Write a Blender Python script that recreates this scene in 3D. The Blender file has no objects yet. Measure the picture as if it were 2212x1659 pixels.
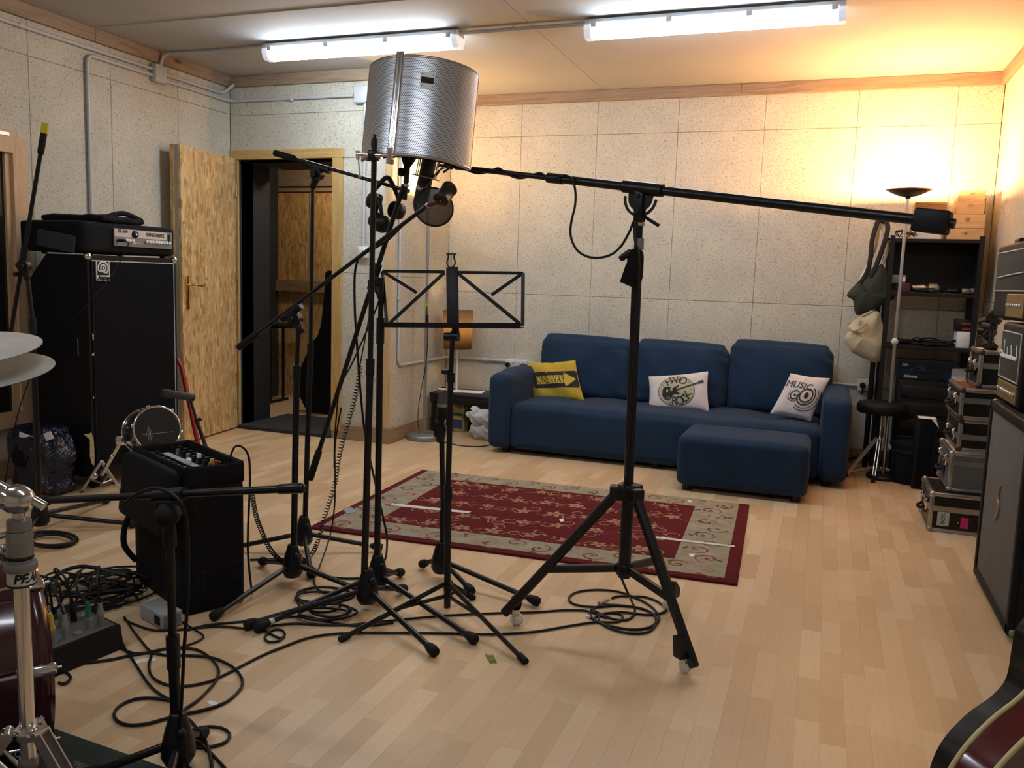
import bpy, bmesh, math, random
from mathutils import Vector, Matrix, Euler, Quaternion
import numpy as np
random.seed(7)
SC = bpy.context.scene
COL = SC.collection
V = Vector
# ------------------------------------------------------------------ camera
F_PX, CXP, CYP, CAMH = 1832.8, 1106.0, 829.5, 1.21
YAW, PITCH, ROLL = math.radians(19.954), math.radians(7.044), math.radians(1.867)
_r = V((math.cos(YAW), math.sin(YAW), 0)); _f = V((-math.sin(YAW), math.cos(YAW), 0)); _u = V((0, 0, 1))
_f2 = _f*math.cos(PITCH) - _u*math.sin(PITCH); _u2 = _u*math.cos(PITCH) + _f*math.sin(PITCH)
CR = _r*math.cos(ROLL) + _u2*math.sin(ROLL); CU = _u2*math.cos(ROLL) - _r*math.sin(ROLL); CF = _f2
CPOS = V((0, 0, CAMH))
cam_d = bpy.data.cameras.new('camera'); cam = bpy.data.objects.new('camera', cam_d); COL.objects.link(cam)
cam_d.sensor_fit = 'HORIZONTAL'; cam_d.sensor_width = 36; cam_d.lens = F_PX/2212*36; cam_d.clip_start = .02
cam.matrix_world = Matrix(((CR.x, CU.x, -CF.x, CPOS.x), (CR.y, CU.y, -CF.y, CPOS.y), (CR.z, CU.z, -CF.z, CPOS.z), (0, 0, 0, 1)))
SC.camera = cam
# ------------------------------------------------------------------ world, exposure
W = bpy.data.worlds.new('world'); SC.world = W; W.use_nodes = True
W.node_tree.nodes['Background'].inputs[0].default_value = (.9, .92, 1, 1)
W.node_tree.nodes['Background'].inputs[1].default_value = .02
SC.view_settings.view_transform = 'Standard'; SC.view_settings.look = 'None'
SC.view_settings.gamma = 1; SC.view_settings.use_curve_mapping = False
SC.view_settings.exposure = 0.08
TUBE_POWER, TORCH_POWER, CORNER_POWER, SHADE_POWER = 40.0, 125.0, 26.0, 1.1   # lamp strengths, used in the lamp builders

# ------------------------------------------------------------------ pixel helpers (2212x1659 frame)
def ray(x, y): return CR*((x-CXP)/F_PX) - CU*((y-CYP)/F_PX) + CF
def G(x, y, z=0.0):
    d = ray(x, y); return CPOS + d*((z-CPOS.z)/d.z)
def PY(x, y, Y):
    d = ray(x, y); return CPOS + d*(Y/d.y)
def PX(x, y, X):
    d = ray(x, y); return CPOS + d*(X/d.x)
def proj(p):
    v = V(p)-CPOS; z = v.dot(CF); return (CXP+F_PX*v.dot(CR)/z, CYP-F_PX*v.dot(CU)/z)
def onplane(x, y, o, n):
    d = ray(x, y); t = (V(o)-CPOS).dot(n)/d.dot(n); return CPOS + d*t
# ------------------------------------------------------------------ mesh kit
def frame(z, x=None):
    z = V(z).normalized()
    x = V(x) if x is not None else (V((1, 0, 0)) if abs(z.x) < .8 else V((0, 1, 0)))
    x = (x - z*x.dot(z)).normalized(); y = z.cross(x)
    return x, y, z
def rotm(rx=0, ry=0, rz=0): return Euler((math.radians(rx), math.radians(ry), math.radians(rz))).to_matrix()
def axm(x, y, z): return Matrix((x, y, z)).transposed()
class MB:
    def __init__(s): s.v = []; s.f = []; s.s = []; s.m = []; s.mi = 0
    def add(s, vs, fs, smooth=False):
        n = len(s.v); s.v += [V(p) for p in vs]
        for f in fs: s.f.append([i+n for i in f]); s.s.append(smooth); s.m.append(s.mi)
        return s
    def mat(s, i): s.mi = i; return s
    def box(s, c, size, R=None):
        c = V(c); h = V(size)/2; vs = []
        for a in (-1, 1):
            for b in (-1, 1):
                for d in (-1, 1):
                    p = V((a*h.x, b*h.y, d*h.z)); vs.append(c + (R @ p if R else p))
        return s.add(vs, [(0, 1, 3, 2), (4, 6, 7, 5), (0, 4, 5, 1), (2, 3, 7, 6), (0, 2, 6, 4), (1, 5, 7, 3)])
    def box2(s, a, b):
        a, b = V(a), V(b); return s.box((a+b)/2, [abs(q) for q in (b-a)])
    def rbox(s, c, size, r=.01, R=None, seg=2):
        bm = bmesh.new(); bmesh.ops.create_cube(bm, size=1)
        for v in bm.verts: v.co = V((v.co.x*size[0], v.co.y*size[1], v.co.z*size[2]))
        r = min(r, .49*min(size))
        bmesh.ops.bevel(bm, geom=bm.edges[:], offset=r, segments=seg, profile=.5, affect='EDGES')
        bm.verts.index_update(); c = V(c)
        vs = [c + (R @ v.co if R else v.co) for v in bm.verts]
        s.add(vs, [[v.index for v in f.verts] for f in bm.faces], seg > 1); bm.free(); return s
    def soft(s, c, size, r=.05, puff=(0, 0, 0), R=None, n=10, fn=None):
        """rounded, puffed box"""
        bm = bmesh.new(); bmesh.ops.create_cube(bm, size=2)
        bmesh.ops.subdivide_edges(bm, edges=bm.edges[:], cuts=n, use_grid_fill=True)
        h = V(size)/2; c = V(c); vs = []
        for v in bm.verts:
            u = v.co.copy(); u = V([math.copysign(abs(q)**.55, q) for q in u])
            p = V((u.x*h.x, u.y*h.y, u.z*h.z))
            q = V([max(-(h[i]-r), min(h[i]-r, p[i])) for i in range(3)])
            d = p-q
            if d.length > 1e-9: p = q + d.normalized()*min(r, d.length) if sum(abs(d[i]) > 1e-9 for i in range(3)) > 1 else p
            k = [max(0, 1-abs(u[i])**3) for i in range(3)]
            for i in range(3):
                o = [j for j in range(3) if j != i]
                p[i] += puff[i]*k[o[0]]*k[o[1]]*(1 if u[i] > 0 else -1)*(abs(u[i])**2)
            if fn: p = fn(p, u)
            vs.append(c + (R @ p if R else p))
        bm.verts.index_update(); s.add(vs, [[v.index for v in f.verts] for f in bm.faces], True); bm.free(); return s
    def cyl(s, a, b, r0, r1=None, n=14, cap=True, smooth=True):
        a, b = V(a), V(b); r1 = r0 if r1 is None else r1; x, y, z = frame(b-a); vs = []
        for p, r in ((a, r0), (b, r1)):
            for i in range(n):
                t = 2*math.pi*i/n; vs.append(p + x*(r*math.cos(t)) + y*(r*math.sin(t)))
        s.add(vs, [(i, (i+1) % n, n+(i+1) % n, n+i) for i in range(n)], smooth)
        if cap:
            s.add(vs[:n], [list(range(n))[::-1]]); s.add(vs[n:], [list(range(n))])
        return s
    def tube(s, pts, r, n=8, closed=False, cap=True):
        P = [V(p) for p in pts]; m = len(P); rs = r if isinstance(r, (list, tuple)) else [r]*m
        vs = []; px = None
        for i in range(m):
            if closed: t = P[(i+1) % m]-P[i-1]
            else: t = P[min(i+1, m-1)]-P[max(i-1, 0)]
            if t.length < 1e-9: t = V((0, 0, 1))
            x, y, z = frame(t, px); px = x
            for k in range(n):
                a = 2*math.pi*k/n; vs.append(P[i] + x*(rs[i]*math.cos(a)) + y*(rs[i]*math.sin(a)))
        fs = []
        for i in range(m if closed else m-1):
            j = (i+1) % m
            for k in range(n): fs.append((i*n+k, i*n+(k+1) % n, j*n+(k+1) % n, j*n+k))
        s.add(vs, fs, True)
        if cap and not closed:
            s.add(vs[:n], [list(range(n))[::-1]]); s.add(vs[-n:], [list(range(n))])
        return s
    def lathe(s, prof, o=(0, 0, 0), ax=(0, 0, 1), n=24, smooth=True, closed=False, cap=True):
        o = V(o); x, y, z = frame(ax); vs = []; m = len(prof)
        for r, h in prof:
            for i in range(n):
                t = 2*math.pi*i/n; vs.append(o + z*h + x*(r*math.cos(t)) + y*(r*math.sin(t)))
        fs = []
        for j in range(m if closed else m-1):
            k = (j+1) % m
            for i in range(n): fs.append((j*n+i, j*n+(i+1) % n, k*n+(i+1) % n, k*n+i))
        s.add(vs, fs, smooth)
        if not closed and cap:
            if prof[0][0] > 1e-6: s.add(vs[:n], [list(range(n))[::-1]])
            if prof[-1][0] > 1e-6: s.add(vs[-n:], [list(range(n))])
        return s
    def sph(s, c, r, n=14, R=None):
        r = V((r, r, r)) if not hasattr(r, '__len__') else V(r); c = V(c); vs = []; m = n//2+1
        for j in range(m+1):
            ph = math.pi*j/m
            for i in range(n):
                t = 2*math.pi*i/n; p = V((r.x*math.sin(ph)*math.cos(t), r.y*math.sin(ph)*math.sin(t), -r.z*math.cos(ph)))
                vs.append(c + (R @ p if R else p))
        fs = [(j*n+i, j*n+(i+1) % n, (j+1)*n+(i+1) % n, (j+1)*n+i) for j in range(m) for i in range(n)]
        return s.add(vs, fs, True)
    def prism(s, poly, o, ux, uy, d, smooth=False):
        """2-D polygon on axes ux, uy, extruded by d along ux x uy"""
        o, ux, uy = V(o), V(ux), V(uy); n = ux.cross(uy).normalized(); k = len(poly)
        a = [o + ux*p[0] + uy*p[1] for p in poly]; b = [p + n*d for p in a]
        s.add(a + b, [list(range(k))[::-1], list(range(k, 2*k))])
        return s.add(a + b, [(i, (i+1) % k, k+(i+1) % k, k+i) for i in range(k)], smooth)
    def ring(s, outer, inner, o, ux, uy, d):
        """flat ring between two polygons of equal count, extruded"""
        o, ux, uy = V(o), V(ux), V(uy); n = ux.cross(uy).normalized(); k = len(outer)
        A = [o + ux*p[0] + uy*p[1] for p in outer]; B = [o + ux*p[0] + uy*p[1] for p in inner]
        vs = A + B + [p+n*d for p in A] + [p+n*d for p in B]; fs = []
        for i in range(k):
            j = (i+1) % k
            fs += [(j, i, k+i, k+j), (2*k+i, 2*k+j, 3*k+j, 3*k+i), (i, j, 2*k+j, 2*k+i), (k+j, k+i, 3*k+i, 3*k+j)]
        return s.add(vs, fs)
    def text(s, body, size, o, ux, uy, d=.0006, fn=None, spacing=1.0, bold=0.0, shear=0.0, ax='CENTER'):
        vs, fs = text_mesh(body, size, spacing, bold, shear, ax)
        o, ux, uy = V(o), V(ux), V(uy); n = ux.cross(uy).normalized()
        if fn: return s.add([fn(p[0], p[1]) for p in vs], fs)
        k = len(vs); top = [o + ux*p[0] + uy*p[1] + n*d for p in vs]
        return s.add(top, fs)
    def build(s, name, mat, parent=None, label=None, local=False, kind=None):
        me = bpy.data.meshes.new(name)
        inv = None if (local or parent is None) else WM[parent.name].inverted()
        me.from_pydata([inv @ p if inv else p for p in s.v], [], s.f)
        for m in (mat if isinstance(mat, (list, tuple)) else [mat]): me.materials.append(m)
        me.polygons.foreach_set('use_smooth', s.s)
        if isinstance(mat, (list, tuple)): me.polygons.foreach_set('material_index', s.m)
        me.update()
        o = bpy.data.objects.new(name, me); COL.objects.link(o)
        if parent is not None: o.parent = parent; WM[o.name] = WM[parent.name]
        else: WM[o.name] = Matrix()
        if label: o['label'] = label
        if kind: o['kind'] = kind
        return o
WM = {}
_tc = {}
def text_mesh(body, size, spacing=1.0, bold=0.0, shear=0.0, ax='CENTER'):
    k = (body, size, spacing, bold, shear, ax)
    if k in _tc: return _tc[k]
    c = bpy.data.curves.new('t', 'FONT'); c.body = body; c.size = size; c.align_x = ax; c.align_y = 'CENTER'
    c.space_character = spacing; c.offset = bold; c.shear = shear; c.resolution_u = 3
    o = bpy.data.objects.new('t', c); me = bpy.data.meshes.new_from_object(o)
    r = ([(v.co.x, v.co.y) for v in me.vertices], [list(p.vertices) for p in me.polygons])
    bpy.data.objects.remove(o); bpy.data.curves.remove(c); bpy.data.meshes.remove(me)
    _tc[k] = r; return r
def thing(name, label, cat, loc=(0, 0, 0), rz=0.0, group=None):
    o = bpy.data.objects.new(name, None); COL.objects.link(o); o.empty_display_size = .05
    o.location = loc; o.rotation_euler = (0, 0, math.radians(rz)); o['label'] = label; o['category'] = cat
    if group: o['group'] = group
    WM[o.name] = Matrix.Translation(V(loc)) @ Matrix.Rotation(math.radians(rz), 4, 'Z')
    return o
def solo(mb, name, mat, label, cat, group=None, kind=None):
    lo = V([min(p[i] for p in mb.v) for i in range(3)]); hi = V([max(p[i] for p in mb.v) for i in range(3)])
    b = V(((lo.x+hi.x)/2, (lo.y+hi.y)/2, lo.z))
    mb.v = [p-b for p in mb.v]
    o = mb.build(name, mat); o.location = b; WM[o.name] = Matrix.Translation(b)
    o['label'] = label; o['category'] = cat
    if group: o['group'] = group
    if kind: o['kind'] = kind
    return o
def struct(mb, name, mat, parent=None):
    o = mb.build(name, mat, parent)
    if parent is None: o['kind'] = 'structure'
    return o
def bez(pts, n=10, closed=False):
    """smooth curve (Catmull-Rom) through points"""
    P = [V(p) for p in pts]; m = len(P); out = []
    for i in range(m if closed else m-1):
        if closed: a, b, c, d = P[i-1], P[i], P[(i+1) % m], P[(i+2) % m]
        else: a, b, c, d = P[max(i-1, 0)], P[i], P[i+1], P[min(i+2, m-1)]
        for k in range(n):
            t = k/n
            out.append(.5*((2*b) + (c-a)*t + (2*a-5*b+4*c-d)*t*t + (3*b-a-3*c+d)*t**3))
    if not closed: out.append(P[-1])
    return out
# ------------------------------------------------------------------ materials
def newmat(name):
    m = bpy.data.materials.new(name); m.use_nodes = True; nt = m.node_tree; b = nt.nodes['Principled BSDF']
    return m, nt, b
def nd(nt, t, **kw):
    n = nt.nodes.new(t)
    for k, v in kw.items():
        if k.startswith('i_'): n.inputs[k[2:].replace('_', ' ')].default_value = v
        else: setattr(n, k, v)
    return n
def ramp(nt, src, stops, interp='LINEAR'):
    r = nt.nodes.new('ShaderNodeValToRGB'); r.color_ramp.interpolation = interp; e = r.color_ramp.elements
    while len(e) < len(stops): e.new(.5)
    for q, (p, c) in zip(e, stops): q.position = p; q.color = (*c, 1) if len(c) == 3 else c
    nt.links.new(src, r.inputs[0]); return r.outputs[0]
def coords(nt, scale=(1, 1, 1), kind='Object', rot=(0, 0, 0)):
    t = nt.nodes.new('ShaderNodeTexCoord'); m = nt.nodes.new('ShaderNodeMapping')
    m.inputs['Scale'].default_value = scale; m.inputs['Rotation'].default_value = rot
    if kind == 'World':
        g = nt.nodes.new('ShaderNodeNewGeometry'); nt.links.new(g.outputs['Position'], m.inputs['Vector'])
    else: nt.links.new(t.outputs[kind], m.inputs['Vector'])
    return m.outputs[0]
def noise(nt, vec, scale, detail=3, rough=.5, dist=0):
    n = nt.nodes.new('ShaderNodeTexNoise'); n.inputs['Scale'].default_value = scale; n.inputs['Detail'].default_value = detail
    n.inputs['Roughness'].default_value = rough; n.inputs['Distortion'].default_value = dist
    nt.links.new(vec, n.inputs['Vector']); return n.outputs['Fac']
def mixc(nt, fac, a, b, mode='MIX'):
    m = nt.nodes.new('ShaderNodeMix'); m.data_type = 'RGBA'; m.blend_type = mode
    def setin(s, x):
        if hasattr(x, 'links') or hasattr(x, 'is_output'): nt.links.new(x, s)
        else: s.default_value = (*x, 1) if hasattr(x, '__len__') and len(x) == 3 else x
    f = m.inputs[0]
    if hasattr(fac, 'is_output'): nt.links.new(fac, f)
    else: f.default_value = fac
    setin(m.inputs[6], a); setin(m.inputs[7], b); return m.outputs[2]
def bump(nt, b, h, strength=.3, dist=.002):
    n = nt.nodes.new('ShaderNodeBump'); n.inputs['Strength'].default_value = strength; n.inputs['Distance'].default_value = dist
    nt.links.new(h, n.inputs['Height']); nt.links.new(n.outputs[0], b.inputs['Normal'])
def mat(name, col, rough=.5, metal=0.0, var=.0, vs=30, bs=0.0, bscale=200, sheen=0.0, coat=0.0, spec=.5, emit=None, es=0):
    m, nt, b = newmat(name)
    b.inputs['Base Color'].default_value = (*col, 1); b.inputs['Roughness'].default_value = rough; b.inputs['Metallic'].default_value = metal
    b.inputs['Specular IOR Level'].default_value = spec
    if coat: b.inputs['Coat Weight'].default_value = coat; b.inputs['Coat Roughness'].default_value = .08
    if sheen: b.inputs['Sheen Weight'].default_value = sheen
    if emit: b.inputs['Emission Color'].default_value = (*emit, 1); b.inputs['Emission Strength'].default_value = es
    if var or bs:
        v = coords(nt)
        f = noise(nt, v, vs, 4)
        if var: nt.links.new(ramp(nt, f, [(.25, [q*(1-var) for q in col]), (.75, [min(1, q*(1+var)) for q in col])]), b.inputs['Base Color'])
        if bs: bump(nt, b, noise(nt, v, bscale, 2), bs)
    return m
def speckle_board(name, base, dark):
    m, nt, b = newmat(name); v = coords(nt, kind='World')
    n1 = noise(nt, v, 95, 3, .6); n2 = noise(nt, v, 4, 3); n3 = noise(nt, v, 240, 2)
    c = ramp(nt, n1, [(.30, dark), (.43, base), (.7, [q*1.07 for q in base])])
    n4 = noise(nt, coords(nt, (1, 1, 2.6), 'World', (.5, .6, .3)), 130, 2, .5, 1.5)
    c = mixc(nt, 1, c, ramp(nt, n4, [(.33, (.80, .77, .71)), (.45, (1, 1, 1)), (.62, (1.04, 1.04, 1.04))]), 'MULTIPLY')
    big = ramp(nt, n2, [(.3, (.90, .90, .90)), (.7, (1.04, 1.03, 1.0))])
    fine = ramp(nt, n3, [(.32, (.66, .63, .58)), (.47, (1, 1, 1))])
    c = mixc(nt, 1, c, big, 'MULTIPLY'); c = mixc(nt, 1, c, fine, 'MULTIPLY')
    nt.links.new(c, b.inputs['Base Color']); b.inputs['Roughness'].default_value = .95; b.inputs['Specular IOR Level'].default_value = .15
    bump(nt, b, n1, .5, .004); return m
def wood(name, a, c, scale=(1, 1, 1), rough=.5, ring=6, knots=True):
    m, nt, b = newmat(name); v = coords(nt, scale)
    n = noise(nt, v, ring, 4, .6, 1.2); f = noise(nt, coords(nt, [q*14 for q in scale]), 5, 3)
    col = ramp(nt, n, [(.3, a), (.5, c), (.62, a), (.75, c)])
    col = mixc(nt, .25, col, ramp(nt, f, [(.3, [q*.7 for q in a]), (.7, c)]))
    if knots:
        vo = nt.nodes.new('ShaderNodeTexVoronoi'); vo.inputs['Scale'].default_value = 2.2
        nt.links.new(coords(nt, [1+(q-1)*.25 for q in scale]), vo.inputs['Vector'])
        col = mixc(nt, ramp(nt, vo.outputs['Distance'], [(.03, (1, 1, 1)), (.09, (0, 0, 0))]), col, [q*.35 for q in a])
    nt.links.new(col, b.inputs['Base Color']); b.inputs['Roughness'].default_value = rough; bump(nt, b, f, .1); return m
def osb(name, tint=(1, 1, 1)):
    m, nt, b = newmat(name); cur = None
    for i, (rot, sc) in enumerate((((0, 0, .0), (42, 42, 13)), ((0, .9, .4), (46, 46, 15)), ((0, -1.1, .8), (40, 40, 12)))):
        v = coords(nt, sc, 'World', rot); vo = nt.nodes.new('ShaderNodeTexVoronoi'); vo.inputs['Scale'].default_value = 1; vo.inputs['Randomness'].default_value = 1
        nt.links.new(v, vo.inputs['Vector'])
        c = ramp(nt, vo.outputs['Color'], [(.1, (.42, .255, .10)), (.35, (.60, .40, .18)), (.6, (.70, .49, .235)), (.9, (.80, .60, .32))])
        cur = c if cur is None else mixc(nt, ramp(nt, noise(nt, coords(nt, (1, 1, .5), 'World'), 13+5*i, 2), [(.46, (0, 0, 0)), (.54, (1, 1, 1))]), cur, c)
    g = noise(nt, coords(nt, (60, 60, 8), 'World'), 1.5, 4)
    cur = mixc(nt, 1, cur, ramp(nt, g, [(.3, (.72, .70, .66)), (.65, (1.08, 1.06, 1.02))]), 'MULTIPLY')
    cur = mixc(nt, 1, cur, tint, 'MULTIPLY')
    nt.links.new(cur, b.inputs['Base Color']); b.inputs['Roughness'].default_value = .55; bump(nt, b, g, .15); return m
def emis(name, col, strength):
    m = bpy.data.materials.new(name); m.use_nodes = True; nt = m.node_tree
    nt.nodes.remove(nt.nodes['Principled BSDF']); e = nt.nodes.new('ShaderNodeEmission'); e.inputs[0].default_value = (*col, 1); e.inputs[1].default_value = strength
    nt.links.new(e.outputs[0], nt.nodes['Material Output'].inputs[0]); return m
def floor_mat(name, use_attr):
    m, nt, b = newmat(name)
    if use_attr: a = nd(nt, 'ShaderNodeAttribute', attribute_name='tint'); c = a.outputs['Color']
    else: a = nt.nodes.new('ShaderNodeObjectInfo'); c = a.outputs['Color']
    g = noise(nt, coords(nt, (55, 4, 1), 'World'), 2.2, 4, .6, .6); g2 = noise(nt, coords(nt, (160, 30, 1), 'World'), 3, 2)
    c = mixc(nt, 1, c, ramp(nt, g, [(.25, (.94, .93, .91)), (.7, (1.03, 1.03, 1.03))]), 'MULTIPLY')
    c = mixc(nt, 1, c, ramp(nt, g2, [(.3, (.96, .95, .93)), (.5, (1, 1, 1))]), 'MULTIPLY')
    nt.links.new(c, b.inputs['Base Color']); b.inputs['Roughness'].default_value = .33; b.inputs['Specular IOR Level'].default_value = .45
    nt.links.new(ramp(nt, noise(nt, coords(nt, (1, 1, 1), 'World'), 3, 4), [(.3, (.30,)*3), (.7, (.42,)*3)]), b.inputs['Roughness'])
    return m
M = {}
M['board'] = speckle_board('wood_wool_board', (.60, .575, .495), (.33, .30, .235))
M['gap'] = mat('dark_joint', (.17, .145, .11), .9)
M['ceil'] = mat('ceiling_panel_paint', (.47, .465, .45), .8, var=.04, vs=3)
M['ceilgap'] = mat('ceiling_joint', (.08, .06, .05), .9)
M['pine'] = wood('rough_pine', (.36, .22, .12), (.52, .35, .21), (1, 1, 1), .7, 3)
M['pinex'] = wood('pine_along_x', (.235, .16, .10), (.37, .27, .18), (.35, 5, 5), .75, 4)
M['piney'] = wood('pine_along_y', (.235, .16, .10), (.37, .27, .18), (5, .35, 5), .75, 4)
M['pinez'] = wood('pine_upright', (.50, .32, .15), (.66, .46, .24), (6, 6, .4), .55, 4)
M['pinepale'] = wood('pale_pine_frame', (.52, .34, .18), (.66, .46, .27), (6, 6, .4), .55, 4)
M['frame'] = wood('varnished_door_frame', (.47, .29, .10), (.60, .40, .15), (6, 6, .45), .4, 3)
M['framex'] = wood('varnished_door_head', (.47, .29, .10), (.60, .40, .15), (.45, 6, 6), .4, 3)
M['skirt'] = wood('skirting_wood', (.25, .155, .085), (.37, .25, .15), (.4, .4, 5), .6, 4)
M['osb'] = osb('osb_flakes')
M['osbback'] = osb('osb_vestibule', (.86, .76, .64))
M['foam'] = mat('grey_door_core', (.42, .41, .36), .9, var=.1, vs=60)
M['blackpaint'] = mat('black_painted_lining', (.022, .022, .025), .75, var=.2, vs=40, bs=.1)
M['pvc'] = mat('grey_pvc', (.50, .52, .54), .45)
M['pvcw'] = mat('white_plastic', (.70, .72, .72), .4)
M['lamp_body'] = mat('lamp_housing_grey', (.55, .57, .60), .5)
M['metal'] = mat('black_stand_metal', (.006, .006, .0075), .32, spec=.4)
M['metal2'] = mat('black_stand_metal_matt', (.008, .008, .009), .5, spec=.3)
M['rubber'] = mat('black_rubber', (.007, .007, .008), .75, bs=.05, spec=.3)
M['cable'] = mat('black_cable_jacket', (.007, .007, .008), .5, spec=.3)
M['plastic'] = mat('black_plastic', (.007, .007, .008), .4, spec=.35)
M['chrome'] = mat('chrome', (.72, .72, .74), .12, 1.0)
M['steel'] = mat('brushed_steel', (.52, .52, .53), .32, 1.0, bs=.04, bscale=400)
M['alu'] = mat('grey_cast_metal', (.30, .30, .31), .45, .8)
M['brass'] = mat('polished_brass', (.72, .50, .18), .22, 1.0)
M['tolex'] = mat('black_vinyl_covering', (.006, .006, .007), .6, var=.3, vs=80, bs=.35, bscale=420, spec=.25)
M['fabric'] = mat('black_nylon', (.006, .006, .0075), .85, var=.25, vs=20, bs=.25, bscale=500, spec=.2)
M['white'] = mat('white_paint', (.78, .78, .77), .5)
M['paper'] = mat('white_paper', (.80, .80, .80), .7)
M['grille'] = mat('black_grille_cloth', (.0045, .0045, .006), .9, bs=.4, bscale=600, spec=.15)
M['satin'] = mat('satin_chrome', (.60, .60, .60), .3, .55)
M['red'] = mat('red_painted_metal', (.30, .012, .012), .4)
M['glass'] = mat('dark_glass', (.02, .02, .02), .1)
# ================================================================== STRUCTURE
XL, XR, YD, YB, XS, ZC, YR = -4.25, .985, 5.374, 6.35, -2.89, 2.625, -2.2
ZB = 2.545
# ---- floor: slab plus parquet blocks
OX0_ = -4.171
fl = struct(MB().box2((XL-.95, YR-.1, -.12), (XR+.1, 7.15, -.006)), 'floor', M['pine'])
fm_obj, fm_att = floor_mat('beech_block', False), floor_mat('beech_blocks_joined', True)
rng = random.Random(3); BW = .0655; blocks = []
nrow = int((XR-XL)/BW)+1
for i in range(nrow):
    x0 = XL+i*BW; x1 = min(x0+BW, XR)
    if x1-x0 < .005: continue
    y = -.3-rng.random()*.4
    while y < YB+.8:
        L = rng.choice((.22, .28, .34, .40, .46)); t = rng.random()
        if y+L > .4: blocks.append((x0, x1, max(y, -.3), min(y+L, YB+.78), t))
        y += L
def btint(t):
    a, b, c = (.54, .365, .20), (.655, .46, .27), (.75, .565, .36)
    q = [a[i]+(b[i]-a[i])*min(1, t*2) + (c[i]-b[i])*max(0, t*2-1) for i in range(3)]
    base = (.65, .455, .265)
    return [base[i]+(q[i]-base[i])*.72 for i in range(3)]
def parea(b):
    s = 0
    for fx in (.25, .75):
        for fy in (.25, .75):
            p = V((b[0]+(b[1]-b[0])*fx, b[2]+(b[3]-b[2])*fy, 0)); v = p-CPOS; z = v.dot(CF)
            if z < .3: continue
            x, y = proj(p)
            if 0 <= x <= 2212 and 0 <= y <= 1659: s += (b[1]-b[0])*(b[3]-b[2])*CAMH/z**3
    return s
blocks.sort(key=lambda b: -parea(b))
_bm = {}
for b in blocks[:300]:
    k = (round(b[1]-b[0], 4), round(b[3]-b[2], 4))
    if k not in _bm:
        me = MB(); w, l = k[0]/2-.00005, k[1]/2-.00005; c = .00025
        vs = [(-w, -l, -.006), (w, -l, -.006), (w, l, -.006), (-w, l, -.006), (-w, -l, -c), (w, -l, -c), (w, l, -c), (-w, l, -c),
              (-w+c, -l+c, 0), (w-c, -l+c, 0), (w-c, l-c, 0), (-w+c, l-c, 0)]
        me.add(vs, [(8, 9, 10, 11)] + [(i, (i+1) % 4, 4+(i+1) % 4, 4+i) for i in range(4)] + [(4+i, 4+(i+1) % 4, 8+(i+1) % 4, 8+i) for i in range(4)])
        o = me.build('floor_block', fm_obj, fl); _bm[k] = o.data
    else:
        o = bpy.data.objects.new('floor_block', _bm[k]); COL.objects.link(o); o.parent = fl
    o.location = ((b[0]+b[1])/2, (b[2]+b[3])/2, 0); o.color = (*btint(b[4]), 1)
mb = MB(); cols = []
for b in blocks[300:]:
    g, c = .00005, .00025
    x0, x1, y0, y1 = b[0]+g, b[1]-g, b[2]+g, b[3]-g
    vs = [(x0, y0, -.006), (x1, y0, -.006), (x1, y1, -.006), (x0, y1, -.006), (x0+c, y0+c, 0), (x1-c, y0+c, 0), (x1-c, y1-c, 0), (x0+c, y1-c, 0)]
    mb.add(vs, [(4, 5, 6, 7)] + [(i, (i+1) % 4, 4+(i+1) % 4, 4+i) for i in range(4)]); cols += [btint(b[4])]*8
o = mb.build('floor_blocks', fm_att, fl, kind='stuff')
at = o.data.color_attributes.new('tint', 'FLOAT_COLOR', 'POINT'); at.data.foreach_set('color', [q for c in cols for q in (*c, 1)])
o = MB().box2((OX0_-.9, YD+.16, -.006), (XL, YB+.78, 0)).build('floor_vestibule', fm_obj, fl); o.color = (.60, .43, .26, 1)
o = MB().box2((XL, YR, -.006), (XR, -.3, 0)).build('floor_rear', fm_obj, fl); o.color = (.65, .455, .265, 1)
# ---- walls of boards
def boards(wall, axis, at_, us, zs, sgn, skip=()):
    """boards with chamfered edges on a plane; us, zs joint positions; sgn = direction of the visible face"""
    for i in range(len(us)-1):
        for j in range(len(zs)-1):
            if (i, j) in skip: continue
            g = .0009; u0, u1, z0, z1 = us[i]+g, us[i+1]-g, zs[j]+g, zs[j+1]-g; c = .0025; d = .022
            f = at_ + random.uniform(-.0012, .0012); back = f - sgn*d
            ring = [(u0, z0), (u1, z0), (u1, z1), (u0, z1)]; inn = [(u0+c, z0+c), (u1-c, z0+c), (u1-c, z1-c), (u0+c, z1-c)]
            def P(u, z, w): return V((u, w, z)) if axis == 'Y' else V((w, u, z))
            vs = [P(u, z, back) for u, z in ring] + [P(u, z, f-sgn*c) for u, z in ring] + [P(u, z, f) for u, z in inn]
            m = MB().add(vs, [(8, 9, 10, 11)] + [(k, (k+1) % 4, 4+(k+1) % 4, 4+k) for k in range(4)] + [(4+k, 4+(k+1) % 4, 8+(k+1) % 4, 8+k) for k in range(4)])
            m.build('board', M['board'], wall)
bx = [XS] + [-2.294+.603*k for k in range(6)] + [XR]
w = struct(MB().box2((XS-.02, YB+.02, 0), (XR+.12, YB+.12, ZC)), 'wall_back', M['gap'])
boards(w, 'Y', YB, bx, [0, 1.096, 2.306, ZC], -1)
w = struct(MB().box2((XL-.12, YR, 0), (XL-.02, YD+.1, ZC)), 'wall_left', M['gap'])
boards(w, 'X', XL, [YR, -1.1, 0, 1.2, 2.46, 3.06, 3.658, 4.243, 4.828, YD], [0, 1.16, 2.355, ZC], 1)
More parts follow.
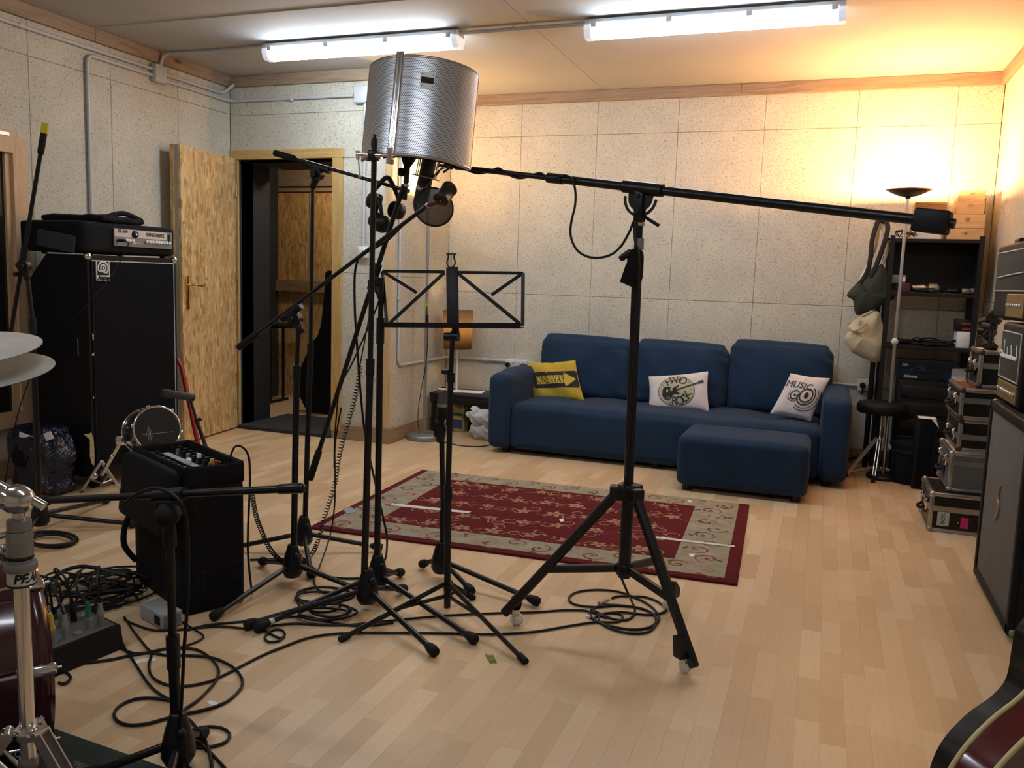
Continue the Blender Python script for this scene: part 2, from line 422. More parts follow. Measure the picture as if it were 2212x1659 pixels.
# wall with the doorway: pieces around the opening
OX0, OX1, OZ = -4.171, -3.358, 2.024
w = struct(MB().box2((OX1, YD+.022, 0), (XS-.022, YD+.16, ZC)).box2((XL, YD+.022, OZ), (OX1, YD+.16, ZC)).box2((XL, YD+.022, 0), (OX0, YD+.16, OZ)), 'wall_door', M['gap'])
boards(w, 'Y', YD, [XL, -4.115, -3.535, XS], [OZ, 2.345, ZC], -1)
boards(w, 'Y', YD, [OX1, XS], [0, 1.215, OZ], -1)
boards(w, 'Y', YD, [XL, OX0], [0, 1.215, OZ], -1)
w = struct(MB().box2((XS-.16, YD+.022, 0), (XS-.022, YB+.12, ZC)), 'wall_return', M['gap'])
boards(w, 'X', XS, [YD, 5.96, YB], [0, 1.2, 2.33, ZC], 1)
w = struct(MB().box2((XR+.022, YR, 0), (XR+.12, YB+.1, ZC)), 'wall_right', M['gap'])
boards(w, 'X', XR, [YR, -1, .2, 1.4, 2.6, 3.8, 4.4, 5.0, 5.6, 6.17, YB], [0, 1.16, 2.3, ZC], -1)
w = struct(MB().box2((XL-.1, YR-.1, 0), (XR+.1, YR-.022, ZC)), 'wall_rear', M['gap'])
boards(w, 'Y', YR, [XL+1.05*k for k in range(5)] + [XR], [0, 1.2, ZC], 1)
# ---- ceiling of painted panels
c = struct(MB().box2((XL-.1, YR-.1, ZC+.012), (XR+.1, YB+.1, ZC+.1)), 'ceiling', M['ceilgap'])
for (x0, x1) in ((XL, -1.655), (-1.655, XR)):
    for (y0, y1) in ((YR, 1.6), (1.6, 4.13), (4.13, YB)):
        g = .0022
        MB().box2((x0+g, y0+g, ZC), (x1-g, y1-g, ZC+.014)).build('ceiling_panel', M['ceil'], c)
struct(MB().box2((XL, 4.10, ZC-.006), (-1.655, 4.15, ZC)), 'trim_1', M['ceil'])
# ---- beams under the ceiling
k = 2
def trim(a, b, m):
    global k
    o = struct(MB().rbox((V(a)+V(b))/2, [abs(q) for q in (V(b)-V(a))], .003, seg=1), 'trim_%d' % k, m); k += 1; return o
BT = .028
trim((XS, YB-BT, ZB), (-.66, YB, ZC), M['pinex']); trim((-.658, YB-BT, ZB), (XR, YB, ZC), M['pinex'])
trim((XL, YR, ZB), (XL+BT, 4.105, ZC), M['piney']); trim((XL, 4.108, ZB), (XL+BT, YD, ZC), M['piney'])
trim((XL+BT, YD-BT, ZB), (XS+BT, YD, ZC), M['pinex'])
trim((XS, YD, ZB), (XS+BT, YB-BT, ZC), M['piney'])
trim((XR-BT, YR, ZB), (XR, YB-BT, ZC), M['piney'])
# corner batten of the wall return, door frame, skirting
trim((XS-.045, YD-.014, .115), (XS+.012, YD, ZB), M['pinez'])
trim((OX1, YD-.022, .06), (OX1+.082, YD, OZ), M['frame'])
trim((OX0-.079, YD-.022, OZ), (OX1+.087, YD, OZ+.068), M['framex'])
trim((OX0-.079, YD-.018, .02), (OX0, YD, OZ), M['frame'])
# inner linings of the deep doorway
trim((OX0-.03, YD, 0), (OX0, 5.745, OZ), M['blackpaint'])
trim((OX1, YD, 0), (OX1+.03, 5.95, OZ), M['frame'])
trim((OX0, YD, OZ), (OX1+.03, 5.95, OZ+.03), M['blackpaint'])
trim((OX0, YD-.035, 0), (OX1, 5.98, .028), M['blackpaint'])
def bboard(name, a, b):
    return struct(MB().rbox((V(a)+V(b))/2, [abs(q) for q in (V(b)-V(a))], .004, seg=1), name, M['skirt'])
bboard('baseboard_door', (OX1+.002, YD-.018, 0), (XS+.018, YD, .112)); bboard('baseboard_return', (XS, YD, 0), (XS+.018, YB, .112))
bboard('baseboard_back', (XS+.018, YB-.018, 0), (XR, YB, .112)); bboard('baseboard_left', (XL, YR, 0), (XL+.018, YD, .112))
# ---- vestibule behind the doorway
YV = 6.98
struct(MB().box2((OX0-.9, YD+.16, 0), (OX0-.8, YV+.1, 2.4)), 'wall_vestibule_left', M['blackpaint'])
struct(MB().box2((OX1+.03, 5.95, 0), (OX1+.10, YV+.1, 2.4)), 'wall_vestibule_right', M['blackpaint'])
struct(MB().box2((OX0-.9, YD+.16, 2.35), (OX1+.10, YV+.1, 2.45)), 'ceiling_vestibule', M['blackpaint'])
struct(MB().box2((OX0-.9, YD+.06, 0), (XL-.02, YD+.16, 2.4)), 'wall_vestibule_front', M['blackpaint'])
vw = struct(MB().box2((OX0-.9, YV+.025, 0), (OX1+.10, YV+.1, 2.4)), 'wall_vestibule_back', M['gap'])
zt = PY(650, 404, YV).z; zt2 = PY(650, 415, YV).z; xg = PY(664, 500, YV).x; zl0 = PY(640, 630, YV).z; zl1 = PY(640, 605, YV).z
MB().box2((OX0-.8, YV, zt+.008), (OX1+.03, YV+.025, 2.35)).build('header_board', M['pinex'], vw)
MB().box2((OX0-.8, YV, zt2+.006), (OX1+.03, YV+.025, zt-.008)).build('header_strip', M['pinex'], vw)
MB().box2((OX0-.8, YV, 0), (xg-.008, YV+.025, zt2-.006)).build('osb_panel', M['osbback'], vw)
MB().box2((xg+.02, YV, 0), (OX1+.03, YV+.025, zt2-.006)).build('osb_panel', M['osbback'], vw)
MB().box2((xg-.004, YV+.01, 0), (xg+.016, YV+.025, zt2-.006)).build('seal_strip', M['foam'], vw)
MB().box2((OX0-.8, YV-.045, zl0), (OX1+.02, YV-.002, zl1)).build('cross_batten', M['skirt'], vw)
# ---- open door leaf
hx, fe = V((OX0-.012, YD-.03, 0)), G(399, 960)
dv = (fe-hx).normalized(); nv = V((-dv.y, dv.x, 0)); nv = nv if nv.x > 0 else -nv; DL = (fe-hx).length
dr = bpy.data.objects.new('door_1', None); COL.objects.link(dr); dr.location = hx; dr['kind'] = 'structure'; WM[dr.name] = Matrix.Translation(hx)
def slab(t0, t1, z0, z1, a=0, b=DL):
    c = hx + dv*((a+b)/2) + nv*((t0+t1)/2) + V((0, 0, (z0+z1)/2))
    return MB().box(c, (b-a, abs(t1-t0), z1-z0), axm(dv, nv, V((0, 0, 1))))
slab(-.018, 0, .012, 2.03).build('osb_face', M['osb'], dr)
slab(-.052, -.018, .012, 2.03, 0, DL-.004).build('insulation_core', M['foam'], dr)
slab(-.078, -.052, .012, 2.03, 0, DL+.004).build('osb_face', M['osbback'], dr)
def don(x, y): return onplane(x, y, hx, nv)
h0, h1 = don(405, 668), don(405, 595); hz = (h0.z+h1.z)/2
hp = MB().rbox(V((h0.x, h0.y, hz))+nv*.004, (.032, .008, abs(h1.z-h0.z)), .003, axm(dv, nv, V((0, 0, 1))), 2).build('handle_plate', M['brass'], dr)
hl = don(408, 615)
MB().tube(bez([hl, hl+nv*.045, hl+nv*.055-dv*.02, hl+nv*.055-dv*.075+V((0, 0, -.006)), hl+nv*.057-dv*.11+V((0, 0, .006))], 6), .0075, 10).build('door_handle', M['brass'], hp)
for z in (.35, 1.05, 1.75): MB().cyl(hx+nv*.006+V((0, 0, z)), hx+nv*.006+V((0, 0, z+.09)), .008).build('hinge', M['brass'], dr)
# ---- pine framed sound-lock window on the left wall
wy1 = PX(46, 330, XL+.02).y; wy0 = wy1-1.1; wz1 = PX(46, 302, XL+.02).z; wz0 = .30; fw = .085
wn = struct(MB().box2((XL+.001, wy0+fw, wz0+fw), (XL+.022, wy1-fw, wz1-fw)), 'window_1', M['glass'])
X0, X1 = XL+.001, XL+.06
def fpiece(poly): return MB().prism([(p[0], p[1]) for p in poly], (X0, 0, 0), (0, 1, 0), (0, 0, 1), X1-X0)
fpiece([(wy0, wz1), (wy0+fw, wz1-fw), (wy1-fw, wz1-fw), (wy1, wz1)]).build('frame_rail', M['pinepale'], wn)
fpiece([(wy1, wz1), (wy1-fw, wz1-fw), (wy1-fw, wz0+fw), (wy1, wz0)]).build('frame_stile', M['pinepale'], wn)
fpiece([(wy0, wz0), (wy0+fw, wz0+fw), (wy0+fw, wz1-fw), (wy0, wz1)]).build('frame_stile', M['pinepale'], wn)
fpiece([(wy0, wz0), (wy1, wz0), (wy1-fw, wz0+fw), (wy0+fw, wz0+fw)]).build('frame_rail', M['pinepale'], wn)
MB().box2((X0, wy1-fw-.035, wz0+fw), (X1-.02, wy1-fw, wz1-fw)).build('inner_stile', M['pinepale'], wn)
MB().box2((XL+.001, wy0+.05, wz1), (XL+.05, wy1-.04, wz1+.035)).build('top_batten', M['pinepale'], wn)
MB().box2((XL+.05, wy1-.25, wz1+.004), (XL+.056, wy1-.10, wz1+.022)).build('steel_bracket', M['steel'], wn)
# ================================================================== LAMPS
def tube_lamp(label, x0, x1, y, group, dm='tube'):
    z1 = ZC-.012; t = thing('fluorescent_light', label, 'ceiling light', ((x0+x1)/2, y, ZC), 0, group)
    L = x1-x0; c = (x0+x1)/2
    hp = [(-.052, -.032), (-.058, -.018), (-.05, 0), (.05, 0), (.058, -.018), (.052, -.032)]
    MB().prism(hp, (x0, y, z1-.0), (0, 1, 0), (0, 0, 1), L).build('housing', M['lamp_body'], t)
    dp = [(-.056, -.032), (-.056, -.05), (-.046, -.078), (-.028, -.09), (.028, -.09), (.046, -.078), (.056, -.05), (.056, -.032)]
    MB().prism(dp, (x0+.03, y, z1), (0, 1, 0), (0, 0, 1), L-.06, True).build('diffuser', M[dm], t)
    for e in (0, 1):
        xe = x0-.004 if e == 0 else x1-.032
        ep = [(-.059, -.03), (-.059, -.052), (-.048, -.08), (-.03, -.093), (.03, -.093), (.048, -.08), (.059, -.052), (.059, -.03)]
        MB().prism(ep, (xe, y, z1), (0, 1, 0), (0, 0, 1), .036).build('end_cap', M['lampcap'], t)
    for i in range(4):
        xc = x0+.05+(L-.1)*i/3
        for sy in (-1, 1): MB().rbox((xc, y+sy*.06, z1-.03), (.03, .006, .03), .002).build('clip', M['lamp_body'], t)
    for xc in (x0+.25, x1-.25): MB().box2((xc-.03, y-.02, z1), (xc+.03, y+.02, ZC)).build('bracket', M['lamp_body'], t)
    return t
M['tube'] = emis('lit_fluorescent_diffuser', (.78, .89, 1.0), TUBE_POWER)
M['tube2'] = emis('lit_fluorescent_diffuser_added', (.86, .92, 1.0), TUBE_POWER*.62)  # weaker glow for the battens added behind the camera
M['lampcap'] = mat('translucent_end_cap', (.72, .76, .80), .4, emit=(.8, .9, 1), es=.5)
a, b = G(570, 118, 2.55), G(1000, 97, 2.55); c, d = G(1270, 76, 2.55), G(1826, 33, 2.55)
YL = (a.y+b.y+c.y+d.y)/4; gp = 'fluorescent battens on the ceiling'
tube_lamp('fluorescent ceiling batten above the perforated reflection filter', a.x, b.x, YL, gp)
tube_lamp('fluorescent ceiling batten above the long boom of the wheeled stand', c.x, d.x, YL, gp)
tube_lamp('added fluorescent ceiling batten, out of sight over the drum kit side', a.x, b.x, .9, gp, 'tube2')  # this and the next: unseen battens behind the camera, added for brightness
tube_lamp('added fluorescent ceiling batten, out of sight over the guitar side', c.x, d.x, .9, gp, 'tube2')
def plight(name, loc, col, power, r, parent=None):
    d_ = bpy.data.lights.new(name, 'POINT'); d_.color = col; d_.energy = power; d_.shadow_soft_size = r
    o = bpy.data.objects.new(name, d_); COL.objects.link(o)
    if parent is not None: o.parent = parent; o.location = WM[parent.name].inverted() @ V(loc)
    else: o.location = loc
    return o
# torchiere beside the shelf
M['bulb'] = emis('halogen_bulb', (1, .72, .40), 60)
M['bronze'] = mat('dark_bronze_metal', (.10, .055, .03), .4, .6)
M['polegrey'] = mat('grey_lamp_pole', (.30, .30, .31), .35, .6)
tp = PY(1963, 410, 5.93); tb = V((tp.x-.004, 5.93, 0))
t = thing('floor_lamp', 'tall uplighter floor lamp with dark bowl, lit, in front of the black shelf', 'floor lamp', tb)
MB().lathe([(.0, 0), (.10, 0), (.105, .012), (.10, .025), (.02, .035), (0, .036)], tb, n=32).build('base', M['plastic'], t)
MB().cyl(tb+V((0, 0, .03)), V((tp.x, tp.y, tp.z-.04)), .0105).build('pole', M['steel'], t)
BWL = .136
MB().lathe([(.014, -.055), (.018, -.045), (.06, -.036), (.10, -.018), (BWL, 0), (BWL-.004, 0), (.097, -.012), (.058, -.029), (.015, -.036), (0, -.036)], tp, n=36).build('bowl', M['bronze'], t)
MB().cyl(tp+V((-.04, 0, -.014)), tp+V((.04, 0, -.014)), .005).build('bulb', M['bulb'], t)
kz = PY(1935, 738, 5.93).z
MB().sph((tb.x, tb.y-.008, kz), (.022, .018, .022)).build('dimmer_knob', M['pvc'], t)
plight('torch_light', tp+V((0, 0, .004)), (1, .49, .19), TORCH_POWER, .02, t)
# pole lamp in the corner left of the sofa
lb = G(916, 948); lt = PY(896, 415, lb.y); lt = V((lb.x, lb.y, lt.z))
t = thing('floor_lamp', 'grey floor lamp on a round disc base in the corner, lit', 'floor lamp', lb)
MB().lathe([(0, 0), (.128, 0), (.132, .008), (.132, .03), (.122, .038), (.02, .042), (0, .042)], lb, n=36).build('base', M['polegrey'], t)
MB().cyl(lb+V((0, 0, .04)), lt+V((0, 0, -.10)), .0115).build('pole', M['polegrey'], t)
MB().lathe([(.014, -.12), (.03, -.11), (.055, -.05), (.075, .03), (.071, .03), (.05, -.05), (.02, -.10), (0, -.10)], lt, n=28).build('shade', M['pvcw'], t)
MB().sph(lt+V((0, 0, -.03)), .028).build('bulb', M['bulb'], t)
q = PY(919, 690, lb.y)
MB().rbox((lb.x+.012, lb.y-.014, q.z), (.022, .018, .075), .006).build('inline_switch', M['plastic'], t)
MB().cyl((lb.x, lb.y, q.z+.08), (lb.x, lb.y, q.z+.12), .0135).build('green_tape', mat('green_tape', (.35, .48, .05), .5), t)
cd = [PY(x, y, lb.y-.015) for x, y in ((922, 660), (924, 720), (921, 780), (912, 830), (904, 880), (903, 915), (907, 938))]
MB().tube(bez(cd, 6), .003, 6).build('flex', M['cable'], t)
plight('corner_light', lt+V((0, 0, .035)), (1, .56, .22), CORNER_POWER, .05, t)
# little table lamp with a fabric shade
tl_y = 6.12
s0, s1, s2, s3 = PY(962, 668, tl_y), PY(1021, 672, tl_y), PY(1014, 756, tl_y), PY(960, 750, tl_y)
m_, nt, b = newmat('amber_fabric_shade')
f = noise(nt, coords(nt, (1, 1, 6)), 30, 3)
nt.links.new(ramp(nt, f, [(.3, (.22, .15, .08)), (.7, (.34, .25, .14))]), b.inputs['Base Color']); b.inputs['Roughness'].default_value = .9
tr = nt.nodes.new('ShaderNodeBsdfTranslucent'); tr.inputs[0].default_value = (.50, .36, .18, 1); mx = nt.nodes.new('ShaderNodeMixShader'); mx.inputs[0].default_value = .55
nt.links.new(b.outputs[0], mx.inputs[1]); nt.links.new(tr.outputs[0], mx.inputs[2]); nt.links.new(mx.outputs[0], nt.nodes['Material Output'].inputs[0])
M['shade'] = m_
ctr = (s0+s1+s2+s3)/4; rr = (s1-s0).length/2; zt_, zb_ = (s0.z+s1.z)/2, (s2.z+s3.z)/2
foot = PY(978, 846, tl_y)
t = thing('table_lamp', 'small table lamp with amber fabric shade on the black console', 'lamp', (ctr.x, ctr.y, foot.z))
MB().lathe([(rr, zt_), (rr*.96, zb_), (rr*.945, zb_), (rr*.985, zt_)], (ctr.x, ctr.y, 0), n=36, closed=True).build('lamp_shade', M['shade'], t)
MB().cyl((ctr.x, ctr.y, foot.z+.012), (ctr.x, ctr.y, zt_-.10), .008).build('stem', M['white'], t)
MB().lathe([(0, 0), (.055, 0), (.055, .01), (.01, .015), (0, .015)], (ctr.x, ctr.y, foot.z), n=24).build('base', M['white'], t)
MB().sph((ctr.x, ctr.y, (zt_+zb_)/2), .028).build('bulb', M['bulb'], t)
plight('shade_light', (ctr.x, ctr.y, (zt_+zb_)/2+.04), (1, .58, .25), SHADE_POWER, .03, t)

# unseen lamp added above the door head to brighten the vestibule
vl = V((-3.95, 6.45, 2.35))
t = thing('added_vestibule_lamp', 'added round lamp, out of sight on the vestibule ceiling behind the doorway', 'ceiling light', vl)
MB().lathe([(0, 0), (.09, 0), (.09, -.02), (.08, -.03), (0, -.03)], vl, n=24).build('base', M['pvcw'], t)
MB().sph(vl+V((0, 0, -.03)), (.075, .075, .04)).build('globe', emis('added_lamp_globe', (1, .80, .55), 170), t)
# ================================================================== SOFA, PILLOWS, RUG
def VH(base, y):
    """height above a floor point that shows at pixel row y"""
    lo, hi = 0.0, 4.0
    for _ in range(40):
        m = (lo+hi)/2
        if proj((base.x, base.y, m))[1] > y: lo = m
        else: hi = m
    return lo
def weave(name, col, col2, sc=900):
    m, nt, b = newmat(name); v = coords(nt); n1 = noise(nt, v, sc, 2); n2 = noise(nt, v, 6, 3)
    c = ramp(nt, n1, [(.35, col), (.65, col2)]); c = mixc(nt, 1, c, ramp(nt, n2, [(.3, (.85, .85, .87)), (.7, (1.08, 1.08, 1.08))]), 'MULTIPLY')
    nt.links.new(c, b.inputs['Base Color']); b.inputs['Roughness'].default_value = .92; b.inputs['Sheen Weight'].default_value = .06; b.inputs['Specular IOR Level'].default_value = .2
    bump(nt, b, n1, .25); return m
M['navy'] = weave('navy_upholstery', (.010, .025, .056), (.019, .044, .090), 450)
ZF = .035
sfl, sfr = G(1050, 965, ZF), G(1838, 1046, ZF); YF = (sfl.y+G(1770, 1042, ZF).y)/2; SX0, SX1 = sfl.x, .205
AW = .172; ZA = VH(V((SX0+.1, YF, 0)), 806)
sofa = thing('sofa', 'navy blue three-seat sofa against the board wall', 'sofa', ((SX0+SX1)/2, YF+.35, 0))
def arm(x0, x1):
    def fn(p, u):
        if p.z > 0: p.z -= .015*(u.y < -.5)*abs(u.y)
        return p
    return MB().soft(((x0+x1)/2, (YF+6.28)/2, (ZF+ZA)/2), (x1-x0, 6.28-YF, ZA-ZF), .05, (.004, .004, .008), n=11, fn=fn)
a1 = arm(SX0, SX0+AW).build('armrest', M['navy'], sofa); a2 = arm(SX1-AW, SX1).build('armrest', M['navy'], sofa)
zs = VH(V((SX0+AW+.3, YF+.01, 0)), 882)+.01
def seatfn(p, u):
    if u.z > .5:
        for tx in (-.66, -.22, .22, .66):
            for ty in (-.25, .35):
                d2 = ((u.x-tx)*1.1)**2 + ((u.y-ty)*.35)**2
                p.z -= .030*math.exp(-d2/.010)
        p.z += .01*math.cos(u.x*8.5)*.5
    return p
MB().soft(((SX0+SX1)/2, (YF+.012+6.2)/2, (ZF+zs)/2), (SX1-SX0-2*AW+.01, 6.2-YF-.012, zs-ZF), .05, (0, .008, .022), n=34, fn=seatfn).build('seat', M['navy'], sofa)
bx0, bx1 = SX0+AW, SX1-AW
MB().soft(((bx0+bx1)/2, 6.24, (ZF+.62)/2+.02), (bx1-bx0, .16, .60), .04).build('back_frame', M['navy'], sofa)
edges = [(PY(1178, 720, 6.17).x, PY(1376, 730, 6.17).x, 712), (PY(1377, 730, 6.17).x, PY(1579, 740, 6.17).x, 724), (PY(1581, 740, 6.17).x, PY(1803, 750, 6.17).x, 725)]
CY = 6.135
for x0, x1, yp in edges:
    zt = PY((proj(((x0+x1)/2, CY, .8))[0]), yp+13, CY).z
    def cfn(p, u):
        s = .010*math.sin(u.z*17+u.x*6+x0*7)*max(0, abs(u.x)-.55)*(abs(u.y) > .5) + .004*math.sin(u.x*11+u.z*7+x0*3)
        p.y += s; p.z -= .016*(u.x+1)/2*(u.z > .6) + .014*(abs(u.x) > .9)*(u.z > .6); return p
    MB().soft(((x0+x1)/2, CY, (zs-.03+zt)/2), (x1-x0-.004, .20, zt-zs+.03), .065, (.004, .032, .010), rotm(-6, 0, 0), n=20, fn=cfn).build('back_cushion', M['navy'], sofa)
for x in (SX0+.12, (SX0+SX1)/2, SX1-.12):
    for y in (YF+.09, 6.2): MB().cyl((x, y, 0), (x, y, ZF+.01), .03, .034).build('foot', M['plastic'], sofa)
# seams on the arms
for o, x in ((a1, SX0+AW-.012), (a2, SX1-AW+.012)):
    MB().tube([(x, YF-.002, ZF+.03), (x, YF-.006, ZA-.08), (x, YF+.02, ZA-.01)], .0025, 6).build('seam', M['navy'], o)
# ottoman
o0, o1 = G(1458, 1047, ZF), G(1742, 1077, ZF); OYF = (o0.y+o1.y)/2; OX = (o0.x, o1.x)
ozt = VH(V((o0.x, OYF, 0)), 944)+.012; oyb = min(G(1491, 912, ozt).y, YF-.012)
ot = thing('ottoman', 'navy blue square-cornered ottoman standing before the sofa', 'ottoman', ((OX[0]+OX[1])/2, (OYF+oyb)/2, 0))
def ofn(p, u):
    if u.z > .5:
        for tx in (0.05,):
            p.z -= .022*math.exp(-(((u.x-tx))**2+((u.y)*.6)**2)/.022)
    return p
MB().soft(((OX[0]+OX[1])/2, (OYF+oyb)/2, (ZF+ozt)/2), (OX[1]-OX[0], oyb-OYF, ozt-ZF), .04, (.004, .006, .014), n=20, fn=ofn).build('body', M['navy'], ot)
for x in (OX[0]+.06, OX[1]-.06):
    for y in (OYF+.06, oyb-.06): MB().cyl((x, y, 0), (x, y, ZF+.012), .028, .032).build('foot', M['plastic'], ot)
# ---- pillows
class Pillow:
    def __init__(s, name, label, TL, TR, BR, BL, th, m, yb, yt, wob=0):
        s.c = [PY(*BL, yb), PY(*BR, yb), PY(*TR, yt), PY(*TL, yt)]; s.th = th; s.wob = wob
        n = (s.c[1]-s.c[0]).cross(s.c[3]-s.c[0]).normalized(); s.n = n if n.y < 0 else -n
        cen = sum(s.c, V((0, 0, 0)))/4; s.t = thing(name, label, 'pillow', V((cen.x, cen.y, s.c[0].z)))
        N = 22; mb = MB(); 
        for side in (1, -1):
            vs = [s.S(-1+2*i/N, -1+2*j/N, side) for j in range(N+1) for i in range(N+1)]
            fs = [(j*(N+1)+i, j*(N+1)+i+1, (j+1)*(N+1)+i+1, (j+1)*(N+1)+i) for j in range(N) for i in range(N)]
            mb.add(vs, fs if side > 0 else [f[::-1] for f in fs], True)
        s.body = mb.build('cover', m, s.t)
    def S(s, u, v, side=1, off=0.0):
        k = .94 + .06*abs(u*v)
        uu = u*(1-.045*(1-v*v)*abs(u)); vv = v*(1-.05*(1-u*u)*abs(v))
        a = s.c[0].lerp(s.c[1], (uu+1)/2); b = s.c[3].lerp(s.c[2], (uu+1)/2); p = a.lerp(b, (vv+1)/2)
        h = (max(0, 1-u*u)*max(0, 1-v*v))**.42
        w = s.wob*math.sin(u*5+v*3+1)*(1-u*u)*(1-v*v) - s.wob*1.6*math.exp(-((u-.05)/.12)**2)*max(0, v+.1)
        return p + s.n*(side*s.th*h + (w if side > 0 else 0) + off)
    def decal(s, polys, m, name, off=.0025, cuts=3):
        mb = MB()
        for poly in polys:
            bm = bmesh.new(); f = bm.faces.new([bm.verts.new((p[0], p[1], 0)) for p in poly])
            bmesh.ops.triangulate(bm, faces=bm.faces[:])
            for _ in range(cuts): 
                es = [e for e in bm.edges if e.calc_length() > .12]
                if es: bmesh.ops.subdivide_edges(bm, edges=es, cuts=1)
                bmesh.ops.triangulate(bm, faces=bm.faces[:])
            bm.verts.index_update(); mb.add([s.S(v.co.x, v.co.y, 1, off) for v in bm.verts], [[v.index for v in f.verts] for f in bm.faces], True); bm.free()
        return mb.build(name, m, s.body)
    def text(s, items, m, name, off=.004):
        mb = MB()
        for body, size, u, v, ang, sx in items:
            ca, sa = math.cos(ang), math.sin(ang); asp = (s.c[1]-s.c[0]).length/(s.c[3]-s.c[0]).length
            def fn(x, y): x *= sx; return s.S(u+(x*ca-y*sa), v+(x*sa+y*ca)*asp, 1, off)
            mb.text(body, size, (0, 0, 0), (1, 0, 0), (0, 1, 0), fn=fn, bold=0.0)
        return mb.build(name, m, s.body)
M['yellow'] = mat('mustard_cotton', (.52, .36, .035), .9, var=.12, vs=12, bs=.2, bscale=500)
M['blackink'] = mat('black_print', (.018, .017, .018), .85)
M['cream'] = mat('white_cotton', (.62, .57, .56), .92, var=.06, vs=15, bs=.2, bscale=500)
M['yellowink'] = mat('yellow_print', (.60, .42, .05), .9)
M['beigeink'] = mat('beige_print', (.42, .40, .27), .9)
M['greyink'] = mat('dark_grey_print', (.05, .05, .045), .9)
p = Pillow('throw_pillow', 'mustard yellow pillow printed ONE WAY with a black arrow sign', (1138, 784), (1243, 778), (1263, 866), (1150, 867), .045, M['yellow'], 5.93, 6.00, .010)
def rr_(u0, u1, v0, v1, r, n=4):
    out = []
    for cx, cy, a0 in ((u1-r, v1-r, 0), (u0+r, v1-r, 90), (u0+r, v0+r, 180), (u1-r, v0+r, 270)):
        for i in range(n+1):
            a = math.radians(a0+90*i/n); out.append((cx+r*math.cos(a), cy+r*math.sin(a)))
    return out
p.decal([rr_(-.80, .99, -.36, .46, .08)], M['blackink'], 'sign_panel', .002)
p.decal([[(-.66, -.16), (.50, -.16), (.50, .26), (-.66, .26)], [(.47, -.32), (.93, .05), (.47, .40)]], M['yellowink'], 'arrow', .004)
p.text([('ONE WAY', .44, -.08, .045, 0, .56)], M['blackink'], 'lettering', .0055)
p = Pillow('throw_pillow', 'white oblong pillow printed with a round HARD ROCK guitar emblem', (1401, 813), (1530, 802), (1532, 888), (1400, 887), .05, M['cream'], 5.86, 5.96, .003)
def ell(cu, cv, a, b, n=28, t0=0, t1=360): return [(cu+a*math.cos(math.radians(t0+(t1-t0)*i/n)), cv+b*math.sin(math.radians(t0+(t1-t0)*i/n))) for i in range(n)]
p.decal([ell(-.03, -.02, .62, .83)], M['greyink'], 'emblem_ring', .002)
p.decal([ell(-.03, -.02, .60, .80)], M['beigeink'], 'emblem_disc', .0032)
gb = [(-.50, -.02), (-.46, .16), (-.36, .22), (-.24, .18), (-.16, .10), (-.08, .16), (.02, .24), (.07, .30), (.06, .18), (-.02, .08), (.0, -.06), (.10, -.20), (.06, -.26), (-.06, -.20), (-.14, -.26), (-.18, -.42), (-.28, -.55), (-.40, -.50), (-.50, -.28)]
p.decal([gb], M['blackink'], 'guitar_body', .0045)
p.decal([[(-.02, -.06), (.0, .05), (.55, .34), (.56, .25)], [(.55, .33), (.72, .42), (.73, .36), (.56, .26)], [(.70, .46), (.86, .52), (.90, .40), (.74, .32)]], M['greyink'], 'guitar_neck', .0042)
st = lambda cu, cv, r: [(cu+(r if i % 2 == 0 else r*.4)*math.cos(math.pi/2+i*math.pi/5), cv+1.4*(r if i % 2 == 0 else r*.4)*math.sin(math.pi/2+i*math.pi/5)) for i in range(10)]
p.decal([st(.02, -.40, .07), st(.14, -.38, .05), st(.22, -.25, .05), st(.31, -.2, .04), st(-.47, .30, .03), st(.40, .42, .03), st(.46, .02, .03), st(-.24, -.66, .03)], M['greyink'], 'stars', .0045, 1)
p.decal([[(-.36, -.12), (-.30, -.10), (-.30, .06), (-.36, .04)], [(-.22, -.05), (-.15, -.02), (-.15, .13), (-.22, .10)]] + [ell(-.33+.07*i, -.36-.09*j, .02, .03, 8) for i in (0, 1) for j in (0, 1)], M['beigeink'], 'guitar_fittings', .0055, 0)
it = []
for ch, a in zip('HARD', (122, 101, 79, 58)):
    it.append((ch, .36, -.03+.44*math.cos(math.radians(a)), -.02+.60*math.sin(math.radians(a)), math.radians(a-90), 1.0))
for ch, a in zip('ROCK', (262, 287, 311, 335)):
    it.append((ch, .38, -.03+.43*math.cos(math.radians(a)), -.02+.58*math.sin(math.radians(a)), math.radians(a+90), .95))
p.text(it, M['blackink'], 'lettering', .005)
p = Pillow('throw_pillow', 'white pillow printed MUSIC with concentric speaker rings leaning on armrest', (1708, 806), (1793, 817), (1751, 911), (1663, 893), .045, M['cream'], 5.70, 5.80, .006)
def ringp(cu, cv, a, w, n=32, t0=0, t1=360):
    out = []
    for i in range(n):
        a0, a1 = math.radians(t0+(t1-t0)*i/n), math.radians(t0+(t1-t0)*(i+1)/n)
        out.append([(cu+a*math.cos(a0), cv+a*math.sin(a0)), (cu+a*math.cos(a1), cv+a*math.sin(a1)), (cu+(a-w)*math.cos(a1), cv+(a-w)*math.sin(a1)), (cu+(a-w)*math.cos(a0), cv+(a-w)*math.sin(a0))])
    return out
p.decal(ringp(.28, .02, .34, .06) + ringp(.28, .02, .46, .05, 32, 180, 420) + ringp(.30, 0, .58, .03, 32, 230, 400) + ringp(.32, 0, .70, .03, 32, 235, 385) + ringp(-.28, -.02, .22, .05) + ringp(-.28, -.02, .31, .025, 24, 150, 330)
        + [ell(.28, .02, .11, .14, 14), ell(-.28, -.02, .05, .06, 10)], M['blackink'], 'speaker_rings', .004, 0)
p.decal([ell(-.62+.09*i, -.18-.06*(i % 2), .02, .025, 6) for i in range(4)], M['greyink'], 'dots', .004, 0)
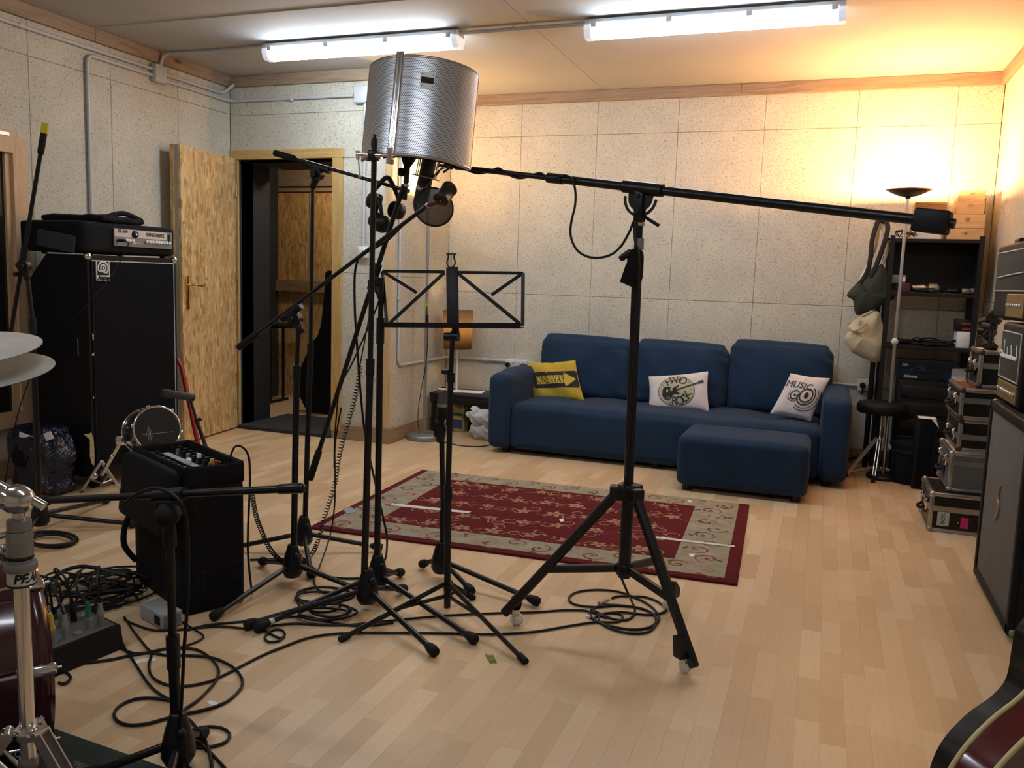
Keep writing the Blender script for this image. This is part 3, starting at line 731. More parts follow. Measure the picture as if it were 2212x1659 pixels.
p.text([('MUSIC', .50, -.28, .44, -.05, .95)], M['blackink'], 'lettering', .005)
# ---- rug
NLc, FLc, NRc, FRc = G(656, 1141, .006), G(920, 1014, .012), G(1578, 1259, .006), G(1630, 1092, .012)
RO = (NLc+FLc+NRc+FRc)/4; RU = ((NRc-NLc)+(FRc-FLc)); RU.z = 0; RW = RU.length/2; RU.normalize(); RV = V((-RU.y, RU.x, 0)); RD = ((FLc-NLc).dot(RV)+(FRc-NRc).dot(RV))/2
RO.z = 0
def carpet(name, a, b, sc=350):
    m, nt, bs = newmat(name); v = coords(nt); n1 = noise(nt, v, sc, 2); n2 = noise(nt, v, 14, 4)
    c = ramp(nt, n1, [(.3, a), (.7, b)]); c = mixc(nt, 1, c, ramp(nt, n2, [(.3, (.84, .84, .84)), (.7, (1.1, 1.1, 1.1))]), 'MULTIPLY')
    nt.links.new(c, bs.inputs['Base Color']); bs.inputs['Roughness'].default_value = .95; bs.inputs['Specular IOR Level'].default_value = .1; bump(nt, bs, n1, .5, .003); return m
M['rugred'] = carpet('rug_red_wool', (.085, .010, .012), (.145, .020, .022)); M['rugbeige'] = carpet('rug_beige_wool', (.25, .22, .15), (.37, .335, .245))
M['rtan'] = carpet('rug_tan_yarn', (.30, .17, .095), (.40, .25, .15)); M['rbrown'] = carpet('rug_brown_yarn', (.15, .065, .04), (.21, .10, .065)); M['rgrey'] = carpet('rug_grey_yarn', (.075, .08, .06), (.12, .12, .095)); M['rred2'] = carpet('rug_rust_yarn', (.20, .04, .03), (.28, .07, .05))
rug = thing('rug', 'red patterned rug with beige scroll border on the floor before the sofa', 'rug', RO, math.degrees(math.atan2(RU.y, RU.x)))
def RP(a, b, z): return RO + RU*a + RV*b + V((0, 0, z))
RMX = axm(RU, RV, V((0, 0, 1)))
MB().rbox(RP(0, 0, .006), (RW, RD, .011), .004, RMX, 2).build('pile_base', M['rugred'], rug)
ba0, ba1, bb0, bb1 = -RW/2+.045, RW/2-.055, -RD/2+.05, RD/2-.006
MB().box(RP((ba0+ba1)/2, (bb0+bb1)/2, .0065), (ba1-ba0, bb1-bb0, .0118), RMX).build('border_band', M['rugbeige'], rug)
fa0, fa1, fb0, fb1 = ba0+.205, ba1-.225, bb0+.165, bb1-.165
MB().box(RP((fa0+fa1)/2, (fb0+fb1)/2, .0068), (fa1-fa0, fb1-fb0, .0124), RMX).build('centre_field', M['rugred'], rug)
rr = random.Random(11)
def ribbon(mb, pts, w, z):
    n = len(pts); vs = []
    for i in range(n):
        t = (pts[min(i+1, n-1)]-pts[max(i-1, 0)]); t = t.normalized() if t.length > 1e-9 else V((1, 0)); q = V((-t.y, t.x)); ww = w*(.35+.65*math.sin(math.pi*min(1, max(0, (i+.5)/n))))/2
        for s_ in (1, -1): vs.append(RP(pts[i].x+q.x*ww*s_, pts[i].y+q.y*ww*s_, z))
    mb.add(vs, [(2*i+1, 2*i+3, 2*i+2, 2*i) for i in range(n-1)])
def spiral(c, r, turns, a0, d=1, n=26, k=.12): return [V((c[0]+r*(1-(1-k)*i/n)*math.cos(a0+d*turns*2*math.pi*i/n), c[1]+r*(1-(1-k)*i/n)*math.sin(a0+d*turns*2*math.pi*i/n))) for i in range(n+1)]
def leaf(mb, c, l, w, a, z):
    mb.add([RP(c[0]+math.cos(a)*l*x-math.sin(a)*w*y, c[1]+math.sin(a)*l*x+math.cos(a)*w*y, z) for x, y in ((-.5, 0), (-.2, -.45), (.2, -.4), (.5, 0), (.2, .4), (-.2, .45))], [(0, 1, 2, 3, 4, 5)])
ink = {k_: MB() for k_ in ('rtan', 'rbrown', 'rgrey', 'rred2')}
zb_ = .0127
def border_run(a0, b0, a1, b1, wid):
    L_ = math.hypot(a1-a0, b1-b0); n = int(L_/.115); ux, uy = (a1-a0)/L_, (b1-b0)/L_
    for i in range(n):
        s_ = (i+.5)/n*L_; side = 1 if i % 2 else -1; px, py = a0+ux*s_-uy*side*wid*.12, b0+uy*s_+ux*side*wid*.12
        k_ = rr.choice(('rbrown', 'rbrown', 'rgrey', 'rred2', 'rtan'))
        ribbon(ink[k_], spiral((px, py), .05+rr.random()*.014, 1.2, rr.random()*6.3, side), .011, zb_)
        k2 = rr.choice(('rgrey', 'rgrey', 'rbrown', 'rred2'))
        leaf(ink[k2], (px-uy*side*wid*.25+rr.uniform(-.03, .03), py+ux*side*wid*.25+rr.uniform(-.02, .02)), .05, .022, rr.random()*6.3, zb_+.0002)
        leaf(ink[rr.choice(('rred2', 'rgrey', 'rtan'))], (px, py), .022, .02, 0, zb_+.0003)
        ribbon(ink['rtan'], [V((px-ux*.07+ux*.14*q/9-uy*(.03*math.sin(q*.7)+side*.05), py-uy*.07+uy*.14*q/9+ux*(.03*math.sin(q*.7)+side*.05))) for q in range(10)], .006, zb_)
    
border_run(ba0+.02, (bb0+fb0)/2, ba1-.02, (bb0+fb0)/2, .165); border_run(ba0+.02, (bb1+fb1)/2, ba1-.02, (bb1+fb1)/2, .165)
border_run((ba0+fa0)/2, fb0, (ba0+fa0)/2, fb1, .2); border_run((ba1+fa1)/2, fb0, (ba1+fa1)/2, fb1, .22)
fld = MB(); zf = .0132
na, nb = 8, 5
for i in range(na):
    for j in range(nb):
        ca = fa0+.09+(fa1-fa0-.18)*(i+(.5 if j % 2 else 0))/(na-.5); cb = fb0+.07+(fb1-fb0-.14)*j/(nb-1)
        ca += rr.uniform(-.02, .02); cb += rr.uniform(-.015, .015); sc_ = rr.uniform(.75, 1.15)
        for q in range(5): leaf(fld, (ca+.026*sc_*math.cos(q*1.2566+i), cb+.026*sc_*math.sin(q*1.2566+i)), .044*sc_, .026*sc_, q*1.2566+i, zf+.00003*q)
        leaf(ink['rbrown'], (ca, cb), .022, .02, 0, zf+.0004)
        ang = rr.random()*6.3
        ribbon(fld, spiral((ca+.08*math.cos(ang), cb+.08*math.sin(ang)), .045, .9, ang+3.14, rr.choice((-1, 1)), 20, .3), .007, zf)
        ribbon(fld, [V((ca+q*.013-.09, cb+.035*math.sin(q*.55+i*2+j)-.01)) for q in range(14)], .006, zf-.00005)
        for q in range(3):
            an = rr.random()*6.3; leaf(ink['rtan'] if q else ink['rbrown'], (ca+.065*math.cos(an), cb+.065*math.sin(an)), .036, .014, rr.random()*6.3, zf+.0002)
fld.build('floral_pattern', M['rtan'], rug, kind='stuff')
for k_, nm in (('rtan', 'tan_scrolls'), ('rbrown', 'brown_scrolls'), ('rgrey', 'grey_leaves'), ('rred2', 'rust_scrolls')): ink[k_].build(nm, M[k_], rug, kind='stuff')
# tape and paper left on the rug and floor
def strip(name, label, cat, px, z, m, group=None, th=.0006):
    pts = [G(x, y, z) for x, y in px]; n = V((0, 0, th))
    mb = MB(); k_ = len(pts); mb.add([p_ for p_ in pts]+[p_+n for p_ in pts], [list(range(k_))[::-1], list(range(k_, 2*k_))] + [(i, (i+1) % k_, k_+(i+1) % k_, k_+i) for i in range(k_)])
    return solo(mb, name, m, label, cat, group)
M['tape'] = mat('white_tape', (.62, .60, .55), .6)
zr = .0140
strip('tape_strip', 'long strip of white tape across the left part of the rug', 'tape', ((846, 1087), (1018, 1105), (1012, 1109), (845, 1092)), zr, M['tape'])
strip('tape_strip', 'strip of white tape running over the rug border on the right', 'tape', ((1410, 1158), (1588, 1179), (1587, 1182), (1410, 1162)), zr, M['tape'])
strip('paper_scrap', 'small white paper scrap on the red centre of the rug', 'paper', ((1208, 1121), (1217, 1120), (1219, 1126), (1210, 1127)), zr, M['paper'])
strip('paper_scrap', 'blue-grey paper scrap on the beige rug border', 'paper', ((742, 1098), (760, 1096), (770, 1106), (752, 1110), (745, 1106)), zr, mat('bluegrey_paper', (.25, .27, .32), .7))
strip('paper_scrap', 'torn white scrap on the rug border beside the wheeled stand', 'paper', ((1487, 1197), (1503, 1196), (1499, 1200), (1494, 1204)), zr, M['paper'])
strip('paper_scrap', 'white scrap on the far rug border below the ottoman', 'paper', ((1486, 1081), (1495, 1082), (1493, 1085), (1485, 1083)), zr, M['paper'])
fgrp = None
strip('paper_scrap', 'torn white paper strip beside the stage box', 'paper', ((284, 1431), (300, 1424), (318, 1421), (337, 1422), (335, 1428), (312, 1430), (292, 1434)), .0004, M['paper'])
strip('paper_scrap', 'white paper scrap on the floor inside the cable loop', 'paper', ((447, 1515), (456, 1513), (473, 1519), (462, 1525), (450, 1520)), .0004, M['paper'])
M['green'] = mat('green_plastic', (.20, .30, .01), .5)
for i in range(4):
    a_, b_ = G(1049+5*i, 1413+i*.3, .003), G(1060+4*i, 1431, .003)
    solo(MB().tube([a_, b_], .0021, 6), 'green_pick', M['green'], 'thin green plastic pick lying in a row near the music stand foot', 'stick', 'green picks on the floor')
# ================================================================== STANDS AND MICROPHONES
UP = V((0, 0, 1))
def hub(b, pole_dir=UP, r=.040, z0=.028, z1=.155):
    return MB().lathe([(0, z0), (r*.75, z0), (r, z0+.02), (r*.97, z0+.05), (r*.72, z1-.035), (r*.5, z1-.006), (r*.46, z1), (0, z1)], V((b.x, b.y, 0)), UP, n=16)
def add_base(t, b, feet, zl=.075, rl=.0102, rf=.0185, hb=None, tape=None):
    hb = hb or hub(b); h = hb.build('hub', M['plastic'], t)
    MB().sph((b.x+.03, b.y-.022, .12), .012, 10).build('hub_knob', M['plastic'], h)
    for i, f in enumerate(feet):
        f = V((f.x, f.y, .0)); d = (f-V((b.x, b.y, 0))); L = d.length; d.normalize()
        s = V((b.x, b.y, zl)) + d*.022; e = f + V((0, 0, rf+.001))
        lg = MB().cyl(s, e, rl, n=10).build('leg', M['metal'], t)
        dd = (e-s).normalized()
        MB().lathe([(rf*.72, 0), (rf*.8, .006), (rf*.95, .022), (rf, .034), (rf*.85, .046), (0, .047)], e-dd*.038, dd, n=12).build('rubber_foot', M['rubber'], lg)
        if tape == i: MB().cyl(e-dd*.062, e-dd*.047, rl*1.12, n=10).build('white_tape', M['tape'], lg)
def pole(t, a, m, b, rl=.0122, ru=.0085, sleeve=.055, neg=.02):
    """lower tube a-m with a sleeve on top, inner tube m-b"""
    d = (m-a).normalized()
    lo = MB().cyl(a, m, rl, n=12).build('lower_tube', M['metal'], t)
    MB().cyl(m-d*sleeve, m+d*.006, rl*1.22, n=14).build('clutch', M['plastic'], lo)
    MB().cyl(m, b, ru, n=12).build('inner_tube', M['metal'], t)
def boom(t, g, c, e, rb=.0075, grip=.11, head=True, down=None):
    """boom from counterweight grip g through clamp c to end e"""
    d = (e-g).normalized(); bt = MB().cyl(g+d*grip*.7, e, rb, n=12).build('boom_tube', M['metal'], t)
    MB().lathe([(.0, 0), (.0115, .002), (.0135, .008), (.0135, grip-.01), (.011, grip-.002), (.0095, grip)], g, d, n=14).build('counterweight', M['rubber'], bt)
    if head:
        x, y, z = frame(d, UP)
        h = MB().cyl(c-d*.05, c+d*.05, .0145, n=14).build('boom_clamp', M['plastic'], t)
        dn = (down-c).normalized()
        side = d.cross(dn).normalized(); side = side if side.dot(CF) < 0 else -side
        MB().cyl(c+dn*.028-side*.016, c+dn*.028+side*.016, .026, n=20).build('swivel_disc', M['plastic'], h)
        MB().lathe([(.022, .03), (.018, .05), (.013, .07), (.013, .09), (0, .09)], c, dn, n=14).build('swivel_neck', M['plastic'], h)
        MB().cyl(c+dn*.028+side*.016, c+dn*.028+side*.034, .014, .012, n=14).build('clamp_knob', M['plastic'], h)
SG = 'black tripod microphone stands in the middle of the room'
def P0(x, y, b): return PY(x, y, b.y)
# B: rear boom stand carrying the headphones
b = G(656, 1189); t = thing('microphone_stand', 'boom stand with headphones hung on its near-level boom', 'microphone stand', b, 0, SG); SB = t
add_base(t, b, [G(822, 1192), G(505, 1192), G(672, 1250)], tape=0)
pole(t, P0(658, 1150, b), P0(671, 745, b), P0(676, 400, b), .0115, .0083)
cB = P0(690, 362, b); gB, eB = P0(592, 330, b), P0(884, 413, b)
boom(t, gB, cB, eB, down=P0(677, 400, b))
for x_ in (769, 823): pass
# C: boom stand whose boom rises to the round microphone
b = G(632, 1259); t = thing('microphone_stand', 'boom stand with steep boom carrying the round can-shaped microphone', 'microphone stand', b, 0, SG); SCt = t
add_base(t, b, [G(566, 1222), G(462, 1342), G(790, 1290)])
pole(t, P0(634, 1225, b), P0(641, 792, b), P0(645, 700, b), .0122, .0085)
gC, eC = P0(514, 752, b), P0(925, 443, b); cC = P0(630, 675, b)
boom(t, gC, cC, eC, down=P0(645, 705, b))
bC = b
# D: straight stand for the reflection filter
b = G(793, 1317); t = thing('microphone_stand', 'straight stand holding the perforated steel reflection filter', 'microphone stand', b, 0, SG); SD = t
add_base(t, b, [G(938, 1420), G(532, 1362), G(872, 1282)])
pole(t, P0(786, 1280, b), P0(800, 778, b), P0(809, 300, b), .0125, .0095)
MB().cyl(P0(809, 300, b), P0(809.5, 290, b), .0055).cyl(P0(808, 318, b), P0(809, 300, b), .0108).build('thread', M['metal'], t)
bD = b
# E: boom stand with steep boom to the upright vocal mic
b = G(815, 1282); t = thing('microphone_stand', 'boom stand with upright slanting boom and low counterweight', 'microphone stand', b, 0, SG)
add_base(t, b, [G(1024, 1393), G(556, 1368), G(866, 1246)], tape=1)
pole(t, P0(814, 1240, b), P0(822, 690, b), P0(824, 600, b), .0122, .0095, .09)
gE, eE = PY(669, 1037, 2.76), PY(873, 398, 2.80); cE = PY(806, 598, 2.775)
d_ = (eE-gE).normalized(); cE = gE + d_*((cE-gE).dot(d_))
boom(t, gE, cE, eE, .0088, .13, down=P0(822, 640, b))
# reflection filter
vd = ray(926, 240); vd = V((vd.x, vd.y, 0)).normalized(); vr = V((vd.y, -vd.x, 0))
dist = 2.76; cc = CPOS + (ray(924, 232)*dist - vr*.0136 - UP*.0235 + vd*.192)*1.065
fu = (UP*1 + vr*.0733 + vd*.1186).normalized(); fr = (vr - fu*vr.dot(fu)).normalized(); fd = fu.cross(fr); fd = fd if fd.dot(vd) > 0 else -fd
RF, HF, AL = .2167, .343, -.4515
def FP(a, h, r=RF): return cc + fr*(r*math.sin(a)) - fd*(r*math.cos(a)) + fu*h
ft = thing('reflection_filter', 'curved perforated steel reflection filter with white nameplate', 'acoustic filter', V((cc.x, cc.y, cc.z-HF/2)))
m_, nt, bs = newmat('perforated_steel')
uv = nt.nodes.new('ShaderNodeUVMap'); uv.uv_map = 'UVMap'
def lattice(off):
    mp = nt.nodes.new('ShaderNodeMapping'); mp.inputs['Scale'].default_value = (1/.0062, 1/.0062/1.732, 1); mp.inputs['Location'].default_value = off
    nt.links.new(uv.outputs[0], mp.inputs[0]); fr_ = nt.nodes.new('ShaderNodeVectorMath'); fr_.operation = 'FRACTION'; nt.links.new(mp.outputs[0], fr_.inputs[0])
    sb = nt.nodes.new('ShaderNodeVectorMath'); sb.operation = 'SUBTRACT'; sb.inputs[1].default_value = (.5, .5, 0); nt.links.new(fr_.outputs[0], sb.inputs[0])
    sc = nt.nodes.new('ShaderNodeVectorMath'); sc.operation = 'MULTIPLY'; sc.inputs[1].default_value = (1, 1.732, 0); nt.links.new(sb.outputs[0], sc.inputs[0])
    ln = nt.nodes.new('ShaderNodeVectorMath'); ln.operation = 'LENGTH'; nt.links.new(sc.outputs[0], ln.inputs[0]); return ln.outputs['Value']
mn = nt.nodes.new('ShaderNodeMath'); mn.operation = 'MINIMUM'; nt.links.new(lattice((0, 0, 0)), mn.inputs[0]); nt.links.new(lattice((.5, .5, 0)), mn.inputs[1])
hole = ramp(nt, mn.outputs[0], [(.23, (0, 0, 0)), (.30, (1, 1, 1))])
nt.links.new(mixc(nt, hole, (.006, .006, .008), (.72, .75, .80)), bs.inputs['Base Color']); bs.inputs['Metallic'].default_value = .75; bs.inputs['Roughness'].default_value = .34
sp = nt.nodes.new('ShaderNodeMath'); sp.operation = 'MULTIPLY'; sp.inputs[1].default_value = .5; nt.links.new(hole, sp.inputs[0]); nt.links.new(sp.outputs[0], bs.inputs['Specular IOR Level'])
bump(nt, bs, hole, .4, .0015); M['perf'] = m_
def arcgrid(a0, a1, r, n=40, nh=6):
    mb = MB(); vs = [FP(a0+(a1-a0)*i/n, -HF/2+HF*j/nh, r) for i in range(n+1) for j in range(nh+1)]
    return mb.add(vs, [(i*(nh+1)+j, (i+1)*(nh+1)+j, (i+1)*(nh+1)+j+1, i*(nh+1)+j+1) for i in range(n) for j in range(nh)], True)
def uvmap(o, a0, a1, r, n=40, nh=6):
    ul = o.data.uv_layers.new(name='UVMap')
    for pl in o.data.polygons:
        for li in pl.loop_indices:
            vi = o.data.loops[li].vertex_index; ul.data[li].uv = ((vi//(nh+1))/n*(a1-a0)*r, (vi % (nh+1))/nh*HF)
A0, A1 = AL-.85, AL+1.47; dA = .022
for a0, a1 in ((A0, AL-dA), (AL+dA, A1)):
    o = arcgrid(a0, a1, RF).build('perforated_panel', M['perf'], ft); uvmap(o, a0, a1, RF)
    for h in (-HF/2, HF/2):
        MB().tube([FP(a0+(a1-a0)*i/24, h, RF-.004) for i in range(25)], .0058, 8).build('rim', M['steel'], o)
    e_ = a0 if a0 == A0 else a1
    MB().tube([FP(e_, -HF/2, RF-.004), FP(e_, HF/2, RF-.004)], .0055, 8).build('edge_trim', M['chrome'], o)
mb = arcgrid(A0, A1, RF-.012); mb2 = arcgrid(A0, A1, RF-.042); n0 = len(mb.v); mb.add(mb2.v, mb2.f, True)
mb.tube([FP(A0+(A1-A0)*i/30, -HF/2+.014, RF-.027) for i in range(31)], .014, 6); mb.tube([FP(A0+(A1-A0)*i/30, HF/2-.014, RF-.027) for i in range(31)], .014, 6)
mb.build('foam_lining', M['rubber'], ft)
for s_ in (-1, 1):
    MB().cyl(FP(AL+s_*.033, -HF/2-.012, RF+.003), FP(AL+s_*.033, HF/2+.012, RF+.003), .0085, n=14).build('spine_tube', M['chrome'], ft)
MB().cyl(FP(AL, -HF/2-.01, RF-.002), FP(AL, HF/2+.006, RF-.002), .009, n=10).build('spine_core', M['metal'], ft)
pa0, pa1 = AL+.36, AL+.59; ph = .062
pl = MB(); pv = [FP(pa0+(pa1-pa0)*i/6, ph+.058*j, RF+.0025) for i in range(7) for j in (0, 1)]
pl.add(pv, [(2*i, 2*i+2, 2*i+3, 2*i+1) for i in range(6)], True); pl = pl.build('nameplate', M['white'], ft)
pv = [FP(pa0+.015+(pa1-pa0-.03)*i/6, ph+.018+.021*j, RF+.0036) for i in range(7) for j in (0, 1)]
MB().add(pv, [(2*i, 2*i+2, 2*i+3, 2*i+1) for i in range(6)], True).build('black_window', M['blackink'], pl)
for u_ in (.12, .88):
    for h_ in (.009, .049): MB().sph(FP(pa0+(pa1-pa0)*u_, ph+h_, RF+.004), .0026, 8).build('screw', M['steel'], pl)
# clamp bar joining stand and filter
fb = FP(AL, -HF/2-.008, RF+.004); bar0 = PY(770, 333, bD.y-.012); bar1 = PY(853, 337, bD.y-.012)
br = thing('filter_clamp', 'chrome clamp bar joining the filter to its stand pole', 'clamp', V((bar0.x, bar0.y, bar0.z-.08)))
MB().cyl(bar0, bar1, .0065, n=12).build('bar', M['chrome'], br)
MB().cyl(PY(795, 335, bD.y-.012), PY(825, 336, bD.y-.012), .0105, n=14).build('bar_sleeve', M['chrome'], br)
MB().rbox(PY(807, 336, bD.y-.005), (.03, .04, .034), .006).build('clamp_block', M['metal'], br)
MB().cyl(PY(773, 326, bD.y-.012), PY(773, 345, bD.y-.012), .0065).build('end_nut', M['steel'], br)
MB().cyl(PY(774, 340, bD.y-.012), PY(777, 380, bD.y-.012), .0026, n=8).build('locking_rod', M['steel'], br)
MB().sph(PY(777, 381, bD.y-.012), .0065, 10).build('rod_end', M['steel'], br)
MB().cyl(PY(843, 320, bD.y-.012), PY(843, 350, bD.y-.012), .011, n=12).build('pivot_post', M['chrome'], br)
MB().cyl(PY(843, 345, bD.y-.012), PY(842, 354, bD.y-.012), .013, n=12).build('pivot_knob', M['alu'], br)
# vocal mic on boom E, pointing up
t = thing('microphone', 'black upright microphone with flared foam head below the filter', 'microphone', PY(874, 432, 2.80))
MB().lathe([(0, -.048), (.017, -.046), (.029, -.03), (.030, .0), (.026, .018), (.0125, .045), (.011, .06)], PY(884, 333, 2.80), PY(878, 366, 2.80)-PY(884, 333, 2.80), n=20).build('foam_head', M['rubber'], t)
MB().cyl(PY(880, 360, 2.80), PY(877, 395, 2.80), .0105, n=14).build('body', M['plastic'], t)
MB().cyl(PY(877, 395, 2.80), PY(874, 432, 2.80), .0085, n=14).build('connector', M['metal'], t)
MB().cyl(PY(878, 398, 2.80), PY(877.6, 403, 2.80), .0105, n=14).build('silver_ring', M['steel'], t)
MB().rbox(PY(868, 372, 2.80), (.022, .03, .03), .008).build('clip', M['plastic'], t)
# big condenser hanging upside down
M['micbody'] = mat('dark_olive_mic_body', (.035, .034, .028), .45, .3)
ya = 2.93; ma, mb_ = PY(932, 325, ya), PY(903, 462, ya); ax = (mb_-ma).normalized()
t = thing('microphone', 'large dark studio condenser microphone hanging upside down by pop filter', 'microphone', mb_)
L_ = (mb_-ma).length
MB().lathe([(0, 0), (.026, 0), (.0275, .01), (.0275, L_*.58), (.0265, L_*.6)], ma, ax, n=24).build('body', M['micbody'], t)
MB().lathe([(.0272, L_*.56), (.0285, L_*.565), (.0285, L_*.63), (.0272, L_*.635)], ma, ax, n=24).build('chrome_ring', M['chrome'], t)
g_ = MB().lathe([(.0272, L_*.635), (.0272, L_*.86), (.024, L_*.90), (.014, L_*.98), (0, L_)], ma, ax, n=24).build('grille', mat('mic_grille_mesh', (.05, .05, .043), .5, .5, bs=.6, bscale=900), t)
MB().lathe([(.0278, L_*.845), (.0282, L_*.85), (.0282, L_*.865), (.0275, L_*.87)], ma, ax, n=24).build('grille_ring', M['steel'], g_)
x_, y_, z_ = frame(ax)
for s_ in (L_*.12, L_*.42): MB().tube([ma+ax*s_+(x_*math.cos(k_)+y_*math.sin(k_))*.052 for k_ in [i*math.pi/12 for i in range(24)]], .0025, 6, True).build('shock_mount_ring', M['steel'], t)
for i in range(4):
    k_ = i*math.pi/2+.4; r_ = x_*math.cos(k_)+y_*math.sin(k_)
    MB().cyl(ma+ax*(L_*.12)+r_*.05, ma+ax*(L_*.42)+r_*.05, .0022, n=6).build('shock_mount_strut', M['steel'], t)
    MB().cyl(ma+ax*(L_*.12)+r_*.05, ma+ax*(L_*.27)+(x_*math.cos(k_+.8)+y_*math.sin(k_+.8))*.029, .0012, n=5).build('elastic', M['cable'], t)
# pop filter
pc = PY(937, 447, 2.86); pr = (PY(976, 447, 2.86)-pc).length
pn = (ray(937, 447)*-1 + UP*.35 + CR*.25).normalized(); px_, py_, _z = frame(pn, UP)
t = thing('pop_filter', 'round black pop filter screen behind the can-shaped microphone', 'pop filter', pc-UP*pr)
MB().tube([pc+(px_*math.cos(i*math.pi/20)+py_*math.sin(i*math.pi/20))*pr for i in range(40)], .0035, 8, True).build('hoop', M['plastic'], t)
m_, nt, bs = newmat('pop_filter_nylon'); bs.inputs['Base Color'].default_value = (.03, .028, .025, 1); bs.inputs['Roughness'].default_value = .7
tr = nt.nodes.new('ShaderNodeBsdfTransparent'); mx = nt.nodes.new('ShaderNodeMixShader'); mx.inputs[0].default_value = .72
nt.links.new(tr.outputs[0], mx.inputs[1]); nt.links.new(bs.outputs[0], mx.inputs[2]); nt.links.new(mx.outputs[0], nt.nodes['Material Output'].inputs[0]); M['nylon'] = m_
MB().lathe([(0, -.001), (pr*.97, -.001), (pr*.97, .001), (0, .001)], pc, pn, n=40).build('screen', M['nylon'], t)
MB().tube(bez([pc+py_*pr*.9, pc+py_*pr*.9+V((-.01, .02, .03)), PY(945, 372, 2.95), PY(962, 362, 3.0)], 8), .0035, 8).build('gooseneck', M['metal'], t)
# can-shaped microphone at the end of boom C
M['can'] = mat('dark_brown_metal', (.05, .038, .03), .35, .7)
ca = PY(951, 433, bC.y-.01); cb = PY(973, 405, bC.y+.045); cx_ = (cb-ca).normalized()
t = thing('microphone', 'round can-shaped dark microphone on a red-tipped boom end', 'microphone', ca-UP*.03)
Lc = (cb-ca).length
MB().lathe([(0, 0), (.026, 0), (.0285, .003), (.0285, .008), (.027, .010), (.027, Lc-.012), (.0285, Lc-.010), (.0285, Lc-.002), (.02, Lc), (0, Lc)], ca, cx_, n=28).build('body', M['can'], t)
MB().sph(ca-cx_*.001, .0035, 8).build('centre_screw', M['steel'], t)
MB().cyl(PY(921, 445, bC.y), PY(946, 436, bC.y-.012), .0075, n=12).build('clip', mat('dark_red_clip', (.10, .008, .008), .4), t)
MB().cyl(eC, PY(922, 445, bC.y), .0095, n=12).build('clip_sleeve', M['steel'], t)
# headphones on boom B
def headphones(label, cupA, cupB, top, Y, w):
    a_, b_, c_ = PY(*cupA, Y), PY(*cupB, Y+.04), PY(*top, Y+.01)
    t = thing('headphones', label, 'headphones', V((a_.x, a_.y, min(a_.z, b_.z)-.04)))
    band = bez([a_+UP*.02, a_.lerp(c_, .55)+(a_-b_)*.12, c_, b_.lerp(c_, .55)+(b_-a_)*.16, b_+UP*.02], 8)
    MB().tube(band, [.006+.004*math.sin(math.pi*i/(len(band)-1)) for i in range(len(band))], 8).build('headband', M['plastic'], t)
    for q, s_ in ((a_, -1), (b_, 1)):
        nn = ((b_-a_).normalized()*s_*w + CF*-.5).normalized()
        MB().lathe([(0, -.022), (.026, -.020), (.034, -.008), (.034, .004), (.030, .014), (.018, .02), (0, .021)], q, nn, n=22).build('ear_cup', M['plastic'], t)
        MB().lathe([(.020, -.034), (.034, -.03), (.036, -.018), (.030, -.016)], q, nn, n=22).build('ear_pad', M['rubber'], t)
    return t
headphones('black headphones with wide band over the boom', (804, 432), (861, 456), (838, 384), 3.05, .9)
headphones('black headphones hanging lower beside the straight stand pole', (826, 483), (812, 476), (818, 430), 3.00, .3)
# ---- music stand
b = G(966, 1312); t = thing('music_stand', 'folding black music stand with open wire desk and lyre top', 'music stand', b)
hz = PY(966, 1258, b.y); F1, F2, F3 = G(738, 1380, .01), G(1133, 1427, .01), G(1020, 1290, .01)
MB().cyl(PY(966, 1310, b.y), PY(968, 1055, b.y), .0125, n=14).build('lower_tube', M['metal'], t)
MB().cyl(PY(968, 1055, b.y), PY(974, 810, b.y), .0105, n=14).build('middle_tube', M['metal'], t)
MB().cyl(PY(974, 810, b.y), PY(978, 715, b.y), .0085, n=14).build('upper_tube', M['metal'], t)
for y0, y1, r_ in ((1050, 1078, .0155), (805, 826, .0145), (1255, 1275, .017)): MB().cyl(PY(968 if y0 > 900 else 974, y0, b.y), PY(968 if y0 > 900 else 974, y1, b.y), r_, n=14).build('collar', M['plastic'], t)
MB().rbox(PY(963, 803, b.y-.01), (.03, .02, .018), .006).build('clutch_lever', M['plastic'], t)
for f in (F1, F2, F3):
    s = V((hz.x, hz.y, hz.z)); d = (f-s).normalized(); n_ = V((-d.y, d.x, 0)).normalized()
    R_ = axm(d, n_, d.cross(n_)); L_ = (f-s).length
    lg = MB().rbox(s+d*(L_/2), (L_, .012, .019), .004, R_, 1).build('leg', M['metal'], t)
    MB().cyl(f-d*.03, f+d*.008, .012, n=10).build('foot_cap', M['rubber'], lg)
    k_ = s+d*(L_*.48); q = V((b.x, b.y, .045)); dd = (k_-q).normalized(); nn = V((-dd.y, dd.x, 0)).normalized()
    MB().rbox((q+k_)/2, ((k_-q).length, .010, .014), .003, axm(dd, nn, dd.cross(nn)), 1).build('strut', M['metal'], lg)
# desk
Yd_ = b.y-.005
dk = {k_: PY(x, y, Yd_+ (0.05 if k_ in ('tl', 'tr', 'tm') else 0)) for k_, (x, y) in dict(tl=(826, 586), tr=(1130, 590), bl=(836, 702), br=(1129, 704), tm=(975, 578), bm=(978, 702), mb=(978, 730)).items()}
D = MB()
def flat(name, a, c, w=.012, th=.003, m='metal'):
    d = (c-a); L_ = d.length; d.normalize(); n_ = V((0, -1, .1)); n_ = (n_-d*n_.dot(d)).normalized()
    return MB().box((a+c)/2, (L_, w, th), axm(d, n_.cross(d).normalized(), n_)).build(name, M[m], t)
ctl, ctr = dk['tm']+V((-.026, 0, -.018)), dk['tm']+V((.024, 0, -.018))
tlm = dk['tl'].lerp(dk['tr'], .49)
flat('top_bar', dk['tl'], ctl+V((0, 0, .002)), .0105); flat('top_bar', ctr+V((0, 0, .002)), dk['tr'], .0105)
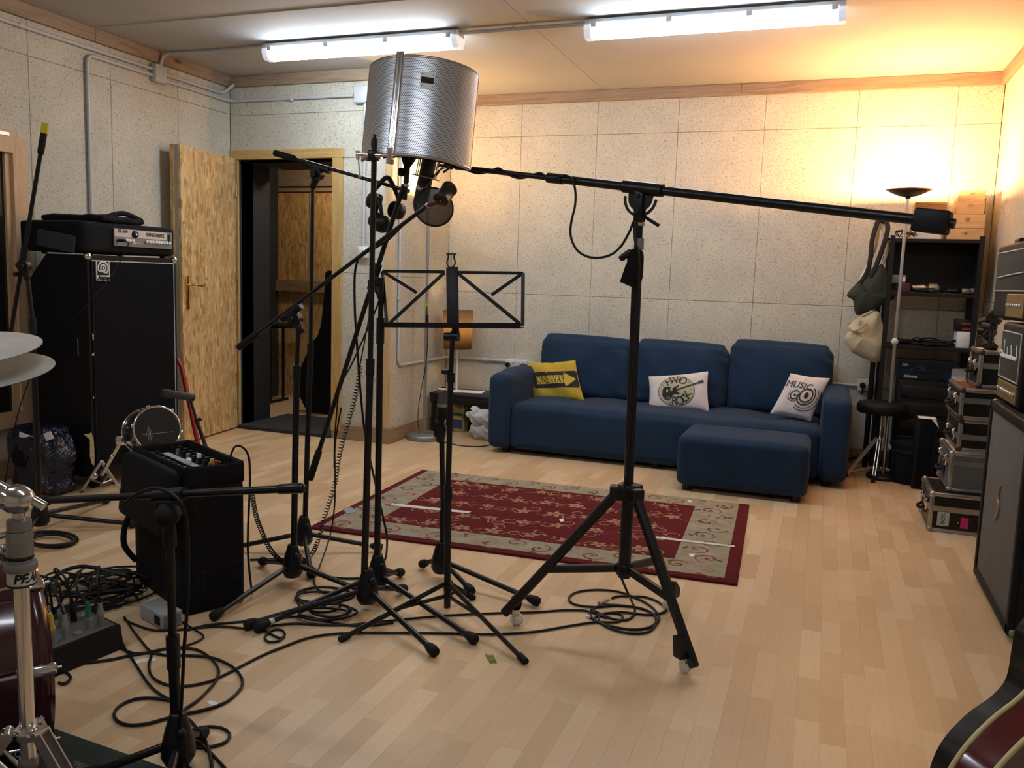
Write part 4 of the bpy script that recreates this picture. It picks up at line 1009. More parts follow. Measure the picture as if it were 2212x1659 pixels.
flat('side_bar', dk['tl'], dk['bl'], .0125); flat('side_bar', dk['tr'], dk['br'], .0125)
flat('diagonal_bar', ctl, dk['bl']+V((.012, 0, .008)), .0125); flat('diagonal_bar', ctr, dk['br']+V((-.012, 0, .008)), .0125)
flat('short_bar', dk['tl'], PY(900, 632, Yd_+.035), .0115); flat('short_bar', dk['tr'], PY(1062, 637, Yd_+.035), .0115)
q = (dk['bl']+dk['br'])/2; d = (dk['br']-dk['bl']).normalized()
MB().box(q+V((0, -.012, -.006)), ((dk['br']-dk['bl']).length+.006, .034, .004), axm(d, V((0, 1, 0)), V((0, 0, 1)))).box(q+V((0, -.028, .002)), ((dk['br']-dk['bl']).length+.006, .003, .018), axm(d, V((0, 1, 0)), V((0, 0, 1)))).build('page_ledge', M['metal'], t)
pa_, pb_ = PY(976.5, 577, Yd_+.045), PY(978.5, 704, Yd_-.006); pdv = (pa_-pb_).normalized(); pnv = V((-CF.x, -CF.y, 0)); pnv = (pnv-pdv*pnv.dot(pdv)).normalized()
MB().rbox((pa_+pb_)/2, (.0425, .006, (pa_-pb_).length), .002, axm(pnv.cross(pdv)*-1, pnv, pdv)).build('centre_plate', M['metal2'], t)
MB().rbox(PY(984, 715, Yd_), (.026, .014, .055), .004).build('tilt_bracket', M['metal'], t)
MB().cyl(PY(962, 727, Yd_), PY(991, 727, Yd_), .0165, n=16).build('tilt_knob', M['plastic'], t)
ly = dk['tm']+V((0, -.004, -.004))
def L2(x, z): return ly+V((x, 0, z))
lyre = MB()
for s_ in (-1, 1): lyre.tube(bez([L2(s_*.004, .004), L2(s_*.013, .012), L2(s_*.016, .024), L2(s_*.011, .04), L2(s_*.013, .05), L2(s_*.018, .054)], 5), .0028, 7)
lyre.tube([L2(-.018, .052), L2(.018, .052)], .0026, 7); lyre.tube([L2(0, .0), L2(0, .052)], .0016, 6)
lyre.build('lyre_ornament', M['metal'], t)
# ---- G: straight stand behind the music stand with a condenser in a mount
b = G(952, 1250); t = thing('microphone_stand', 'short straight stand close behind the music stand', 'microphone stand', b, 0, SG)
add_base(t, b, [G(1160, 1310), G(912, 1228), G(1018, 1287)])
pole(t, P0(955, 1225, b), P0(957, 1105, b), P0(954, 930, b), .0122, .0105)
t = thing('microphone', 'silver-grilled condenser microphone in a black mount beside the music stand pole', 'microphone', P0(952, 960, b))
MB().lathe([(0, 0), (.014, 0), (.02, .02), (.0215, .04), (.0215, .10), (.020, .115)], P0(950, 955, b), P0(956, 885, b)-P0(950, 955, b), n=18).build('mount_clip', M['plastic'], t)
MB().cyl(P0(955, 915, b), P0(956, 880, b), .0205, n=20).build('body', M['plastic'], t)
MB().cyl(P0(956, 880, b), P0(957.2, 843, b), .0205, n=20).build('grille', mat('grey_grille', (.12, .12, .12), .5, .6, bs=.5, bscale=900), t)
for y_ in (878, 846): MB().cyl(P0(956, y_, b), P0(956.2, y_-6, b), .0213, n=20).build('ring', M['steel'], t)
MB().rbox(P0(948, 925, b), (.035, .05, .075), .014).build('swivel', M['plastic'], t)
MB().tube(bez([P0(962, 905, b), P0(968, 915, b)+V((0, -.03, 0)), P0(966, 928, b)], 5), .003).build('thumb_lever', M['alu'], t)
# ---- wheeled studio boom stand
cw = [G(1113, 1350), G(1480, 1453), G(1441, 1316)]; b = (cw[0]+cw[1]+cw[2])/3
t = thing('wheeled_boom_stand', 'tall wheeled studio boom stand with long boom and counterweight', 'microphone stand', b); BS = t
yb_ = b.y
ztop = VH(b, 1062); zlow = VH(b, 1228)
cp = lambda z: V((b.x, b.y, z))
MB().cyl(cp(zlow-.03), cp(ztop+.03), .0215, n=18).build('lower_column', M['metal'], t)
MB().cyl(cp(ztop), PY(1377, 560, yb_), .0165, n=18).build('column', M['metal'], t)
MB().cyl(PY(1377, 560, yb_), PY(1381, 470, yb_), .0135, n=16).build('inner_column', M['metal'], t)
MB().cyl(PY(1381, 540, yb_), PY(1382, 515, yb_), .0145, n=16).build('silver_tape', M['alu'], t)
MB().cyl(PY(1382.5, 488, yb_), PY(1383, 481, yb_), .0142, n=16).build('yellow_tape', mat('aged_tape', (.40, .33, .18), .7), t)
MB().lathe([(.030, -.03), (.036, -.02), (.038, .02), (.03, .028), (.018, .03)], cp(ztop), UP, n=18).build('leg_collar', M['plastic'], t)
MB().lathe([(.028, -.02), (.032, -.01), (.032, .012), (.024, .02)], cp(zlow), UP, n=18).build('brace_collar', M['plastic'], t)
for i, f in enumerate(cw):
    d = V((f.x-b.x, f.y-b.y, 0)); rr_l = d.length; d.normalize(); s = cp(ztop-.005)+d*.038; e = f + V((0, 0, .075)) + d*.012
    dd = (e-s).normalized(); n_ = V((-dd.y, dd.x, 0)).normalized(); R_ = axm(dd, n_, dd.cross(n_)); L_ = (e-s).length+.05
    lg = MB().rbox(s+dd*(L_/2), (L_, .026, .032), .006, R_, 1).build('leg', M['metal'], t)
    MB().rbox(s, (.05, .046, .05), .008, axm(d, V((-d.y, d.x, 0)), UP)).build('leg_bracket', M['plastic'], lg)
    k_ = s+dd*(L_*.62); q = cp(zlow)+d*.03; d2 = (k_-q).normalized(); n2 = V((-d2.y, d2.x, 0)).normalized()
    MB().rbox((q+k_)/2, ((k_-q).length, .022, .026), .004, axm(d2, n2, d2.cross(n2)), 1).build('brace', M['metal'], lg)
    cs = f+V((0, 0, 0))
    MB().prism([(-.016, .056), (.018, .056), (.022, .085), (-.010, .12), (-.024, .12)], cs+V((d.y*.013, -d.x*.013, 0)), d, UP, .026).build('caster_bracket', M['plastic'], lg)
    cst = MB().cyl(cs+UP*.058, cs+UP*.046, .016, n=16).build('caster_plate', M['chrome'], lg) if False else lg
    MB().cyl(cs+UP*.06, cs+UP*.044, .016, n=16).rbox(cs+UP*.036+d*.006, (.012, .030, .026), .003, axm(d, V((-d.y, d.x, 0)), UP)).build('caster_fork', M['chrome'], lg)
    wd = V((-d.y, d.x, 0)); wc = cs+UP*.0232-d*.004
    MB().lathe([(.004, -.009), (.019, -.009), (.023, -.005), (.023, .005), (.019, .009), (.004, .009)], wc, wd, n=20).build('caster_wheel', M['cream2'] if 'cream2' in M else M['pvcw'], lg)
# head: bracket, protractor disc, clutch, knob lever
pv = PY(1383, 428, yb_); bo0 = PY(1387, 407, yb_); bR = PY(2046, 482, 2.52); bd = (bR-bo0).normalized()
def tat(xpix):
    lo, hi = -1.5, 1.5
    for _ in range(50):
        m = (lo+hi)/2
        if proj(bo0+bd*m)[0] > xpix: hi = m
        else: lo = m
    return lo
side = bd.cross(UP).normalized(); side = side if side.dot(CF) < 0 else -side; bup = side.cross(bd); bup = bup if bup.z > 0 else -bup
BPt = lambda x: bo0+bd*tat(x)
bt = MB().cyl(BPt(1190), BPt(1985), .0145, n=18).build('boom_tube', M['metal'], t)
MB().cyl(BPt(985), BPt(1200), .0095, n=14).build('boom_extension', M['metal'], bt)
MB().cyl(BPt(1184), BPt(1216), .0175, n=16).build('extension_clutch', M['plastic'], bt)
MB().cyl(BPt(1347), BPt(1432), .0205, n=18).build('boom_sleeve', M['metal'], bt)
w0, w1 = BPt(1975), BPt(2052)
MB().rbox((w0+w1)/2, ((w1-w0).length, .055, .062), .006, axm(bd, side, bup), 2).build('counterweight', M['metal2'], bt)
MB().cyl(w1, w1+bd*.012, .014, n=14).build('end_knob', M['plastic'], bt)
arcc = bo0-bup*.03
R0, R1, R2, R3 = .062, .053, .044, .0
ang = lambda a_: (math.cos(a_), math.sin(a_)); n_ = 20
MB().ring([(R0*ang(math.pi+math.pi*i/n_)[0], R0*ang(math.pi+math.pi*i/n_)[1]) for i in range(n_+1)], [(R1*ang(math.pi+math.pi*i/n_)[0], R1*ang(math.pi+math.pi*i/n_)[1]) for i in range(n_+1)], arcc-side*.002, bd, bup, .004).build('protractor_rim', M['metal'], t)
MB().prism([(-.046, .012)] + [(R2*ang(math.pi+math.pi*i/n_)[0], R2*ang(math.pi+math.pi*i/n_)[1]) for i in range(n_+1)] + [(.046, .012)], arcc-side*.003, bd, bup, .006).build('protractor_disc', M['metal'], t)
MB().box(arcc-bup*.052, (.02, .006, .02), axm(bd, side, bup)).build('rim_bridge', M['metal'], t)
qb = PY(1381, 470, yb_)
MB().rbox((arcc+qb)/2+side*.012+UP*.004, (.028, .006, (arcc-qb).length+.036), .003, rotm(0, 0, 0)).build('head_plate', M['metal'], t)
MB().rbox((arcc+qb)/2-side*.012+UP*.004, (.028, .006, (arcc-qb).length+.036), .003, rotm(0, 0, 0)).build('head_plate', M['metal'], t)
for z_ in (.006, -.044): MB().cyl(arcc+UP*z_+side*.014, arcc+UP*z_+side*.021, .0075, n=14).build('bolt', M['plastic'], t)
MB().cyl(PY(1392, 468, yb_+.012), PY(1424, 488, yb_+.02), .0055, .0062, n=10).build('lock_lever', M['plastic'], t)
MB().soft(PY(1372, 575, yb_-.01), (.045, .05, .115), .018, (.004, .004, .0), n=6).build('cloth_sleeve', M['fabric'], t)
MB().soft(PY(1352, 551, yb_-.02), (.05, .03, .022), .01, R=rotm(0, -35, 0), n=5).build('clutch_handle', M['metal'], t)
MB().prism([(-.012, .03), (.02, .05), (.024, -.05), (-.03, -.03)], PY(1362, 590, yb_-.01), (1, 0, 0), (0, 0, 1), .02).build('cloth_flap', M['fabric'], t)
# joint between boom end and shock mount
kn = thing('boom_swivel', 'knurled swivel joint at the thin boom end beside the hanging microphone', 'swivel', BPt(985)-UP*.02)
MB().sph(BPt(975), .011, 12).sph(BPt(962), .010, 12).build('knob', M['plastic'], kn); MB().cyl(BPt(990), BPt(948), .0065, n=10).build('rod', M['metal'], kn)
MB().tube(bez([BPt(955), PY(948, 372, 2.97), PY(940, 380, 2.96)], 6), .003).build('arm', M['metal'], kn)
# ================================================================== LEFT SIDE: BASS RIG, DRUMS, RACK BAG
def vface(o, ux, x0, x1, z0, z1, th, n):
    """thin slab on a vertical face: o origin, ux horizontal axis, n outward normal"""
    o, ux, n = V(o), V(ux), V(n)
    return MB().box(o+ux*((x0+x1)/2)+UP*((z0+z1)/2)+n*(th/2), (abs(x1-x0), th, z1-z0), axm(ux, n, UP))
# ---- tall bass cabinet facing +X
cA, cB_ = G(200, 1062), G(391, 1012); xf = (cA.x+cB_.x)/2-.005; y0, y1 = cA.y, cB_.y; HT = 1.265; dep = .41; xb = xf-dep
t = thing('bass_cabinet', 'tall black bass speaker cabinet with round logo plate by the left wall', 'speaker cabinet', (xf-dep/2, (y0+y1)/2, 0))
MB().prism([(xf, .075), (xf, HT), (xb+.13, HT), (xb, HT-.14), (xb, .075)], (0, y1, 0), (1, 0, 0), (0, 0, 1), y1-y0).build('shell', M['tolex'], t)
gr = vface((xf, y0, 0), (0, 1, 0), .028, y1-y0-.028, .12, HT-.035, .006, (1, 0, 0)).build('grille', M['grille'], t)
M['piping'] = mat('white_piping', (.50, .50, .48), .6)
for a_, c_ in (((y0+.024, .12), (y0+.024, HT-.03)), ((y1-.024, .12), (y1-.024, HT-.03)), ((y0+.024, HT-.03), (y1-.024, HT-.03))):
    m_ = 'piping' if a_[0] > y0+.1 or c_[0] > y0+.1 else 'plastic'
    MB().cyl((xf+.006, a_[0], a_[1]), (xf+.006, c_[0], c_[1]), .0032, n=8).build('piping', M[m_], gr)
for y_ in (y0+.008, y1-.008):
    for z_ in (HT-.008, .085): MB().sph((xf-.004, y_, z_), .022, 10).build('corner_cap', M['chrome'], t)
lp0, lp1 = PX(207, 562, xf+.008), PX(237, 606, xf+.008)
ly0, ly1, lz0, lz1 = lp0.y, lp1.y, lp1.z, lp0.z; lc = (ly0+ly1)/2; lw = ly1-ly0; lh = lz1-lz0
lg = vface((xf+.006, 0, 0), (0, 1, 0), ly0, ly1, lz0, lz1, .004, (1, 0, 0)).build('logo_plate', M['white'], t)
vface((xf+.010, 0, 0), (0, 1, 0), ly0+.006, ly1-.006, lz0+lh*.26, lz1-.006, .0008, (1, 0, 0)).build('logo_field', M['blackink'], lg)
oc = V((xf+.0112, lc, lz0+lh*.62))
def circ(r, n=28, t0=0, t1=2*math.pi): return [(r*math.cos(t0+(t1-t0)*i/n), r*math.sin(t0+(t1-t0)*i/n)) for i in range(n+1)]
for r_, w_, a0, a1 in ((.42, .10, -.9, 3.6), (.235, .09, 0, 6.283), (.075, .075, 0, 6.283)):
    ro, ri = lw*r_, max(.0005, lw*(r_-w_)); MB().ring(circ(ro, 28, a0, a1), circ(ri, 28, a0, a1), oc, (0, 1, 0), (0, 0, 1), .0006).build('logo_ring', M['white'], lg)
MB().text('Ampeg', lw*.30, (xf+.0106, lc, lz0+lh*.13), (0, 1, 0), (0, 0, 1), .0004, bold=.002, shear=.3).build('logo_lettering', M['blackink'], lg)
M['rawwood'] = mat('exposed_plywood', (.42, .34, .18), .9, var=.2, vs=60)
def edgebit(px, name, m):
    pts = [PX(x, y, xf+.0075) for x, y in px]; k_ = len(pts); n = V((.0015, 0, 0))
    MB().add(pts+[q+n for q in pts], [list(range(k_))[::-1], list(range(k_, 2*k_))]+[(i, (i+1) % k_, k_+(i+1) % k_, k_+i) for i in range(k_)]).build(name, m, t)
edgebit([(192, 937), (197, 934), (202, 950), (204, 985), (203, 1006), (198, 1002), (194, 985), (194, 950), (181, 938)], 'torn_covering', M['rawwood'])
for q in ([(199, 720), (202, 722), (202, 735), (200, 735)], [(200, 762), (203, 762), (203, 768), (198, 768)], [(201, 857), (203, 857), (203, 861), (201, 861)]): edgebit(q, 'chipped_edge', M['piping'])
s0, s1 = PY(168, 732, y0-.001), PY(169, 768, y0-.001); MB().cyl(s0, s1, .0018, n=6).build('scratch', M['piping'], t)
for x_ in (xf-.07, xb+.07):
    for y_ in (y0+.07, y1-.07): MB().cyl((x_, y_-.015, .036), (x_, y_+.015, .036), .036, n=18).cyl((x_, y_, .05), (x_, y_, .078), .012).build('caster', M['rubber'], t)
# ---- amplifier head in its soft rack case
hx1 = xf+.012; hx0 = hx1-.44; hy0, hy1 = y0-.035, y1-.005; hz0, hz1 = HT+.012, VH(V((hx1, hy1, 0)), 494)
t = thing('bass_amplifier', 'bass amplifier head in an open black rack case on the tall cabinet', 'amplifier', ((hx0+hx1)/2, (hy0+hy1)/2, HT))
MB().soft(((hx0+hx1)/2-.005, (hy0+hy1)/2, (hz0+hz1)/2), (hx1-hx0-.01, hy1-hy0, hz1-hz0), .02, (.003, .004, .004), n=8).build('case', M['fabric'], t)
for x_ in (hx0+.06, hx1-.06):
    for y_ in (hy0+.1, hy1-.05): MB().cyl((x_, y_, HT), (x_, y_, hz0+.004), .014).build('foot', M['rubber'], t)
pa, pb_ = PX(246, 497, hx1), PX(371, 540, hx1); py0, py1 = PX(246, 520, hx1).y, PX(371, 520, hx1).y
pz1 = PX(300, 497, hx1).z; pz0 = PX(300, 534, hx1).z
M['panel'] = mat('grey_amp_panel', (.20, .21, .23), .45, .3); M['panel2'] = mat('pale_amp_panel', (.60, .52, .45), .5)
pn_ = vface((hx1-.004, 0, 0), (0, 1, 0), py0, py1, pz0, pz1, .006, (1, 0, 0)).build('front_panel', M['panel'], t)
zm = pz0+(pz1-pz0)*.52
vface((hx1+.002, 0, 0), (0, 1, 0), py0+.004, py1-.045, zm, pz1-.004, .0012, (1, 0, 0)).build('upper_strip', M['panel2'], pn_)
vface((hx1+.002, 0, 0), (0, 1, 0), py1-.032, py1-.020, zm-.006, pz1-.012, .006, (1, 0, 0)).build('power_switch', M['blackink'], pn_)
pw = py1-py0
MB().text('GENZ·BENZ', .026, (hx1+.0036, py0+pw*.69, (zm+pz1)/2), (0, 1, 0), (0, 0, 1), bold=.0008).build('maker_lettering', M['blackink'], pn_)
MB().text('BE 600', .024, (hx1+.0036, py0+pw*.14, (zm+pz1)/2+.008), (0, 1, 0), (0, 0, 1), bold=.0006).build('model_lettering', M['blackink'], pn_)
MB().lathe([(.021, 0), (.021, .004), (.017, .014), (0, .015)], (hx1+.002, py0+pw*.335, (zm+pz1)/2-.004), (1, 0, 0), n=20).build('big_knob', M['plastic'], pn_)
MB().lathe([(.006, .014), (.006, .016), (0, .016)], (hx1+.002, py0+pw*.335, (zm+pz1)/2-.004), (1, 0, 0), n=12).build('knob_cap', M['white'], pn_)
for f_ in (.19, .24, .29, .53, .58, .63, .69, .735, .78, .83, .88, .935): MB().cyl((hx1+.002, py0+pw*f_, pz0+(zm-pz0)*.70), (hx1+.014, py0+pw*f_, pz0+(zm-pz0)*.70), .0085, n=12).build('knob', M['white'], pn_)
for f_ in (.31, .345, .38, .415, .45): MB().cyl((hx1+.002, py0+pw*f_, pz0+(zm-pz0)*.40), (hx1+.007, py0+pw*f_, pz0+(zm-pz0)*.40), .004, n=8).build('button', M['white'], pn_)
MB().cyl((hx1, py0+pw*.06, pz0+.03), (hx1+.04, py0+pw*.075, pz0+.03), .008, n=10).build('jack_plug', M['plastic'], pn_)
def cloth(mb, c, size, R, seed, amp=.012):
    rg = random.Random(seed); ph = [rg.random()*6 for _ in range(6)]
    def fn(p, u):
        p.z += amp*(math.sin(u.x*5+ph[0])*math.sin(u.y*4+ph[1])+.5*math.sin(u.x*11+ph[2]+u.y*7)); return p
    return mb.soft(c, size, min(size)*.45, (0, 0, .004), R, n=12, fn=fn)
ft_ = cloth(MB(), ((hx0+hx1)/2, (hy0+hy1)/2-.05, hz1+.020), (.40, .34, .035), rotm(0, 0, 5), 4, .006).build('folded_flap', M['fabric'], t)
MB().tube(bez([(hx1-.05, hy0+.22, hz1+.035), (hx1-.06, hy0+.34, hz1+.06), (hx1-.05, hy0+.46, hz1+.03)], 6), .014, 8).build('carry_handle', M['fabric'], t)
MB().soft(((hx0+hx1)/2+.05, hy0-.010, hz0+.055), (.26, .012, .09), .005, n=4, R=rotm(0, 8, 0)).build('side_pocket', mat('dark_blue_nylon', (.03, .034, .045), .8), t)
# cable from the amplifier down to the floor
def cable(label, pts, r=.004, n=6, m='cable', seg=8, group=None, name='cable', cat='cable'):
    P_ = []
    for q in pts:
        if isinstance(q, Vector): P_.append(q)
        elif len(q) == 2: P_.append(G(q[0], q[1], r+.001))
        elif q[2] == 'z': P_.append(G(q[0], q[1], q[3]))
        else: P_.append(PY(*q))
    cv = bez(P_, seg)
    for p_ in cv: p_.z = max(p_.z, r+.0005)
    return solo(MB().tube(cv, r, n), name, M[m], label, cat, group)
CG = 'black audio cables on the floor'
cable('thin black cable drooping from the bass amplifier across the tall cabinet', [V((hx1+.04, py0+pw*.078, pz0+.03)), V((hx1+.06, py0+pw*.09, pz0+.01)), PX(262, 560, xf+.05), PX(230, 610, xf+.05), PY(190, 655, y0-.03), PY(150, 700, y0-.06), PY(100, 757, y0-.10), PY(60, 830, y0-.15), PY(30, 930, y0-.2), V((-4.0, 3.2, .006))], .003)
# ---- small black tom on a chrome stand
td = 4.15; tc = CPOS+ray(340, 927)*td; TR = .112; taxd = (CF*-.72+CR*.66+UP*.12).normalized(); TD = .17; tx, ty, tz = frame(taxd, UP)
M['drumblack'] = mat('black_drum_wrap', (.015, .013, .012), .25, coat=.5); M['drumhead'] = mat('black_drum_head', (.011, .011, .012), .4)
gb_ = G(222, 1072); t = thing('tom_drum', 'small black tom drum with chrome hoops mounted on a chrome stand', 'drum', V((gb_.x, gb_.y, 0)))
MB().cyl(tc-tz*TD, tc, TR*.97, n=36).build('shell', M['drumblack'], t)
hd = MB().cyl(tc, tc+tz*.003, TR*.97, n=36).build('drum_head', M['drumhead'], t)
w2 = MB(); TSG = 1 if ty.dot(CR) > 0 else -1
for k_, (dx, l_) in enumerate(((-.055, .02), (-.048, .05), (-.042, .075), (-.036, .06), (-.030, .035))): w2.box(tc+tz*.0036-ty*dx*-1*TSG-tx*.02, (l_, .0012, .0006), axm(tx, ty, tz))
w2.box(tc+tz*.0036-tx*.02, (.0013, .15, .0006), axm(tx, ty, tz)); w2.build('waveform_print', M['piping'], hd)
for o_ in (0, -TD): MB().tube([tc+tz*o_+(tx*math.cos(i*math.pi/18)+ty*math.sin(i*math.pi/18))*TR for i in range(36)], .0055, 8, True).build('hoop', M['chrome'], t)
for i in range(6):
    a_ = i*math.pi/3+.3; r_ = tx*math.cos(a_)+ty*math.sin(a_)
    l_ = MB().cyl(tc+r_*(TR+.008), tc-tz*TD+r_*(TR+.008), .0028, n=8).build('tension_rod', M['chrome'], t)
    MB().rbox(tc-tz*TD*.5+r_*(TR+.004), (.012, .012, .04), .004, axm(r_, tz.cross(r_), tz)).build('lug', M['chrome'], l_)
    MB().rbox(tc+r_*(TR+.007), (.012, .016, .012), .003, axm(r_, tz.cross(r_), tz)).build('claw', M['chrome'], l_)
sp_ = CPOS+ray(262, 950)*td; sb_ = V((gb_.x, gb_.y, 0)); kq = V((sp_.x, sp_.y, sp_.z))
MB().rbox(kq, (.05, .04, .05), .01).build('mount_block', M['chrome'], t)
MB().cyl(kq, tc-tz*TD*.5-(tx*.5)*TR*1.9, .008).build('mount_arm', M['chrome'], t)
zc_ = .32
MB().cyl(kq, V((sb_.x, sb_.y, .12)), .011, n=12).build('post', M['chrome'], t)
MB().sph(PY(242, 985, kq.y-.01), .012, 8).build('wing_nut', M['chrome'], t)
for f in (G(176, 1064), G(262, 1062), G(245, 1045)):
    e = f+UP*.006; s = V((sb_.x, sb_.y, .19)); lg_ = MB().box((s+e)/2, ((e-s).length, .016, .006), axm((e-s).normalized(), V((-(e-s).y, (e-s).x, 0)).normalized(), (e-s).normalized().cross(V((-(e-s).y, (e-s).x, 0)).normalized()))).build('leg', M['satin'], t)
    MB().cyl(V((sb_.x, sb_.y, .07)), s.lerp(e, .6), .005, n=8).build('brace', M['steel'], lg_)
    MB().sph(e, .010, 8).build('rubber_foot', M['rubber'], lg_)
# ---- soft rack bag with mixer in the top
N_, R_c = G(400, 1334), G(536, 1309); hb_ = VH(N_, 1021)
L_c = G(285, 970, hb_); B_c = G(409, 958, hb_); ex = V((L_c.x-N_.x, L_c.y-N_.y, 0)); ey = V((R_c.x-N_.x, R_c.y-N_.y, 0))
bl_, bw_ = ex.length, ey.length*1.02; ex.normalize(); ey = (ey-ex*ey.dot(ex)).normalized()
def BP(a, c, z): return V((N_.x, N_.y, 0))+ex*a+ey*c+UP*z
BM = axm(ex, ey, UP)
t = thing('rack_bag', 'black padded rack bag standing upright with its top opened', 'bag', BP(bl_/2, bw_/2, 0))
rim = .052
MB().soft(BP(bl_/2, bw_/2, (hb_-rim)/2), (bl_, bw_, hb_-rim), .014, (.003, .003, 0), BM, n=6).build('body', M['fabric'], t)
wt = .016
for c_, s_ in ((BP(wt/2, bw_/2, hb_-rim/2), (wt, bw_, rim+.02)), (BP(bl_-wt/2, bw_/2, hb_-rim/2), (wt, bw_, rim+.02)), (BP(bl_/2, wt/2, hb_-rim/2), (bl_, wt, rim+.02)), (BP(bl_/2, bw_-wt/2, hb_-rim/2), (bl_, wt, rim+.02))):
    MB().rbox(c_, s_, .005, BM).build('rim_wall', M['fabric'], t)
MB().tube([BP(wt/2, wt/2, hb_+.009), BP(bl_-wt/2, wt/2, hb_+.009), BP(bl_-wt/2, bw_-wt/2, hb_+.009), BP(wt/2, bw_-wt/2, hb_+.009)], .007, 8, True).build('rim_piping', M['plastic'], t)
# opened lid flap hanging on the -ey side
MB().soft(BP(bl_*.47, -.035, hb_-.115), (bl_*.94, .05, .235), .02, (0, .006, .004), BM @ rotm(-7, 0, 0), n=8).build('lid_flap', M['fabric'], t)
for a_, z_ in ((.03, .12), (.03, .38), (bw_-.055, .13), (bw_-.055, .39)):
    st_ = MB()
    st_.box(BP(-.002, a_+.0225, z_), (.003, .042, .075), BM)
    for i in range(4):
        for j in range(6): st_.box(BP(-.005, a_+.007+.0104*i, z_-.03+.012*j), (.004, .006, .007), BM)
    st_.build('stud_pad', M['rubber'], t)
MB().tube(bez([BP(bl_*.80, -.01, .31), BP(bl_*.85, -.05, .26), BP(bl_*.86, -.06, .17), BP(bl_*.84, -.02, .10)], 6), .011, 6).build('carry_strap', M['fabric'], t)
bag = t
# mixer
mz = hb_-rim+.002
t = thing('mixer', 'small audio mixer with rows of knobs sunk in the rack bag top', 'mixer', BP(bl_/2, bw_/2, mz))
my0, my1 = wt+.004, bw_-wt-.004; mx0, mx1 = wt+.006, bl_-wt-.006
MX = axm(ex, ey, UP)
bdy = MB().rbox(BP((mx0+mx1)/2, (my0+my1)/2, mz+.014), (mx1-mx0, my1-my0, .028), .003, MX, 1).build('chassis', M['plastic'], t)
M['mixgrey'] = mat('pale_mixer_strip', (.42, .45, .46), .5)
ym = my0+(my1-my0)*.50
MB().box(BP((mx0+mx1)/2+.0, ym, mz+.0292), (mx1-mx0-.03, .026, .0012), MX).build('scribble_strip', M['mixgrey'], bdy)
rgk = random.Random(5)
for i in range(17):
    a_ = mx0+.022+(mx1-mx0-.044)*i/16
    for j in range(3):
        c_ = BP(a_, my0+.014+.021*j, mz+.028)
        kb = MB().cyl(c_, c_+UP*.013, .0062, .0052, n=10).build('knob', M['plastic'], t)
        if (i+j) % 2 == 0: MB().box(c_+UP*.0134, (.0014, .008, .0008), MX).build('pointer', M['white'], kb)
    if i % 2 == 0:
        for j in range(2):
            c_ = BP(a_, ym+.028+.028*j, mz+.028)
            MB().cyl(c_, c_+UP*.022, .0088, n=12).build('jack_plug' if rgk.random() < .6 else 'socket', M[rgk.choice(('plastic', 'plastic', 'steel'))], t)
for f_, m_ in ((.42, 'white'), (.16, 'yellow'), (.07, 'red')):
    c_ = BP(mx0+(mx1-mx0)*f_, ym+.032, mz+.028); MB().cyl(c_, c_+UP*.036, .0078, n=12).build('coloured_plug', M[m_], t)
a_ = BP(bl_*.52, bw_*.56, mz+.032); e_ = BP(bl_*.40, bw_*.42, mz+.040)
solo(MB().cyl(a_, e_, .011, n=14).cyl(e_, e_+(e_-a_)*.28, .0115, n=14).cyl(a_-(e_-a_)*.15, a_, .008, n=10), 'marker_pen', [M['white']][0], 'white marker pen lying across the mixer', 'pen')
cable('short black cable looping out of the mixer over the bag edge', [BP(bl_*.10, bw_*.8, mz+.03), BP(bl_*.08, bw_*.92, mz+.11), BP(bl_*.05, bw_+.02, mz+.09), BP(bl_*.04, bw_+.03, mz-.0), BP(bl_*.04, bw_+.02, .2), BP(bl_*.1, bw_+.05, .006)], .004)
# ---- silver power supply box
s_ = [G(302, 1303, .055), G(345, 1291, .055), G(393, 1317, .055), G(350, 1331, .055)]
ce = sum(s_, V((0, 0, 0)))/4; ux = (s_[2]-s_[1]).normalized(); uy = UP.cross(ux)
M['silver'] = mat('silver_grey_enamel', (.36, .38, .41), .4, .2)
t = thing('power_supply', 'silver grey metal power supply box beside the rack bag', 'electronics', V((ce.x, ce.y, 0)))
sx, sy = (s_[2]-s_[1]).length, abs((s_[1]-s_[0]).dot(uy))
MB().rbox(V((ce.x, ce.y, .030)), (sx, sy, .052), .003, axm(ux, uy, UP)).build('case', M['silver'], t)
pc_ = V((ce.x, ce.y, .03))+ux*(sx/2+.001)
MB().box(pc_, (.002, sy*.85, .036), axm(ux, uy, UP)).build('end_panel', M['panel'], t)
MB().cyl(pc_, pc_+ux*.014, .010, n=12).build('connector', M['plastic'], t)
for dx in (-1, 1):
    for dy in (-1, 1): MB().cyl(V((ce.x, ce.y, 0))+ux*dx*sx*.4+uy*dy*sy*.35, V((ce.x, ce.y, .006))+ux*dx*sx*.4+uy*dy*sy*.35, .008).build('foot', M['rubber'], t)
fs_ = V((ce.x, ce.y, .03))-uy*(sy/2+.0012)
for i in range(5): MB().box(fs_+ux*(sx*.2+.008*i), (.004, .002, .03), axm(ux, uy, UP)).build('vent', M['blackink'], t)
